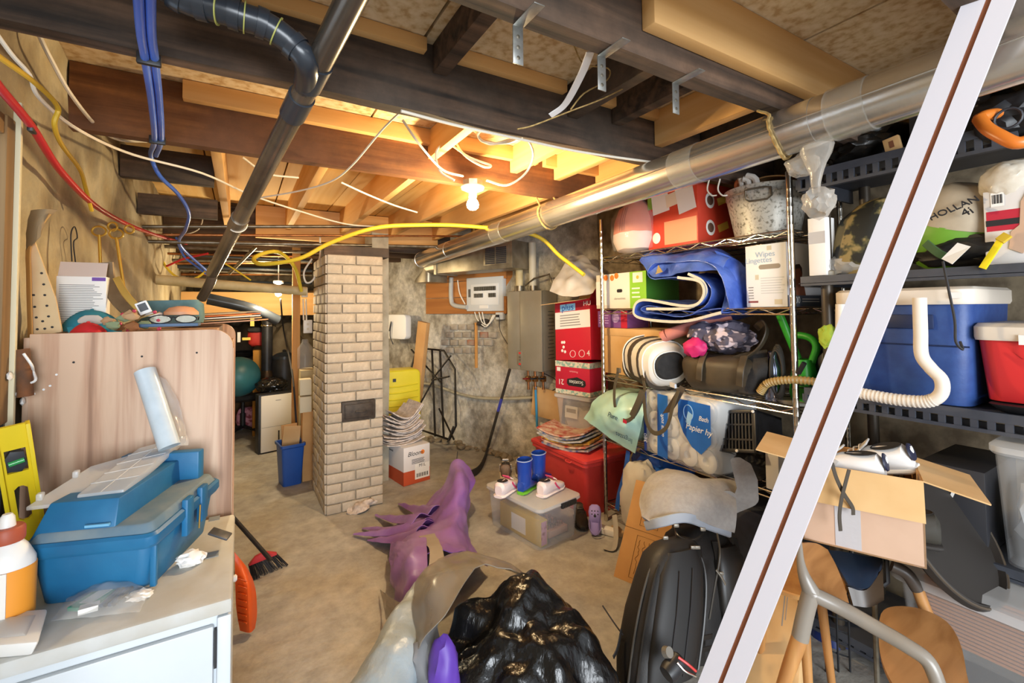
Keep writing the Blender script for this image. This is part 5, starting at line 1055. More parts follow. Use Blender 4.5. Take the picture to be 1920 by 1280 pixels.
P('strap', MB().tube([at(1207, 740, X=1.95), at(1212, 790, X=1.94), at(1228, 812, X=1.93), at(1250, 800, X=1.93), at(1262, 760, X=1.95), at(1272, 732, X=1.97)], (.012, .002), sm=5, flat=(0, 1, 0)), st_, t, w=1)
for q in ((1160, 694), (1207, 708)): P('buckle', MB().box(at(*q, X=1.975), (.01, .03, .03)), steel, t, w=1, bev=.003)
P('hanging_tab', MB().sheet([[at(1275, 722, X=1.985), at(1258, 750, X=1.97), at(1242, 775, X=1.965)], [at(1285, 728, X=1.99), at(1270, 755, X=1.975), at(1258, 772, X=1.965)]], 4, thick=.006), bk, t, w=1)
# duffel
c0 = at(1368, 690, X=2.17); t = T('duffel_bag', 'dark brown duffel bag with handles on the third rack shelf', 'bag', V((2.17, c0.y, z3_)))
ax2 = V((.05, -1, .02)).normalized(); up2 = V((0, 0, 1)); sd2 = ax2.cross(up2)
df = M('duffel_olive', '4a3f2e', '332b20', scale=6, rough=.55)
zz = c0.z
P('body', MB().loft([sell(V((c0.x, c0.y, z3_+.10))+ax2*(.44*f_), sd2, up2, a, b, 2.8, 26) for f_, a, b in ((-.5, .05, .04), (-.47, .10, .075), (-.35, .13, .095), (0, .14, .10), (.3, .135, .095), (.46, .11, .08), (.5, .06, .05))]).jit(.014, 9), df, t, w=1)
for s_ in (-.12, .10): P('handle', MB().tube([at(1350, 718, X=2.02)+V((0, -s_, 0)), at(1352, 690, X=2.02)+V((0, -s_, 0)), at(1360, 668, X=2.08)+V((0, -s_, .01))], (.018, .003), sm=4, flat=(0, 1, 0)), df, t, w=1)
P('end_flap', MB().sheet([[at(1365, 672, X=2.1), at(1375, 700, X=2.06), at(1385, 735, X=2.05)], [at(1405, 660, X=2.12), at(1412, 700, X=2.06), at(1410, 738, X=2.06)], [at(1438, 655, X=2.15), at(1440, 690, X=2.1), at(1435, 730, X=2.1)]], 5, amp=.01, fr=12, thick=.006), black_f, t, w=1)
P('carry_loop', MB().tube([at(1398, 672, X=2.1), at(1425, 650, X=2.1), at(1438, 622, X=2.12), at(1432, 605, X=2.16), at(1418, 615, X=2.2)], (.018, .004), sm=5, flat=(1, 0, 0)), df, t, w=1)
pf = M('spotted_grey_fabric', '55505f', 'c9b9c0', scale=22, rough=.85, lo=.56, hi=.60, detail=1)
S('spotted_blanket', MB().blob(at(1362, 632, X=2.2), (.10, .14, .085), amp=.35, fr=2.2, seed=6, ridge=.4, sub=4), pf, 'grey and pink spotted fabric bundled on the duffel bag', 'fabric')
S('spotted_blanket', MB().blob(at(1318, 625, X=2.16), (.08, .075, .06), amp=.3, fr=2.2, seed=16, ridge=.4, sub=3), pf, 'smaller fold of grey spotted fabric beside the pink pouch', 'fabric')
S('pink_pouch', MB().blob(at(1303, 652, X=2.06), (.045, .065, .05), amp=.3, fr=2.5, seed=2, ridge=.4, sub=3), M('hot_pink', 'c42468', rough=.6), 'hot pink pouch squeezed between the two bags', 'pouch')
c = at(1449, 705, X=2.16); S('steel_bottle', MB().lathe([(.034, 0), (.036, .005), (.036, .15), (.024, .19), (.02, .20), (.02, .225), (.012, .23)], 20, TR(2.16, c.y, z3_)), M('bottle_steel', '8b93ad', rough=.2, metal=.9), 'silver steel bottle next to the green power tool', 'bottle')
gp_ = M('tool_green', '2f9a2c', rough=.4)
c = at(1510, 700, X=2.2); t = T('power_tool', 'bright green corded garden tool on the third rack shelf', 'power tool', (2.2, c.y, z3_))
P('body', MB().loft([sell(V((2.2, c.y+.0, z3_+z)), (1, 0, 0), (0, 1, 0), a, b, 3, 18) for z, a, b in ((0, .06, .045), (.05, .07, .055), (.15, .06, .045), (.2, .05, .035))]), gp_, t, w=1)
P('handle', MB().tube([V((2.2, c.y-.03, z3_+.19)), V((2.2, c.y-.05, z3_+.26)), V((2.2, c.y-.02, z3_+.30)), V((2.2, c.y+.06, z3_+.31))], .016, 10, sm=4), gp_, t, w=1)
P('shaft', MB().tube([V((2.2, c.y+.03, z3_+.2)), at(1462, 590, X=2.16)], .017, 10), gp_, t, w=1)
for k in range(5): P('vent', MB().box(V((2.133, c.y, z3_+.08+.012*k)), (.004, .05, .005)), ink, t, w=1)
P('motor', MB().blob(V((2.25, c.y-.09, z3_+.17)), (.06, .06, .09), amp=.1, e=3, sub=2), black_p, t, w=1)
cb = M('rubber_cord', '2c2823', rough=.6)
for k in range(4): P('cord_coil', MB().tube([V((2.10+.006*k, c.y+.075+.028*math.cos(q), z3_+.14+(.10+.008*k)*math.sin(q))) for q in [2*PI*i/22 for i in range(22)]], .0055, 6, closed=True), cb, t, w=1)
P('plug', MB().tube([at(1497, 700, X=2.08), at(1508, 680, X=2.07)], .010, 8), black_p, t, w=1)
S('lime_toy', MB().blob(at(1553, 630, X=2.12), (.03, .035, .05), amp=.3, seed=3, sub=3), M('lime_fabric', 'a8c040', rough=.7), 'lime green object peeking beside the blue cooler', 'toy')
rh = MB(); hp = cr([at(1425, 735, X=2.06), at(1440, 718, X=2.06), at(1480, 712, X=2.07), at(1530, 716, X=2.1), at(1560, 730, X=2.14)], 14)
rh.rings([sell(hp[i], (hp[min(i+1, len(hp)-1)]-hp[max(i-1, 0)]).normalized().orthogonal().normalized(), (hp[min(i+1, len(hp)-1)]-hp[max(i-1, 0)]).normalized().cross((hp[min(i+1, len(hp)-1)]-hp[max(i-1, 0)]).normalized().orthogonal()).normalized(), .015 if i % 2 else .019, .015 if i % 2 else .019, 2, 12) for i in range(len(hp))])
S('vacuum_hose', rh, M('tan_ribbed_hose', 'a08450', rough=.5), 'tan ribbed vacuum hose lying on the third rack shelf', 'hose')
S('grey_plate', MB().lathe([(.09, 0), (.1, .015), (.06, .02)], 24, TR(2.2, at(1500, 735, X=2.2).y, z3_)), M('grey_dish', '8e8a80', rough=.5), 'flat grey dish under the ribbed hose', 'dish')
# --- fourth shelf
tl = M('mint_plastic', '9fc9ba', 'b4d8ca', scale=6, rough=.3, bump=.35, bscale=14)
c = at(1155, 800, X=2.06); t = T('wipes_pack', 'mint green plastic pack of wipes slumped on the rack', 'pack', V((2.12, c.y, z4_)))
P('bag', MB().sheet([[at(1098, 785, X=2.0), at(1115, 755, X=2.02), at(1140, 735, X=2.1), at(1165, 728, X=2.3)], [at(1118, 800, X=1.97), at(1140, 770, X=1.96), at(1165, 740, X=2.05), at(1185, 730, X=2.3)], [at(1150, 822, X=2.0), at(1170, 790, X=1.96), at(1190, 750, X=2.04), at(1210, 732, X=2.3)], [at(1192, 848, X=2.05), at(1200, 810, X=2.02), at(1212, 760, X=2.06), at(1225, 735, X=2.3)]], 8, amp=.012, fr=12, thick=.01, ridge=.4), tl, t, w=1)
P('bag_core', MB().blob(V((2.24, c.y-.02, z4_+.12)), (.16, .13, .12), amp=.12, e=3, seed=4), tl, t, w=1)
fm = FRM(at(1158, 800, X=1.93), at(1190, 815, X=1.95)-at(1125, 785, X=1.95), at(1150, 770, X=1.95)-at(1165, 825, X=1.95))
text(t, 'Pure', fm @ TR(-.05, .05, 0) @ RZ(0), .045, M('navy_ink', '2c4a5e', rough=.6), w=1, shear=.3); text(t, 'lingettes', fm @ TR(.055, -.045, 0) @ RZ(180), .04, M('navy_ink'), w=1); P('flag_print', MB().box((.055, .05, 0), (.03, .02, .001), fm), M('crimson', 'b81f3a'), t, w=1)
# toilet paper
loc, W_ = fbox(2.02, 1202, 1342, z4_, .34); hz = zat(1270, 742, 2.02)-z4_; sz = (W_, .34, hz)
t = T('toilet_paper_pack', 'large white and blue pack of toilet paper rolls on the rack', 'pack', loc, -96)
wf_ = M('tp_white', 'dddcd8', rough=.35, bump=.25, bscale=16); blu = M('tp_blue', '1f5fb4', '2a6cc4', scale=6, rough=.3); nav = M('tp_navy', '263f8e', rough=.3)
P('pack_core', MB().box((0, .02, hz/2), (W_, .30, hz)), wf_, t, bev=.03, seg=4)
NR = 3
for r_ in range(NR):
    for k in range(4):
        x = -W_/2+W_*(k+.5)/4; z = hz*(r_+.5)/NR
        ro_ = P('roll', MB().lathe([(W_/8*.98, 0), (W_/8*.98, -.012), (W_/8*.8, -.02), (.022, -.02), (.018, -.005)], 22, TR(x, -.128, z) @ RX(-90) @ Matrix.Diagonal((1, hz/NR/(W_/4), 1, 1))), wf_, t)
P('film', MB().box((0, -.0, hz/2), (W_+.012, .34, hz+.008)), M('pack_film', 'f0f2f4', rough=.08, clear=.75, bump=.4, bscale=20), t, bev=.03, seg=4)
fmt = FRM((-W_/2, -.172, 0), (1, 0, 0), (0, 0, 1))
def pan_(poly, m_, name='film_print', dz=0): return P(name, MB().prism([(u*W_, v*hz) for u, v in poly], .001, fmt @ TR(0, 0, dz)), m_, t)
pan_([(.0, .02), (.04, .02), (.05, .97), (.0, .97)], nav); pan_([(.22, .02), (.38, .02), (.40, .97), (.24, .97)], blu)
pan_([(.56, .97), (.99, .97), (.99, .45), (.86, .27), (.74, .33), (.62, .5), (.55, .7)], blu)
P('emblem', MB().tube([V((.70*W_+.032*math.cos(q), .80*hz+.040*math.sin(q), .001)) for q in [2*PI*i/20 for i in range(20)]], .0025, 5, closed=True, m=fmt), M('print_sky', '9cc4e8', rough=.4), t); pan_([(.66, .66), (.72, .62), (.76, .78), (.70, .82)], M('print_sky'), 'emblem_hand', .001)
text(t, 'Papier hy', fmt @ TR(.83*W_, .60*hz, .0016) @ RZ(-2), .045, paper_w, shear=.25); text(t, 'Bath', fmt @ TR(.90*W_, .76*hz, .0016), .034, paper_w, shear=.25)
text(t, '380', fmt @ TR(.025*W_, .22*hz, .0016) @ RZ(90), .036, paper_w); text(t, 'ultra soft', fmt @ TR(.31*W_, .5*hz, .0016) @ RZ(90), .034, paper_w, shear=.2)
# crate
fm = FRM(at(1350, 770, X=2.12), at(1418, 768, X=2.12)-at(1350, 770, X=2.12), at(1372, 845, X=2.06)-at(1350, 770, X=2.12)); CW, CHh = (at(1418, 768, X=2.12)-at(1350, 770, X=2.12)).length, .20
t = T('black_crate', 'black slatted plastic crate tipped on its side on the rack', 'crate', at(1390, 850, X=2.1))
P('rim', MB().bb((0, 0, -.01), (CW, .016, .01), fm).bb((0, CHh-.016, -.01), (CW, CHh, .01), fm).bb((0, 0, -.01), (.014, CHh, .01), fm).bb((CW-.014, 0, -.01), (CW, CHh, .01), fm), black_p, t, w=1, bev=.002)
for k in range(1, 11): P('slat', MB().bb((CW*k/11-.004, .01, -.006), (CW*k/11+.004, CHh-.01, .006), fm), black_p, t, w=1)
for v in (.35, .7): P('cross_slat', MB().bb((0, CHh*v-.004, -.008), (CW, CHh*v+.004, .008), fm), black_p, t, w=1)
for u, v in ((.05, .05), (.95, .05), (.5, .97)): P('rivet', MB().lathe([(.008, 0), (.006, .004)], 10, fm @ TR(u*CW, v*CHh, -.012) @ RX(180)), paper_w, t, w=1)
P('side_wall', MB().bb((0, 0, .01), (CW, .012, .2), fm).bb((0, 0, .01), (.012, CHh, .2), fm).bb((CW-.012, 0, .01), (CW, CHh, .2), fm), black_p, t, w=1)
S('black_helmet_bag', MB().blob(at(1370, 868, X=2.25), (.12, .12, .10), amp=.25, fr=2, seed=3, ridge=.3, sub=4), M('dark_olive_nylon', '3d362a', '2b261e', scale=6, rough=.5), 'dark olive crumpled bag under the black crate', 'bag')
S('black_strap_bag', MB().blob(at(1415, 865, X=2.22), (.10, .12, .08), amp=.3, fr=2, seed=13, ridge=.3, sub=4), black_f, 'black soft bag at the end of the lowest rack shelf', 'bag')
loc, W_ = fbox(2.08, 1430, 1452, z4_, .2); sz = (.06, .2, .17); carton('pale_carton', 'small pale carton at the near end of the lowest shelf', 'carton', (2.2, YN+.12, z4_), -90, sz, M('grey_white_card', 'bdb8ae', rough=.8))
# --- under the rack
bs = M('blue_shopping_bag', '1f4fa0', '2c62b8', scale=5, rough=.35, bump=.4, bscale=14)
t = T('blue_shopping_bag', 'blue woven shopping bag crumpled under the rack', 'bag', (2.26, 1.98, .13)); P('bag', MB().blob((2.26, 1.98, .33), (.17, .2, .2), amp=.3, fr=2, seed=5, ridge=.5, sub=4), bs, t, w=1); P('strap', MB().tube([at(1178, 845, X=2.06), at(1172, 885, X=2.04), at(1160, 930, X=2.02), at(1157, 955, X=2.02)], (.018, .002), sm=4, flat=(0, 1, 0)), bs, t, w=1)
S('white_sack', MB().blob((2.08, 2.0, .24), (.10, .14, .24), amp=.2, fr=2, seed=8, ridge=.4, sub=4), M('dingy_white_sack', 'c9c3b6', rough=.7), 'dingy white sack standing behind the flat carton', 'sack')
S('grey_bin', MB().bb((2.12, 1.15, .13), (2.5, 1.7, .42)), dgrey_p, 'dark grey storage bin on the bottom of the rack', 'bin', bev=.02)

# ================================================================== floor between: totes, shoes, cloth, bags
def tub(t, w0, d0, w1, d1, h, mat, th=.004, r=.03, name='tub'):
    q = [rr(w0, d0, 0, r), rr(w1, d1, h, r), rr(w1-2*th, d1-2*th, h, r-th), rr(w0-2*th, d0-2*th, th*1.5, r-th)]
    return P(name, MB().rings(q), mat, t, bev=0)
# red tote
TX, TY = 2.16, 2.68
t = T('red_tote', 'big red plastic storage tote beside the wire rack', 'tote', (TX, TY, 0), -90)
tub(t, .52, .30, .62, .40, .37, red_p)
P('ledge', MB().rings([rr(.635, .415, .345, .03), rr(.645, .425, .35, .03), rr(.645, .425, .375, .03), rr(.61, .39, .375, .03)], cap=False), red_p, t)
P('lid', MB().loft([rr(.65, .43, .372, .03), rr(.66, .44, .378, .03), rr(.66, .44, .395, .03), rr(.63, .41, .405, .03)]), red_p, t)
P('label_sticker', MB().box((-.13, -.186, .17), (.09, .002, .09), RX(-7)), M('grey_sticker2', 'a8a4a0', rough=.4), t)
P('lid_handle', MB().tube([(.14, -.226, .365), (.15, -.236, .358), (.19, -.236, .358), (.2, -.226, .365)], .005, 6, sm=3), red_p, t)
zt_ = .406
glossy = [M('flyer_blue', '4a5a8a', 'c9b9a0', scale=30, rough=.4), M('flyer_red', 'b8402e', 'd8c4a8', scale=24, rough=.4), M('flyer_yellow', 'c9a23a', '8a4a34', scale=30, rough=.4), M('flyer_grey', '8d959c', 'cfc8bc', scale=26, rough=.4)]
rd = random.Random(4)
for k in range(6):
    rz = rd.uniform(-15, 15)+(-60); c = V((2.09+.012*(k % 3), 2.68+.02*k-.03, zt_+.012*k)); m_ = TR(c) @ RZ(rz)
    S('flyer', MB().sheet([[m_ @ V((u*.19, v*.14, .02*(u*u)+.006*k*abs(u))) for v in (-1, 0, 1)] for u in (-1, -.4, .3, 1)], 4, amp=.004, fr=10, thick=.010, seed=k), glossy[k % 4],
      ['blue', 'red', 'yellow', 'grey', 'upper blue', 'topmost red'][k]+' printed flyer in the stack on the red tote', 'flyer', 'flyers on the red tote')
# stack behind: clear bin, tissue box, nappy box
bx, by = 2.31, 2.82
t = T('clear_bin', 'small clear storage bin with white lid under the red boxes', 'bin', (bx, by, zt_), -76)
tub(t, .28, .22, .33, .26, .30, clear_p); P('lid', MB().loft([rr(.34, .27, .30, .02), rr(.35, .28, .305, .02), rr(.35, .28, .325, .02), rr(.32, .25, .33, .02)]), milky_p, t)
P('paper_label', MB().box((-.02, -.125, .19), (.12, .002, .09), RX(-4)), M('label_tan', 'c9bfa8', rough=.6), t); P('label_print', MB().box((-.02, -.1262, .2), (.09, .002, .03), RX(-4)), M('label_brown', '7a6a4a', rough=.6), t); P('contents', MB().blob((0, 0, .12), (.12, .09, .1), amp=.2, e=4), M('dim_contents', 'a2927c', rough=.9), t)
z0 = zt_+.335; sz = (.33, .24, at(1090, 676, X=2.3).z-z0)
t = carton('tissue_box', 'crimson tissue carton stacked upside down on the clear bin', 'carton', (bx, by, z0), -76, sz, M('crimson_card', 'bf1f3c', rough=.5))
pat = M('floral_band', 'd8d0ba', '8ab0a2', scale=40, rough=.6, lo=.5, hi=.55); dec(t, sz, 'f', 0, 0, 1, .13, pat); dec(t, sz, 'f', 0, .83, 1, 1, pat); dec(t, sz, 'r', 0, 0, 1, .13, pat); dec(t, sz, 'r', 0, .83, 1, 1, pat)
P('logo_plate', MB().prism([(x*.09, y*.034) for x, y in ((-1, -.5), (-.8, -1), (.8, -1), (1, -.5), (.95, .4), (.5, .8), (.1, 1.1), (-.4, .8), (-.95, .5))], .001, FM(sz, 'f') @ TR(.62*sz[0], .40*sz[2], .001) @ RZ(0)), ink, t); dtx(t, sz, 'f', 'Scotties', .62, .39, .042, paper_w, rot=180, lift=.0025); dtx(t, sz, 'f', '21', .17, .36, .06, paper_w, rot=180, lift=.0015); dtx(t, sz, 'f', 'Premium', .55, .70, .022, M('pink_ink', 'f0b0b0', rough=.6), rot=180, lift=.0015); dec(t, sz, 'f', .05, .68, .16, .8, paper_w, 'barcode', lift=.001)
z1 = z0+sz[2]+.002; sz = (.34, .26, .46)
m_ = TR(bx+.01, by-.01, z1) @ RZ(-76) @ RX(-6) @ RY(-5)
t = carton('nappy_box', 'tall red nappy carton with open flap leaning on the heater', 'carton', None, 0, sz, M('nappy_red', 'c81f34', rough=.5), m=m_)
dec(t, sz, 'f', 0, .53, 1, .82, paper_w); lines(t, sz, 'f', .15, .56, .85, .78, 5, grey_ink); dec(t, sz, 'f', 0, .83, 1, .96, M('dark_red', 'a0182c', rough=.5)); P('logo', MB().prism([(-.075, -.028), (.075, -.028), (.075, .028), (-.075, .028)], .001, FM(sz, 'f') @ TR(.38*sz[0], .89*sz[2], .001)), M('sky_print', '8cc4e4', rough=.5), t); dtx(t, sz, 'f', 'plus', .38, .89, .075, M('royal_ink', '1f4fa8', rough=.5), lift=.0025); dtx(t, sz, 'f', 'HU', .93, .92, .05, paper_w, lift=.002)
dtx(t, sz, 'f', '4', .93, .1, .06, paper_w); 
for u, v in ((.2, .3), (.24, .22), (.2, .16), (.26, .3), (.28, .14)): P('paw_print', MB().lathe([(.012, 0), (.010, .001)], 10, FM(sz, 'f') @ TR(u*sz[0], v*sz[2], .0012)), paper_w, t)
for u in (.5, .75): P('round_badge', MB().tube([V((u*sz[0]+.026*math.cos(q), .1*sz[2]+.026*math.sin(q), .001)) for q in [2*PI*i/18 for i in range(18)]], .002, 5, closed=True, m=FM(sz, 'f')), paper_w, t)
P('flap', MB().box((0, -.07, 0), (sz[0], .15, .004), TR(-.03, -sz[1]/2, sz[2]) @ RX(12)), card_l, t); P('flap', MB().box((.09, 0, 0), (.18, sz[1], .004), TR(sz[0]/2, 0, sz[2]) @ RY(-55)), M('nappy_red'), t); P('flap', MB().box((0, .07, 0), (sz[0], .15, .004), TR(0, sz[1]/2, sz[2]) @ RX(50)), card_l, t)
S('plastic_bag', MB().sheet([[at(1030, 545, D=3.5), at(1045, 520, D=3.55), at(1060, 490, D=3.6), at(1070, 478, D=3.7)], [at(1055, 555, D=3.4), at(1070, 528, D=3.4), at(1085, 500, D=3.5), at(1095, 482, D=3.65)], [at(1085, 553, D=3.3), at(1100, 535, D=3.35), at(1108, 515, D=3.4), at(1115, 500, D=3.55)], [at(1112, 550, D=3.3), at(1118, 540, D=3.35), at(1122, 525, D=3.4), at(1126, 512, D=3.5)]], 8, amp=.02, fr=10, thick=.002, ridge=.7), M('cloudy_plastic', 'd9d0c4', rough=.2, clear=.25, bump=.5, bscale=20), 'cloudy crumpled plastic bag over the nappy carton', 'plastic bag')
# clear storage bin with shoes
A, B, C = at(1010, 1036, Z=0), at(1082, 1002, Z=0), at(928, 972, Z=0); d = B-A; rz = math.degrees(math.atan2(d.y, d.x)); w_ = d.length; d_ = (C-A).length*.92
ctr = A+d/2+V((-d.y, d.x, 0)).normalized()*d_/2; hb = .255
t = T('clear_shoe_bin', 'clear lidded storage bin with shoes on top in mid floor', 'bin', ctr, rz)
tub(t, w_, d_, w_*1.08, d_*1.08, hb-.02, clear_p, r=.04, th=.003)
P('lid', MB().loft([rr(w_*1.10, d_*1.10, hb-.03, .04), rr(w_*1.14, d_*1.14, hb-.02, .04), rr(w_*1.13, d_*1.13, hb-.004, .04), rr(w_*1.0, d_*1.0, hb, .04)]), milky_p, t)
P('clasp', MB().box((0, 0, 0), (.13, .012, .03), TR(w_*.18, -d_*.57, hb-.025) @ RX(-10)), black_p, t, bev=.003)
for k in range(9): P('clasp_rib', MB().box((0, 0, 0), (.004, .006, .03), TR(w_*.18-.055+.0135*k, -d_*.57-.006, hb-.025) @ RX(-10)), M('clasp_edge', '3f3a34', rough=.5), t)
P('handle_bail', MB().tube([(w_*.3, d_*.50, hb), (w_*.3, d_*.54, hb+.05), (w_*.02, d_*.54, hb+.05), (w_*.02, d_*.50, hb)], .004, 6), M('bail_grey', 'a9a4a0', rough=.4), t)
LM = TR(ctr) @ RZ(rz)
t2 = T('puzzle_box', 'yellow cardboard box standing inside the clear shoe bin', 'box', m=LM @ TR(-w_*.30, -.02, .006)); sz = (.055, d_*.82, .15)
P('box_body', MB().box((0, 0, sz[2]/2), sz), M('puzzle_yellow', 'c9a832', rough=.6), t2, bev=.002); dec(t2, sz, 'l', .3, .15, .65, .8, paper_w, 'label'); dec(t2, sz, 'f', .1, .05, .9, .95, flo, 'picture')
t2 = T('wooden_tray', 'pale wooden tray of brown pegs inside the clear bin', 'tray', m=LM @ TR(w_*.2, -.03, .006)); P('tray', MB().box((0, 0, .02), (w_*.5, d_*.6, .04)), M('pale_pink_wood', 'c9a08c', rough=.7), t2, bev=.004)
for i in range(4):
    for j in range(5): P('peg', MB().lathe([(.012, .04), (.012, .055), (.006, .06)], 10, TR(-w_*.18+i*w_*.12, -d_*.22+j*d_*.11, 0)), M('peg_brown', '8a6248', rough=.7), t2)
S('blue_tub_toy', MB().blob(LM @ V((.02, .05, .13)), (.09, .08, .04), amp=.15, sub=3), M('muted_blue_toy', '6f94aa', rough=.5), 'pale blue toy inside the clear shoe bin', 'toy')
# shoes
def foot_secs(L, W, hs, m, n=16):
    o = []
    for f_, wf_, z0, z1 in hs: o.append([m @ V((W*wf_*math.copysign(abs(math.cos(a))**.8, math.cos(a)), -L/2+L*f_, (z0+z1)/2+(z1-z0)/2*math.copysign(abs(math.sin(a))**.8, math.sin(a)))) for a in [2*PI*i/n for i in range(n)]])
    return o
def shoe(name, label, group, m, L, W, mu, ms, ma, tall=1.0, laces=True, cat='shoe'):
    t = T(name, label, cat, m=m, group=group)
    P('sole', MB().loft(foot_secs(L, W, ((0, .55, .002, .018), (.06, .8, 0, .022), (.3, .85, 0, .02), (.5, .9, 0, .018), (.75, 1.05, 0, .017), (.92, .8, .003, .018), (1, .45, .008, .018)), I4)), ms, t)
    P('upper', MB().loft(foot_secs(L, W*.94, ((.02, .5, .015, .055*tall), (.08, .75, .012, .068*tall), (.3, .8, .012, .066*tall), (.42, .82, .012, .064*tall), (.55, .88, .012, .052*tall), (.75, .98, .012, .036*tall), (.92, .75, .012, .028*tall), (.99, .4, .012, .02*tall)), I4)), mu, t)
    P('collar_opening', MB().lathe([(.5, 0), (.44, .0015), (.40, -.003)], 18, TR(0, -L/2+L*.23, .0665*tall) @ RX(-4) @ Matrix.Diagonal((W*1.25, L*.32, 1, 1))), black_f, t)
    for sx in (-1, 1): P('side_stripe', MB().tube([(sx*W*.80, -L*.06, .05*tall), (sx*W*.86, .02*L, .03*tall), (sx*W*.9, .12*L, .02)], (.006, .0025), sm=3, flat=(0, 1, .3)), ma, t)
    P('tongue', MB().box((0, 0, 0), (W*.9, L*.16, .006), TR(0, -L/2+L*.45, .070*tall) @ RX(-38)), ma, t, bev=.002)
    if laces:
        for k in range(3): P('lace', MB().tube([(-W*.5, -L/2+L*(.48+.07*k), (.064-.006*k)*tall), (0, -L/2+L*(.49+.07*k), (.071-.007*k)*tall), (W*.5, -L/2+L*(.48+.07*k), (.064-.006*k)*tall)], .0025, 5, sm=3), ms, t)
    return t
pw = M('shoe_pale_pink', 'e8d6d2', rough=.5); pink = M('shoe_hot_pink', 'd8486e', rough=.5); psole = M('sole_white_pink', 'ecdcd8', rough=.5); bsh = M('shoe_brown', '5a4636', '7a6450', scale=20, rough=.8)
ztop = hb+.002
def on_lid(px, py): p = at(px, py, Z=ztop); return p
shoe('kids_sneaker', 'pale sneaker with pink stripes left of the blue boots', 'pink striped kids sneakers', TR(on_lid(952, 921)) @ RZ(-58), .25, .052, pw, psole, pink, 1.35)
shoe('kids_sneaker', 'pale sneaker with pink stripes right of the blue boots', 'pink striped kids sneakers', TR(on_lid(1033, 921)) @ RZ(-68), .25, .052, pw, psole, pink, 1.35)
shoe('brown_kids_shoe', 'small brown shoe with crossed straps, further left of the pair', 'brown kids shoes', TR(on_lid(948, 890)) @ RZ(-30), .21, .047, bsh, M('sole_tan', 'b8a88c', rough=.7), M('white_strap2', 'd8d2c8', rough=.6), 1.5)
shoe('brown_kids_shoe', 'small brown shoe with crossed straps, nearer the blue boots', 'brown kids shoes', TR(on_lid(978, 886)) @ RZ(-38), .21, .047, bsh, M('sole_tan'), M('white_strap2'), 1.5)
rb = M('rubber_blue', '1f3f96', '27499e', scale=4, rough=.2); gs = M('sole_lime', '6cb82e', rough=.4)
for k, (px, py, lab) in enumerate(((990, 918, 'blue rubber rain boot with lime sole, front one'), (1016, 903, 'blue rubber rain boot with lime sole, rear one'))):
    m_ = TR(on_lid(px, py)) @ RZ(-62) @ Matrix.Scale(1.28, 4); t = T('rain_boot', lab, 'boot', m=m_, group='blue kids rain boots'); L, W = .15, .032
    P('sole', MB().loft(foot_secs(L, W, ((0, .6, 0, .016), (.1, .9, 0, .016), (.5, .9, 0, .014), (.8, 1.1, 0, .014), (1, .5, .004, .014)), I4)), gs, t)
    P('foot', MB().loft(foot_secs(L, W, ((.02, .6, .012, .06), (.12, .85, .012, .075), (.4, .88, .012, .07), (.6, .92, .012, .05), (.85, .95, .012, .036), (.98, .5, .012, .026)), I4)), rb, t)
    P('shaft', MB().rings([sell((0, -L/2+yy, z), (1, 0, 0), (0, 1, 0), a, b, 2.3, 20) for yy, z, a, b in ((.045, .04, .030, .042), (.043, .08, .031, .040), (.042, .16, .035, .042), (.042, .162, .032, .039), (.043, .06, .026, .034))]), rb, t)
    P('top_band', MB().tube(sell((0, -L/2+.042, .158), (1, 0, 0), (0, 1, 0), .0355, .0425, 2.3, 20), .002, 5, closed=True), M('pale_grey_lining', 'a8b4c4', rough=.5), t)
c = at(1094, 985, Z=0)
t = shoe('dark_shoe', 'dark brown shoe standing on the floor beside the red tote', None, TR(c+V((0, .03, 0))) @ RZ(150), .22, .045, M('dark_leather', '3a3026', '2a221a', scale=12, rough=.5), M('dark_sole', '241f1b', rough=.7), M('dark_leather'), 1.5)
c = at(1118, 985, X=2.0); lav = M('lavender_foam', 'a08fd0', rough=.6)
t = T('lavender_clog', 'lavender foam clog leaning on end beside the red tote', 'clog', m=TR(at(1116, 1002, Z=.004)) @ RZ(-40) @ RX(68) @ TR(0, .085, 0))
P('foot_body', MB().loft(foot_secs(.17, .036, ((0, .55, 0, .03), (.08, .85, 0, .035), (.4, .9, 0, .03), (.55, 1, 0, .05), (.75, 1.1, 0, .05), (.93, .9, 0, .035), (1, .5, .004, .025)), I4)), lav, t)
P('heel_strap', MB().tube([(-.036, .0, .035), (-.034, -.05, .055), (0, -.085, .06), (.034, -.05, .055), (.036, 0, .035)], (.007, .002), sm=4, flat=(0, 0, 1)), lav, t); P('charm', MB().lathe([(.008, 0), (.005, .004)], 10, TR(0, .02, .05)), ink, t)
for k in range(6): P('vent_hole', MB().lathe([(.004, 0), (.0035, .001)], 8, TR(-.018+.018*(k % 3), .03+.018*(k//3), .0495)), ink, t)
q_ = TR(at(1137, 1000, Z=.004)); S('wood_scrap', MB().box((0, 0, .02), (.05, .14, .035), q_ @ RZ(25)), paper_w, 'white painted wood scrap under the rack post', 'wood scrap', bev=.002); S('wood_scrap', MB().box((.07, -.02, .015), (.04, .1, .03), q_ @ RZ(-15)), M('scrap_tan', 'b99a72', rough=.8), 'tan wood scrap beside the white painted scrap', 'wood scrap', bev=.002)
S('grey_strap', MB().tube([at(1152, 965, Z=.12), at(1155, 1000, Z=.05), at(1150, 1030, Z=.012), at(1132, 1028, Z=.012)], (.016, .002), sm=5, flat=(0, 1, .2)), M('pale_webbing', 'a8a298', rough=.7), 'pale grey strap trailing onto the floor below the rack', 'strap')
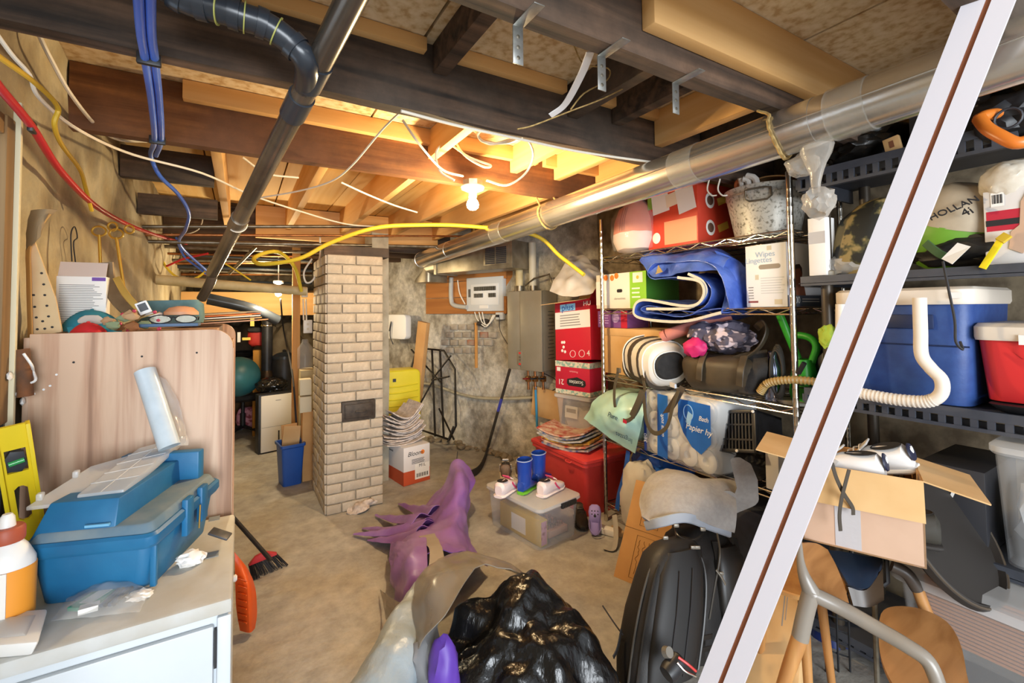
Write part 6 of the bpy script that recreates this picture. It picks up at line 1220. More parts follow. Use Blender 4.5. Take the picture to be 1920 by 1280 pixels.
# purple cloth heap
pu = M('purple_nylon', '80559f', '9a76b6', scale=5, rough=.4, bump=.15, bscale=18)
zz = lambda L: [at(a, b, Z=c) for a, b, c in L]
t = T('purple_cloth', 'purple nylon costume cloth heaped on the floor with spiky edge', 'cloth', at(830, 1010, Z=0))
P('main_drape', MB().sheet([zz([(812, 935, .10), (838, 895, .24), (856, 862, .36), (872, 872, .32), (888, 890, .26)]), zz([(780, 965, .05), (825, 935, .20), (855, 912, .31), (873, 915, .28), (884, 930, .20)]), zz([(745, 985, .03), (800, 985, .14), (848, 965, .25), (868, 970, .20), (876, 985, .08)]), zz([(735, 1012, .06), (785, 1010, .20), (835, 1000, .26), (868, 1005, .20), (885, 1025, .06)]), zz([(735, 1060, .10), (775, 1050, .24), (825, 1035, .30), (875, 1038, .22), (915, 1060, .06)])], 8, amp=.022, fr=9, thick=.004, ridge=.6), pu, t, w=1)
P('front_fall', MB().sheet([zz([(732, 1020, .10), (765, 1012, .22), (800, 1010, .27)]), zz([(730, 1060, .09), (765, 1055, .24), (800, 1045, .30)]), zz([(736, 1100, .06), (760, 1100, .20), (790, 1085, .28)]), zz([(742, 1140, .03), (758, 1135, .16), (775, 1120, .26)])], 7, amp=.02, fr=10, thick=.004, ridge=.5, seed=7), pu, t, w=1)
for a, b in (((800, 985), (664, 1002)), ((790, 975), (705, 966)), ((820, 960), (748, 944)), ((790, 1002), (690, 1012)), ((800, 990), (680, 990))):
    p, q = at(*a, Z=.16), at(*b, Z=.015); s_ = V((0, 0, 1)).cross(q-p).normalized()
    P('spike', MB().sheet([[p+s_*.07, p.lerp(q, .5)+s_*.035+V((0, 0, -.02)), q+s_*.008], [p+V((0, 0, .04)), p.lerp(q, .5)+V((0, 0, .01)), q+V((0, 0, .004))], [p-s_*.07, p.lerp(q, .5)-s_*.035+V((0, 0, -.02)), q-s_*.008]], 6, amp=.01, fr=14, thick=.004, ridge=.4), pu, t, w=1)
P('spine_rod', MB().tube([at(856, 866, Z=.34), at(858, 846, Z=.40)], .003, 6), ink, t, w=1)
P('grey_lining', MB().sheet([zz([(785, 1005, .23), (805, 1030, .32), (800, 1080, .34)]), zz([(815, 1000, .27), (830, 1030, .33), (835, 1075, .36)])], 6, amp=.015, fr=12, thick=.003), M('grey_lining', '9c9288', rough=.5), t, w=1)
# grey translucent sheet, pale sleeve, black bag
gf = M('grey_film', '8f8678', rough=.25, clear=.35, bump=.4, bscale=16)
S('grey_plastic_sheet', MB().sheet([zz([(712, 1105, .03), (730, 1180, .06), (740, 1230, .05)]), zz([(760, 1130, .24), (765, 1180, .26), (770, 1230, .24)]), zz([(790, 1075, .38), (815, 1090, .44), (830, 1150, .44)]), zz([(850, 1035, .32), (880, 1040, .40), (900, 1060, .45)]), zz([(930, 1050, .20), (960, 1060, .32), (975, 1075, .38)]), zz([(1005, 1095, .08), (1010, 1100, .2), (1000, 1110, .3)])], 7, amp=.015, fr=10, thick=.003, ridge=.5), gf, 'grey translucent plastic sheet bunched under the black bag', 'plastic sheet')
sl = M('pale_blue_grey_plastic', '9aa5ab', '88949b', scale=6, rough=.35, bump=.5, bscale=12, bd=.02)
pts = [at(838, 1082, D=1.92), at(800, 1120, D=1.8), at(768, 1180, D=1.65), at(735, 1250, D=1.5), at(700, 1330, D=1.4)]; rr_ = [.05, .075, .09, .095, .10]; pc = cr(pts, 8); rings = []
for i, p in enumerate(pc):
    tg = (pc[min(i+1, len(pc)-1)]-pc[max(i-1, 0)]).normalized(); u = tg.cross(V((0, 0, 1))).normalized(); v = u.cross(tg); f_ = i/(len(pc)-1)*4; r_ = rr_[int(f_)]+(rr_[min(int(f_)+1, 4)]-rr_[int(f_)])*(f_-int(f_))
    ring = []
    for q in sell(p, u, v, r_*1.0, r_*.75, 2, 40):
        n_ = noise.noise(q*9)+.6*(1-2*abs(noise.noise(q*14))); ring.append(q+(q-p).normalized()*.014*n_)
    rings.append(ring)
S('plastic_sleeve', MB().loft(rings), sl, 'pale blue grey plastic sleeve bag in the front middle', 'plastic bag')
bb_m = M('bin_bag_black', '0d0d0e', rough=.22, kind='wood', scale=2.0, ax=2, bump=.7, bd=.016)
mb = MB()
cb_ = at(990, 1290, D=1.66)
g = bmesh.ops.create_icosphere(mb.bm, subdivisions=6, radius=1)
fwd = V((fw.x, fw.y, 0)).normalized()
for v in g['verts']:
    p = v.co.copy(); q = p+V((3, 1, 2))
    k = .16*noise.noise(q*1.2)+.24*crumple(V((q.x*1.5, q.y*1.2, q.z*.8)), 2)+.13*crumple(V((q.x*2.6, q.y*2.4, q.z*1.5)), 5)+.05*crumple(q*4.6, 8)
    s_ = 1+k*.9; e_ = 2.7; p = p/((abs(p.x)**e_+abs(p.y)**e_+abs(p.z)**e_)**(1/e_))
    if p.z < -.5: p.z = -.5+(p.z+.5)*.4
    lat, dep = p.x*.31*s_, p.y*.24*s_
    v.co = cb_+rt0*lat+fwd*dep+V((0, 0, p.z*.33*s_-max(0, p.x-.05)*.16))
S('garbage_bag', mb, bb_m, 'black shiny garbage bag slumped in the front middle', 'garbage bag')
S('grey_cloth', MB().blob(at(800, 1262, D=1.52), (.06, .08, .14), amp=.3, fr=2, seed=3, ridge=.5, sub=3), M('mid_grey_cloth', '77787a', rough=.7), 'grey cloth bulging between the sleeve and the black bag', 'cloth')
S('violet_cloth', MB().blob(at(832, 1275, D=1.45), (.05, .06, .13), amp=.3, fr=2, seed=5, ridge=.5, sub=3), M('violet_cloth', '5c3aa0', rough=.5), 'violet cloth poking out below the black bag', 'cloth')
# flat carton with handwriting
a_, b_ = at(1150, 1080, Z=.0), at(1212, 1106, Z=.0); u = b_-a_; c_ = at(1187, 897, D=2.62)
fm = FRM(a_, u, c_-a_); cw, chh = u.length*1.35, (c_-a_).length
t = T('flat_carton_note', 'flat cardboard carton with handwritten panels leaning on the rack', 'carton', m=fm); P('board', MB().bb((0, 0, -.05), (cw, chh, 0)), card, t, bev=.003)
hand = M('pen_brown', '6a4a2c', rough=.8)
for v0, v1 in ((.05, .45), (.55, .95)):
    x0, x1, y0, y1 = cw*.32, cw*.72, chh*v0, chh*v1; P('drawn_frame', MB().tube([(x0, y0, .001), (x1, y0, .001), (x1, y1, .001), (x0, y1, .001)], .0012, 4, closed=True), hand, t)
    rdh = random.Random(int(v0*100))
    for k in range(3): P('handwriting', MB().tube([(x0+.02+k*.028+rdh.uniform(-.007, .007), y0+.02+(y1-y0-.04)*i/14, .001) for i in range(15)], .0012, 4, sm=2), hand, t)
P('score_line', MB().bb((0, chh*.5-.001, 0), (cw, chh*.5+.001, .0006)), hand, t)
# grey hoodie
hd = M('heather_grey_fleece', 'a8a4a0', '9f9b97', scale=60, rough=.95, bump=.3, bscale=120)
t = T('grey_hoodie', 'heather grey hoodie thrown over the black backpacks', 'hoodie', at(1290, 1000, D=2.05))
P('body', MB().sheet([[at(1208, 975, D=2.0), at(1206, 940, D=2.1), at(1215, 905, D=2.15), at(1235, 890, D=2.2), at(1262, 888, D=2.35)], [at(1240, 985, D=1.92), at(1238, 950, D=1.98), at(1248, 915, D=2.05), at(1268, 893, D=2.12), at(1285, 890, D=2.3)], [at(1285, 970, D=1.9), at(1290, 945, D=1.94), at(1295, 920, D=2.0), at(1305, 905, D=2.08), at(1320, 905, D=2.25)], [at(1330, 985, D=1.92), at(1335, 955, D=1.95), at(1338, 930, D=2.0), at(1345, 912, D=2.08), at(1358, 905, D=2.2)], [at(1368, 995, D=1.95), at(1374, 965, D=1.97), at(1376, 940, D=2.02), at(1380, 922, D=2.1), at(1390, 915, D=2.2)]], 8, amp=.016, fr=7, thick=.02, ridge=.4), hd, t, w=1)
P('hem', MB().tube([at(1212, 985, D=1.99), at(1240, 978, D=1.91), at(1285, 970, D=1.89), at(1330, 985, D=1.91), at(1368, 998, D=1.94)], (.02, .010), sm=6, flat=(0, 0, 1)), M('fleece_bluegrey', 'a4acb8', rough=.95), t, w=1)
P('sleeve', MB().loft([sell(at(a, b, D=2.02), rt0, up0*.6+rt0*.4, r1, r2, 2, 18) for a, b, r1, r2 in ((1355, 935, .05, .05), (1378, 950, .055, .06), (1398, 940, .05, .065), (1402, 910, .04, .06), (1392, 880, .035, .045), (1380, 862, .02, .02))]).jit(.012, 12), hd, t, w=1)
# backpacks
nyl = M('black_nylon', '1c1a19', '262321', scale=8, rough=.55, bump=.15, bscale=120); nyl2 = M('black_nylon_sheen', '2c2926', '1e1c1a', scale=8, rough=.38)
def backpack(name, label, base, top, wv, nv, W, Dp, prof):
    t = T(name, label, 'backpack', base); secs = []
    for f_, a, b in prof: secs.append(sell(base.lerp(top, f_), wv, nv, W/2*a, Dp/2*b, 3.2, 30))
    P('main_body', MB().loft(secs).jit(.006, 10), nyl, t, w=1); return t
base, top = at(1228, 1268, D=1.68), at(1262, 1008, D=1.86); wv = (rt0*.95+fwd*.3).normalized(); nv = wv.cross((top-base).normalized()).normalized()
if nv.dot(fwd) > 0: nv = -nv
t = backpack('black_backpack', 'black backpack with smooth panel front in the foreground', base, top, wv, nv, .31, .20, ((-.02, .7, .7), (.02, .92, .95), (.2, 1, 1), (.5, .96, 1), (.75, .84, .9), (.9, .74, .75), (.98, .5, .5), (1, .3, .3)))
P('front_panel', MB().loft([sell(base.lerp(top, f_)+nv*(.085*b), wv, nv, .31/2*a*.72, .03, 3, 22) for f_, a, b in ((.03, .85, .9), (.2, .95, 1), (.5, .95, 1), (.78, .86, .85), (.93, .6, .62))]), M('smooth_black_panel', '1a1817', rough=.6), t, w=1)
def arch(W, off, z0=.05, z1=.93): return [base.lerp(top, z0)+wv*(-W)+nv*off]+[base.lerp(top, z0+(z1-z0)*k)+wv*(-W*w_)+nv*off*o_ for k, w_, o_ in ((.35, 1.03, 1.03), (.7, .95, 1), (.92, .7, .8))]+[base.lerp(top, z1)+nv*off*.62]+[base.lerp(top, z0+(z1-z0)*k)+wv*(W*w_)+nv*off*o_ for k, w_, o_ in ((.92, .7, .8), (.7, .95, 1), (.35, 1.03, 1.03))]+[base.lerp(top, z0)+wv*W+nv*off]
P('piping', MB().tube(arch(.128, .075), .006, 7, sm=5), nyl2, t, w=1); P('zip', MB().tube(arch(.145, .045), .004, 6, sm=5), M('zip_grey', '4a4640', rough=.4), t, w=1)
for s_ in (-.03, .03): P('panel_seam', MB().tube([base.lerp(top, f_)+nv*.117*(1 if f_ < .7 else .9)+wv*s_ for f_ in (.08, .3, .55, .8)], .0025, 5, sm=4), ink, t, w=1)
P('side_strap', MB().tube([at(1165, 1180, D=1.7), at(1158, 1215, D=1.66), at(1150, 1232, D=1.64)], (.012, .002), sm=3, flat=(0, 0, 1)), nyl2, t, w=1); P('tail_strap', MB().tube([at(1168, 1190, D=1.7), at(1150, 1165, D=1.74), at(1130, 1135, D=1.8)], .003, 5, sm=3), ink, t, w=1)
base, top = at(1320, 1225, D=1.88), at(1300, 985, D=2.02); nv = wv.cross((top-base).normalized()).normalized()
if nv.dot(fwd) > 0: nv = -nv
t = backpack('black_hiking_backpack', 'black hiking backpack with buckles behind the smooth one', base, top, wv, nv, .36, .22, ((-.02, .8, .8), (.1, 1, 1), (.5, 1, 1), (.8, .9, .9), (.95, .7, .7), (1, .45, .45)))
for s_ in (-.09, .03, .13): P('compression_strap', MB().tube([base.lerp(top, f_)+nv*o_+wv*s_ for f_, o_ in ((.05, .1), (.3, .118), (.6, .118), (.9, .095))], (.016, .004), sm=4, flat=tuple(wv)), nyl2, t, w=1)
P('pocket', MB().loft([sell(base.lerp(top, f_)+wv*.08+nv*(.10*b), wv, nv, .07*a, .035, 3, 18) for f_, a, b in ((.3, .8, .9), (.4, 1, 1), (.75, 1, 1), (.85, .7, .85))]), nyl2, t, w=1)
P('grab_handle', MB().tube([at(1266, 985, D=1.93), at(1270, 1005, D=1.86), at(1290, 1015, D=1.84), at(1312, 1008, D=1.86), at(1322, 990, D=1.92)], (.012, .004), sm=5, flat=(0, 0, 1)), nyl2, t, w=1)
bk_m = M('buckle_grey', '8f8a80', rough=.35, metal=.4)
for a, b in ((1268, 985), (1248, 1008), (1318, 992), (1300, 1026), (1308, 1026), (1352, 1075)): P('buckle', MB().box((0, 0, 0), (.02, .008, .012), TR(at(a, b, D=1.79)) @ RZ(-30)), bk_m, t, w=1, bev=.002)
P('zip_pull', MB().tube([at(1343, 1068, D=1.78), at(1352, 1080, D=1.77), at(1360, 1095, D=1.77)], (.006, .003), sm=3), bk_m, t, w=1); P('zip', MB().tube([at(1345, 1000, D=1.86), at(1350, 1040, D=1.80), at(1340, 1100, D=1.78), at(1330, 1160, D=1.77)], .004, 6, sm=5), M('zip_grey'), t, w=1)
for yy in (1190, 1212): P('waist_strap', MB().tube([at(1275, yy, D=1.68), at(1300, yy+8, D=1.70), at(1335, yy+2, D=1.74)], (.010, .003), sm=4, flat=(0, 0, 1)), nyl2, t, w=1)
c = at(1262, 1250, D=1.5); t = T('black_gadget', 'black cylindrical gadget with red trim hanging at the backpack foot', 'gadget', c)
P('barrel', MB().lathe([(.026, -.035), (.030, -.02), (.030, .03), (.022, .038)], 20, TR(c) @ RY(70)), black_p, t, w=1); P('end_cap', MB().lathe([(.018, .0), (.016, .02)], 14, TR(at(1248, 1222, D=1.52)) @ RX(60)), bk_m, t, w=1); P('red_trim', MB().tube([at(1272, 1232, D=1.49), at(1290, 1245, D=1.48), at(1305, 1258, D=1.48)], .004, 6, sm=4), red_p, t, w=1); P('silver_trim', MB().tube([at(1270, 1242, D=1.48), at(1285, 1258, D=1.47), at(1305, 1268, D=1.47)], .003, 6, sm=4), chrome, t, w=1)

# ================================================================== dark plastic rack at the right
GX0, GX1, GY0, GY1 = 2.07, 2.55, .0, 1.045
t = T('plastic_rack', 'dark grey plastic shelving unit at the right edge', 'shelving', ((GX0+GX1)/2, (GY0+GY1)/2, 0))
bronze = M('dark_bronze_post', '4a4136', rough=.4, metal=.3); slate = M('slate_plastic', '44474f', '3b3e46', scale=15, rough=.5)
for x in (GX0+.06, GX1-.04):
    for y in (GY0+.06, GY1-.075):
        po = P('post', MB().tube([(x, y, 0), (x, y, 2.0)], .022, 16), bronze, t, w=1)
        for z in (1.0, 1.51): P('cup', MB().lathe([(.034, z-.02), (.038, z), (.038, z+.035), (.03, z+.04)], 18, TR(x, y, 0)), M('cup_tan', '8a7d66', rough=.5), po, w=1)
GZ = ((1.895, 1.975), (1.487, 1.527), (.985, 1.055), (.535, .575), (.05, .10))
for z0, z1 in GZ:
    mb = MB().bb((GX0+.012, GY0, z1-.02), (GX1, GY1, z1-.002)).bb((GX0, GY0, z1-.03), (GX0+.014, GY1, z1)).bb((GX0, GY0, z0), (GX0+.02, GY1, z0+.012))
    n = 26
    for i in range(n+1): y = GY0+(GY1-GY0)*i/n; mb.bb((GX0+.003, y-.009, z0+.010), (GX0+.014, y+.009, z1-.028))
    mb.bb((GX0+.03, GY0, z0+.01), (GX0+.04, GY1, z0+.03)); mb.bb((GX0+.002, GY1-.012, z0), (GX1, GY1, z1)); mb.bb((GX0+.002, GY0, z0), (GX1, GY0+.012, z1))
    P('shelf', mb, slate, t, w=1)
s1, s2, s3, s4, s5 = [b+.002 for a, b in GZ]
# top shelf of it
t = T('hedge_trimmer', 'black garden tool with curved orange handle on the top right shelf', 'power tool', at(1875, 275, X=2.2))
og = M('tool_orange', 'd8772a', rough=.35)
P('handle', MB().tube([at(1836, 222, X=1.98), at(1850, 240, X=1.96), at(1875, 255, X=1.95), at(1905, 268, X=1.95), at(1935, 262, X=1.97)], .018, 12, sm=5), og, t, w=1); P('handle', MB().tube([at(1834, 224, X=1.98), at(1850, 216, X=2.0), at(1872, 214, X=2.04), at(1885, 222, X=2.08)], .017, 12, sm=5), og, t, w=1)
P('motor', MB().blob(at(1900, 220, X=2.12), (.09, .09, .07), amp=.2, e=3, sub=3), black_p, t, w=1); P('vent_ring', MB().tube([at(1890, 222, X=2.0)+V((0, .03*math.cos(q), .03*math.sin(q))) for q in [2*PI*i/16 for i in range(16)]], .004, 6, closed=True), dgrey_p, t, w=1)
loc, W_ = fbox(2.12, 1705, 1860, s1, .35, 250); sz = (W_, .35, .20); t = carton('black_box', 'black printed carton on the top right shelf behind the white jamb', 'carton', loc, -90, sz, M('charcoal_card', '2a2a2e', rough=.5)); lines(t, sz, 'f', .6, .2, .9, .8, 6, grey_ink)
S('black_sheeting', MB().blob(V((2.3, .86, s1+.085)), (.2, .16, .09), amp=.3, fr=2, seed=4, ridge=.5, sub=4), M('black_sheet_plastic', '1d1b19', rough=.3, bump=.4), 'crumpled black sheeting at the far end of the top right shelf', 'sheeting')
t = T('small_wood_block', 'small stamped wood block on the top right shelf edge', 'block', V((2.11, at(1675, 275, X=2.1).y, s1))); P('block', MB().box((0, 0, .03), (.02, .05, .055), RX(-10)), card_l, t, bev=.002); P('stamp', MB().box((-.0106, 0, .03), (.001, .014, .026), RX(-10)), M('stamp_brown', '7a4a30', rough=.7), t)
# second shelf
camo = M('camouflage', '8a7648', '1c1a12', scale=13, rough=.7, lo=.47, hi=.55, col3='4a4526', detail=3)
c = at(1622, 450, X=2.25); S('camouflage_bag', MB().loft([sell((2.25+dx, c.y+dy, s2+z), (1, 0, 0), (0, 1, 0), a, b, 2.4, 26) for z, a, b, dx, dy in ((0, .12, .10, 0, 0), (.05, .14, .13, 0, 0), (.14, .14, .13, 0, -.01), (.22, .12, .10, 0, -.03), (.29, .08, .06, 0, -.05), (.31, .04, .03, 0, -.05))]).jit(.018, 9), camo, 'camouflage patterned bag on the right shelf behind the jamb', 'bag')
S('clear_wrap', MB().blob(V((2.16, c.y+.03, s2+.04)), (.06, .09, .045), amp=.3, fr=2.5, seed=7, ridge=.5, sub=3), bagm, 'crumpled clear wrap beside the camouflage bag', 'plastic wrap')
c = at(1790, 420, X=2.2); t = T('stuff_sack', 'green and beige stuff sack marked in black on the right shelf', 'sack', V((2.25, c.y, s2)))
ax_ = V((-.25, -.35, .9)).normalized(); uu = ax_.cross(V((0, 1, 0))).normalized(); vv = ax_.cross(uu); o_ = V((2.24, c.y+.02, s2+.12))
secs = lambda f0, f1, k=1: [sell(o_+ax_*(f0+(f1-f0)*q/8), uu, vv, k*.145*math.sqrt(max(.02, 1-((f0+(f1-f0)*q/8-.03)/.17)**2)), k*.145*math.sqrt(max(.02, 1-((f0+(f1-f0)*q/8-.03)/.17)**2)), 2, 28) for q in range(9)]
P('green_body', MB().loft(secs(-.11, .06)).jit(.006, 14), M('apple_green', '6a9a2c', '5a8a24', scale=6, rough=.5), t, w=1); P('beige_end', MB().loft(secs(.058, .19)), M('beige_cloth', 'b0a088', 'a09078', scale=10, rough=.7), t, w=1)
P('red_cord', MB().tube(sell(o_+ax_*.09+V((.02, 0, 0)), uu, vv, .143, .143, 2, 28)[:18], .005, 6), redf, t, w=1); P('green_strap', MB().tube([at(1735, 455, X=2.06), at(1760, 475, X=2.05), at(1785, 485, X=2.06)], (.014, .003), sm=3, flat=(0, 0, 1)), M('dark_green_strap', '3a5a34', rough=.7), t, w=1)
fm = FRM(at(1795, 395, X=2.07), at(1835, 375, X=2.09)-at(1780, 398, X=2.06), at(1790, 365, X=2.1)-at(1803, 410, X=2.06)); text(t, 'HOLLAN', fm @ TR(-.005, .012, .004), .034, ink, w=1, ext=.002); text(t, '4i', fm @ TR(.015, -.022, .006), .04, ink, w=1, ext=.002)
P('white_tag', MB().sheet([[at(1765, 485, X=2.03), at(1785, 495, X=2.02)], [at(1795, 455, X=2.02), at(1820, 462, X=2.02)]], 4, thick=.002), paper_w, t, w=1)
S('black_nylon_bag', MB().blob(V((2.22, c.y-.06, s2+.06)), (.13, .2, .07), amp=.25, fr=2, seed=12, ridge=.4, sub=4), nyl, 'black nylon bag flattened beneath the green stuff sack', 'bag')
loc, W_ = fbox(2.1, 1846, 1950, s2+.0, .3, 440); sz = (W_, .3, .24); t = carton('torn_box', 'torn white and red printed carton at the right shelf end', 'carton', loc, -90, sz, M('torn_white', 'd9d4d0', rough=.6)); dec(t, sz, 'f', .05, .45, .9, .72, M('red_print', 'b8263a', rough=.5)); dec(t, sz, 'f', .04, .52, .85, .6, ink, lift=.001); dec(t, sz, 'f', .15, .78, .4, .97, paper_w, 'barcode_panel', lift=.001)
for k in range(7): dec(t, sz, 'f', .18+.03*k, .82, .19+.03*k+.01*(k % 2), .94, ink, 'bar', lift=.0018)
P('torn_patch', MB().prism([(.45, .2), (.7, .12), (.85, .35), (.97, .8), (.85, .97), (.7, .8), (.66, .5), (.5, .42)], .001, FM(sz, 'f') @ TR(0, 0, .002) @ Matrix.Diagonal((sz[0], sz[2], 1, 1))), card_p, t)
S('plastic_ball_bag', MB().blob(at(1895, 342, X=2.16), (.075, .075, .07), amp=.12, fr=3, seed=3, ridge=.4, sub=4), M('glossy_clear_bag', 'e2d8c6', rough=.12, clear=.2, bump=.6, bscale=30), 'round bundle in clear plastic at the right shelf end', 'bundle')
t = T('yellow_cutter', 'slim yellow utility knife leaning on the torn carton', 'knife', at(1842, 500, X=2.06)); P('handle', MB().tube([at(1842, 503, X=2.06), at(1878, 448, X=2.07)], (.010, .006), flat=(0, 1, 0)), yellow_p, t, w=1); P('cap', MB().tube([at(1874, 452, X=2.068), at(1890, 440, X=2.075)], (.014, .007), flat=(0, 1, 0)), M('dull_yellow', 'c8a82e', rough=.5), t, w=1)
S('shelf_cord', MB().tube([at(1768, 490, X=2.02), at(1778, 540, X=2.01), at(1790, 600, X=2.01), at(1792, 640, X=2.01), at(1805, 655, X=2.02), at(1800, 640, X=2.03)], .004, 6, sm=5), ink, 'thin black cord hanging over the blue cooler', 'cord')
# third shelf: coolers
wl_ = M('cooler_white', 'd9cdbd', rough=.5)
loc, W_ = fbox(2.06, 1567, 1826, s3, .46, 650); hz = at(1700, 540, X=2.06).z-s3
t = T('blue_cooler', 'large blue cooler with white lid and swing handle', 'cooler', loc, -90)
P('body', MB().loft([rr(W_*.90, .42, 0, .05), rr(W_*.98, .46, hz-.055, .05)]), M('cooler_blue', '2c4a84', '25407a', scale=30, rough=.5, bump=.12, bscale=120), t, bev=.004)
P('lid', MB().loft([rr(W_*1.0, .48, hz-.06, .05), rr(W_*1.02, .49, hz-.05, .05), rr(W_*1.02, .49, hz-.01, .05), rr(W_*.98, .46, hz, .05)]), wl_, t)
P('seam_line', MB().tube([(-W_*.47, -.222, hz*.5), (W_*.47, -.222, hz*.5)], .003, 5), M('navy_line', '1a2c54', rough=.5), t); P('lid_notch', MB().box((W_*.42, -.247, hz-.03), (.03, .006, .02)), white_p, t); P('grip_recess', MB().box((W_*.06, -.228, hz-.12), (.16, .012, .05)), M('navy_line'), t, bev=.004)
def lc(px, py): return MW[t.name].inverted() @ at(px, py, X=2.0)
hp = cr([lc(1724, 558), lc(1726, 620), lc(1728, 665), lc(1745, 690), lc(1765, 712), lc(1764, 738), lc(1740, 752), lc(1690, 750), lc(1640, 742), lc(1600, 732), lc(1580, 710), lc(1578, 640), lc(1578, 570)], 6)
P('swing_handle', MB().tube(hp, .020, 12), M('handle_white', 'e0d6c8', rough=.4), t)
for i in range(34, 58): P('grip_ring', MB().tube([hp[i], hp[i].lerp(hp[i+1], .35)], .0215, 12), M('handle_white'), t)
loc, W_ = fbox(2.08, 1826, 2080, s3+.03, .4, 680); hz = at(1880, 606, X=2.08).z-s3-.03
t = T('red_cooler', 'smaller red cooler with white lid at the right edge', 'cooler', loc, -90); P('body', MB().loft([rr(W_*.88, .34, 0, .04), rr(W_*.97, .39, hz-.05, .04)]), M('cooler_red', 'd02f30', rough=.4), t, bev=.003); P('lid', MB().loft([rr(W_, .41, hz-.055, .03), rr(W_*1.01, .42, hz-.045, .03), rr(W_*1.01, .42, hz-.012, .03), rr(W_*.97, .38, hz, .03)]), wl_, t); P('side_moulding', MB().prism([(-W_*.30, hz*.75), (-W_*.22, hz*.82), (W_*.25, hz*.82), (W_*.3, hz*.7), (-W_*.1, hz*.55)], .02, FRM((0, -.172, 0), (1, 0, 0), (0, 0, 1))), M('cooler_red'), t, bev=.006); P('latch', MB().box((-W_*.02, -.213, hz-.05), (.05, .008, .03)), white_p, t)
S('black_tray', MB().loft([rr(.4, .36, 0, .03), rr(.44, .42, .026, .03)]).jit(0), black_p, 'flat black tray under the red cooler', 'tray'); o = bpy.data.objects['black_tray']; o.location = (2.27, .27, s3); o.rotation_euler = (0, 0, R(-90))
# fourth shelf: clear bin, black box
loc, W_ = fbox(2.0, 1848, 2060, s4, .42, 900); hz = .38
t = T('grey_lid_bin', 'clear storage bin with pale lid on the lower right shelf', 'bin', loc+V((.06, 0, 0)), -90); tub(t, W_*.88, .36, W_, .42, hz-.02, clear_p, r=.04); P('lid', MB().loft([rr(W_*1.03, .44, hz-.03, .04), rr(W_*1.07, .46, hz-.02, .04), rr(W_*1.07, .46, hz-.002, .04), rr(W_*.98, .4, hz+.01, .04)]), milky_p, t); P('pale_contents', MB().blob((0, 0, .13), (W_*.36, .15, .12), amp=.25, e=4), M('pale_cloth_fill', 'b4bac0', rough=.9), t)
loc, W_ = fbox(2.10, 1728, 1848, s4, .35, 930); sz = (W_, .35, .27); t = carton('black_script_box', 'black carton with white script lettering on the lower right shelf', 'carton', loc, -90, sz, M('charcoal_card')); dtx(t, sz, 'f', 'oil', .25, .72, .10, paper_w, shear=.35)
c = at(1772, 1000, D=1.46); t = T('round_black_tray', 'large round black tray propped behind the open carton', 'tray', at(1765, 1075, D=1.4)); m_ = TR(c) @ FRM((0, 0, 0), rt0*1.0+fwd*.45, V((0, 0, 1))*.75+fwd*.5); P('disc', MB().lathe([(.02, -.012), (.195, -.012), (.207, 0), (.205, .018), (.192, .022), (.185, .006), (.01, .004)], 48, m_), M('black_rubber', '241f1b', rough=.55), t, w=1); P('rim_edge', MB().tube([m_ @ V((.2*math.cos(q), .2*math.sin(q), .02)) for q in [2*PI*i/40 for i in range(40)]], .004, 6, closed=True), M('rim_brown', '4a3f33', rough=.4), t, w=1)
# floor level clear bins
loc, W_ = fbox(1.86, 1640, 1890, .0, .5, 1150); hz = .53
t = T('clear_floor_bin', 'big clear bin holding a slatted bamboo mat beneath the black tray', 'bin', (2.12, .42, 0), -90); tub(t, .46, .36, .54, .44, hz-.03, clear_p, r=.05); P('lid', MB().loft([rr(.55, .45, hz-.05, .05), rr(.58, .48, hz-.04, .05), rr(.57, .47, hz-.015, .05), rr(.5, .4, hz, .05)]), milky_p, t)
t = T('bamboo_mat', 'reddish slatted bamboo mat inside the big clear bin', 'mat', (1.99, .50, .30), -90)
for k in range(16): P('slat', MB().box((0, 0, .01+.012*k), (.28, .006, .008)), M('bamboo_red', 'b0764c', rough=.6), t, bev=0)
S('orange_toy', MB().blob((2.1, .22, .12), (.05, .05, .07), amp=.2, sub=3), orp, 'small orange toy at the bottom of the big clear bin', 'toy')
t = T('right_floor_bin', 'clear bin with red contents at the bottom right corner', 'bin', (2.1, -.02, 0), -90); tub(t, .24, .36, .30, .42, .44, clear_p, r=.04); P('lid', MB().loft([rr(.31, .44, .42, .04), rr(.33, .46, .43, .04), rr(.32, .45, .46, .04)]), milky_p, t); P('red_contents', MB().blob((0, 0, .2), (.1, .14, .15), amp=.2, e=4), M('red_fill', 'b02a34', rough=.7), t)

# ================================================================== chairs under the open carton
oak = M('oak_veneer', '9a6a3c', '7f5229', kind='wood', scale=2.5, ax=0, rough=.45); oak2 = M('pale_oak', 'bd8a50', 'a97440', kind='wood', scale=2.5, ax=2, rough=.45); gfr = M('taupe_lacquer', '8a8175', '7d746a', scale=5, rough=.3)
crl = lambda p: cr([p[-1]]+p+[p[0], p[1]], 4)[4:-5]
t = T('overturned_chair', 'overturned chair with taupe frame, wooden leg tips and plywood seat', 'chair', at(1600, 1300, D=1.3))
J = at(1522, 1112, D=1.30)
P('front_rail', MB().tube([J, at(1575, 1138, D=1.27), at(1640, 1175, D=1.22), at(1700, 1210, D=1.17), at(1740, 1240, D=1.14), at(1762, 1290, D=1.12)], [.020, .020, .019, .018, .017], 16, sm=6), gfr, t, w=1)
l_ = P('leg', MB().tube([J+V((0, 0, .01)), at(1510, 1150, D=1.30), at(1500, 1196, D=1.30)], .022, 16, sm=5), gfr, t, w=1); P('wood_tip', MB().tube([at(1500, 1194, D=1.30), at(1480, 1250, D=1.30), at(1460, 1310, D=1.30)], [.021, .019, .016], 16, sm=4), oak2, l_, w=1)
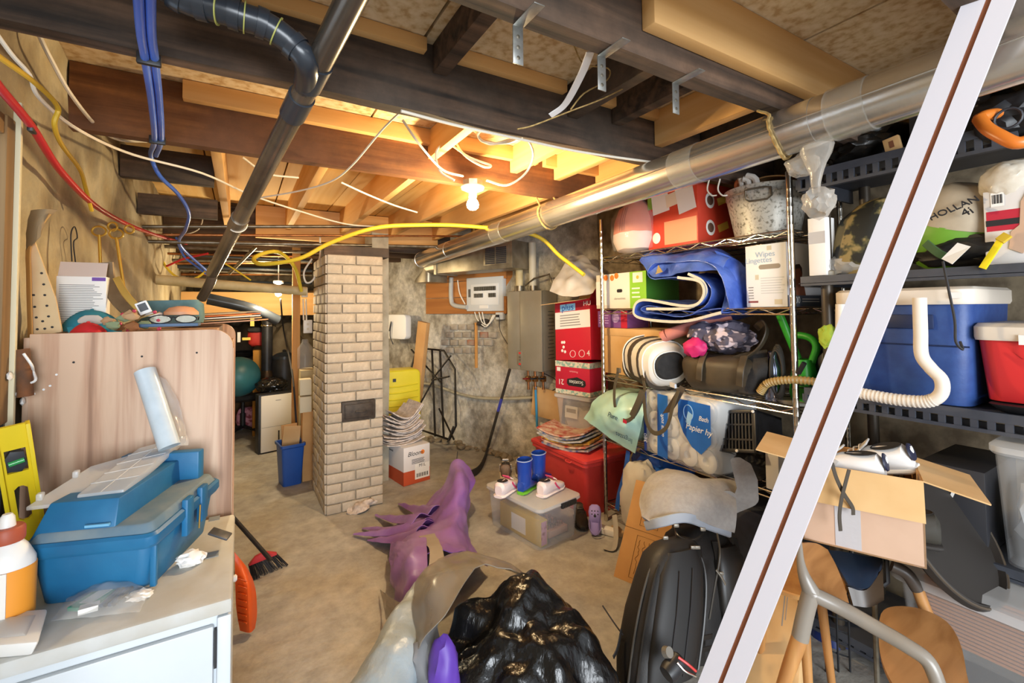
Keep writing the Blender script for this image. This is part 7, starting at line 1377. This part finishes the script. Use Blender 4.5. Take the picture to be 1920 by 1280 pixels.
P('back_upright', MB().tube([J, at(1508, 1080, D=1.31), at(1501, 1050, D=1.33), at(1499, 1012, D=1.36)], [.024, .016, .010, .006], 14, sm=6), gfr, t, w=1)
l_ = P('leg', MB().tube([at(1672, 1060, D=1.5), at(1700, 1075, D=1.48), at(1720, 1104, D=1.47)], .019, 14, sm=5), M('taupe_dark', '4a4038', rough=.4), t, w=1); P('wood_tip', MB().tube([at(1720, 1102, D=1.47), at(1732, 1135, D=1.46), at(1745, 1165, D=1.45)], .017, 14, sm=3), oak2, l_, w=1)
P('backrest', MB().sheet([[at(1503, 1018, D=1.36), at(1506, 1050, D=1.34), at(1520, 1085, D=1.31), at(1535, 1108, D=1.29)], [at(1530, 1018, D=1.42), at(1538, 1055, D=1.40), at(1555, 1092, D=1.37), at(1565, 1120, D=1.34)], [at(1552, 1030, D=1.46), at(1568, 1060, D=1.44), at(1582, 1095, D=1.41), at(1592, 1130, D=1.38)]], 6, thick=.010), oak, t, w=1)
P('seat', MB().loft([[q+V((0, 0, dz)) for q in crl([at(a, b, D=dd) for a, b, dd in ((1652, 1150, 1.42), (1680, 1136, 1.44), (1730, 1142, 1.42), (1775, 1165, 1.38), (1800, 1205, 1.33), (1812, 1260, 1.28), (1815, 1310, 1.22), (1740, 1320, 1.16), (1690, 1300, 1.18), (1660, 1255, 1.24), (1648, 1205, 1.32))])] for dz in (0, -.012)]), oak, t, w=1)
t = T('moulded_chair', 'dark blue moulded chair shell wedged beneath the carton', 'chair', at(1615, 1160, D=1.5)); P('shell', MB().sheet([[at(1550, 1030, D=1.6), at(1570, 1060, D=1.52), at(1590, 1095, D=1.48)], [at(1590, 1035, D=1.6), at(1605, 1070, D=1.52), at(1615, 1103, D=1.47)], [at(1625, 1042, D=1.58), at(1632, 1068, D=1.52), at(1630, 1100, D=1.48)], [at(1655, 1045, D=1.56), at(1650, 1062, D=1.52), at(1645, 1080, D=1.5)]], 6, thick=.012), M('midnight_plastic', '1f2a3a', rough=.3), t, w=1)
P('underside', MB().sheet([[at(1590, 1100, D=1.49), at(1600, 1135, D=1.47)], [at(1625, 1105, D=1.48), at(1630, 1138, D=1.46)], [at(1655, 1065, D=1.53), at(1658, 1125, D=1.49)]], 6, thick=.02), M('brown_black_shell', '3a2c1e', rough=.4), t, w=1); P('metal_leg', MB().tube([at(1640, 1130, D=1.5), at(1642, 1200, D=1.52), V((at(1642, 1200, D=1.52).x, at(1642, 1200, D=1.52).y, 0))], .008, 8), steel, t, w=1); P('metal_leg', MB().tube([at(1662, 1048, D=1.55), at(1664, 1090, D=1.55), at(1655, 1098, D=1.55)], .008, 8), black_p, t, w=1)
c = at(1492, 1075, D=1.6); t = T('round_stool', 'round pale wooden stool under the open carton', 'stool', V((c.x, c.y, 0))); P('seat', MB().lathe([(.12, c.z-.02), (.145, c.z-.012), (.147, c.z), (.142, c.z+.004), (.01, c.z+.004)], 36), oak2, t)
for k in range(3): a = R(120*k+100); P('leg', MB().tube([(.09*math.cos(a), .09*math.sin(a), c.z-.015), (.14*math.cos(a), .14*math.sin(a), 0)], [.017, .012], 12), oak2, t)
P('paper_tag', MB().box((.09, -.04, c.z+.005), (.03, .04, .001), RZ(30)), paper_w, t)
a_, b_, c_ = at(1392, 1300, D=1.62), at(1448, 1325, D=1.55), at(1452, 1062, D=1.85); fm = FRM(a_, b_-a_, c_-a_); L2 = (c_-a_).length
ext_ = a_.z/ max(.2, fm.col[1][2]); fm2 = fm @ TR(0, -ext_, 0)
t = T('tall_brown_carton', 'tall brown flat carton leaning between the jamb and stool', 'carton', m=fm2); P('board', MB().bb((0, 0, -.05), (.17, L2+ext_, 0)), card_l, t, bev=.002); lines(t, (.34, 0, (L2+ext_)), 'f', 0, 0, 0, 0, 1, card_l) if False else P('fine_print', MB().bb((.10, L2*.55+ext_, 0), (.104, L2*.8+ext_, .0006)).bb((.11, L2*.6+ext_, 0), (.113, L2*.8+ext_, .0006)), grey_ink, t)
# wire basket leg stand behind
t = T('wire_stand', 'thin dark wire basket standing under the chairs', 'wire basket', at(1570, 1290, D=1.7))
for px in (1545, 1568, 1590): P('wire', MB().tube([at(px, 1140, D=1.75), V((at(px, 1140, D=1.75).x, at(px, 1140, D=1.75).y, .0))], .004, 6), black_p, t, w=1)
for k in range(4): P('cross_wire', MB().tube([at(1545, 1150+22*k, D=1.75), at(1590, 1165+22*k, D=1.75)], .003, 5), black_p, t, w=1)
S('navy_bag', MB().blob(at(1560, 1190, D=1.95), (.1, .1, .12), amp=.2, sub=3, seed=3), M('navy_bag', '1d2f6a', rough=.5), 'navy blue bag in the shadow behind the stool', 'bag')
# open carton with shoes
Rb = at(1738, 1067, D=1.30); Lb = at(1505, 1010, Z=Rb.z); d = Rb-Lb; w_ = d.length; rz = math.degrees(math.atan2(d.y, d.x)); nrm = V((-d.y, d.x, 0)).normalized(); dp = .27
hc = at(1727, 905, D=1.30).z-Rb.z
t = T('open_carton', 'open cardboard box of shoes resting on the chairs', 'carton', Lb.lerp(Rb, .5)+nrm*dp/2, rz); th = .005
P('wall', MB().bb((-w_/2, -dp/2, 0), (w_/2, -dp/2+th, hc)), card_p, t); P('wall', MB().bb((-w_/2, dp/2-th, 0), (w_/2, dp/2, hc)), card, t); P('wall', MB().bb((-w_/2, -dp/2, 0), (-w_/2+th, dp/2, hc)), card, t); P('wall', MB().bb((w_/2-th, -dp/2, 0), (w_/2, dp/2, hc)), card, t); P('base', MB().bb((-w_/2, -dp/2, 0), (w_/2, dp/2, th)), card, t)
P('flap', MB().box((0, 0, -.055), (w_, .004, .115), TR(0, -dp/2-.003, hc) @ RX(-10)), card_l, t); P('flap', MB().box((-.065, 0, 0), (.13, dp, .004), TR(-w_/2, 0, hc) @ RY(8)), card_l, t); P('flap', MB().box((.07, 0, 0), (.14, dp, .004), TR(w_/2, 0, hc) @ RY(14)), card_l, t); P('flap', MB().box((0, .05, 0), (w_, .10, .004), TR(0, dp/2, hc) @ RX(-40)), card, t)
P('clear_tape', MB().box((-.03, -dp/2-.0008, hc*.36), (.065, .001, hc*.66)), M('tape_shine', 'c9c4c4', rough=.15, clear=.25, bump=.3), t)
MC = MW[t.name]
wsh = M('shoe_white_leather', 'ddd8d2', rough=.45); nvy = M('shoe_navy', '1a1f38', rough=.5); wsole = M('shoe_sole_white', 'e2deda', rough=.5)
for k, (m_, lab) in enumerate(((MC @ TR(.03, .05, hc-.045) @ RZ(75) @ RX(-14) @ RY(-12), 'white leather sneaker with navy heel tipped up in the open carton'), (MC @ TR(-.055, -.06, hc-.05) @ RZ(80) @ RX(-6), 'white leather sneaker with round navy heel badge at the carton front'))):
    t = shoe('white_sneaker', lab, 'white sneakers in the open carton', m_, .27, .05, wsh, wsole, M('shoe_grey', 'b8b4ae', rough=.5), 1.25)
    P('heel_tab', MB().lathe([(.030, 0), (.028, .004), (.01, .006)], 20, TR(0, -.132, .062) @ RX(82) @ Matrix.Diagonal((1, .9, 1, 1))), nvy, t)
    for a in (-32, 0, 32): P('leaf_emblem', MB().lathe([(.010, 0), (.008, .001)], 12, TR(0, -.139, .060) @ RX(82) @ RZ(a) @ TR(0, .010, 0) @ Matrix.Diagonal((.55, 1.1, 1, 1))), paper_w, t)
ob = M('olive_black_boot', '2c281f', rough=.7)
for m_, lab in ((MC @ TR(.10, .0, .008) @ RZ(95) @ Matrix.Scale(1.0, 4), 'dark olive shoe at the right side inside the open carton'), (MC @ TR(-.04, .03, .008) @ RZ(85), 'dark olive shoe under the white sneakers in the carton')): shoe('dark_olive_shoe', lab, 'dark shoes in the open carton', m_, .20, .042, ob, M('dark_sole'), ob, 1.6)
lz = M('lace_dark', '3d3429', rough=.8); Y0 = -dp/2-.03
for k, pts in enumerate((((1560, 868), (1568, 895), (1582, 925), (1598, 950), (1600, 965)), ((1592, 880), (1584, 910), (1578, 935), (1574, 965), (1576, 995)))):
    S('shoe_lace', MB().tube([at(a, b, D=1.37+.008*(k == 0)) for a, b in pts], (.006, .0015), sm=5, flat=tuple(rt0)), lz, ['dark shoe lace hanging over the carton flap, curving right', 'dark shoe lace hanging over the carton flap, longer one'][k], 'lace', 'laces hanging from the open carton')
# ================================================================== white jamb in front
B0, T0 = at(1348, 1290, D=1.10), at(1858, -8, D=.985)
dv = (T0-B0).normalized(); B0 = B0-dv*((B0.z-.0)/dv.z)+dv*.02
nv = -(((T0+B0)/2-EYE).normalized()); nv = (nv-dv*nv.dot(dv)).normalized(); nv = (nv+dv.cross(nv)*-.12).normalized(); fm = FRM(B0, nv.cross(dv)*-1 if False else dv.cross(nv), dv, None)
fm = FRM(B0, dv.cross(nv), dv); Lj = (T0-B0).length; s_ = 1 if V(fm.col[2][:3]).dot(nv) > 0 else -1
t = T('door_jamb', 'white painted jamb board with brown groove leaning across the view', 'door jamb', m=fm); wj = M('jamb_white', 'cbc6ca', rough=.45); gb = M('groove_brown', '9a5a34', rough=.7)
P('left_strip', MB().bb((-.042, 0, -.012), (-.005, Lj, .012)), wj, t, smooth=False); P('right_strip', MB().bb((.005, 0, -.012), (.042, Lj, .012)), wj, t, smooth=False); P('groove', MB().bb((-.0055, 0, -.010), (.0055, Lj, .003)), gb, t)
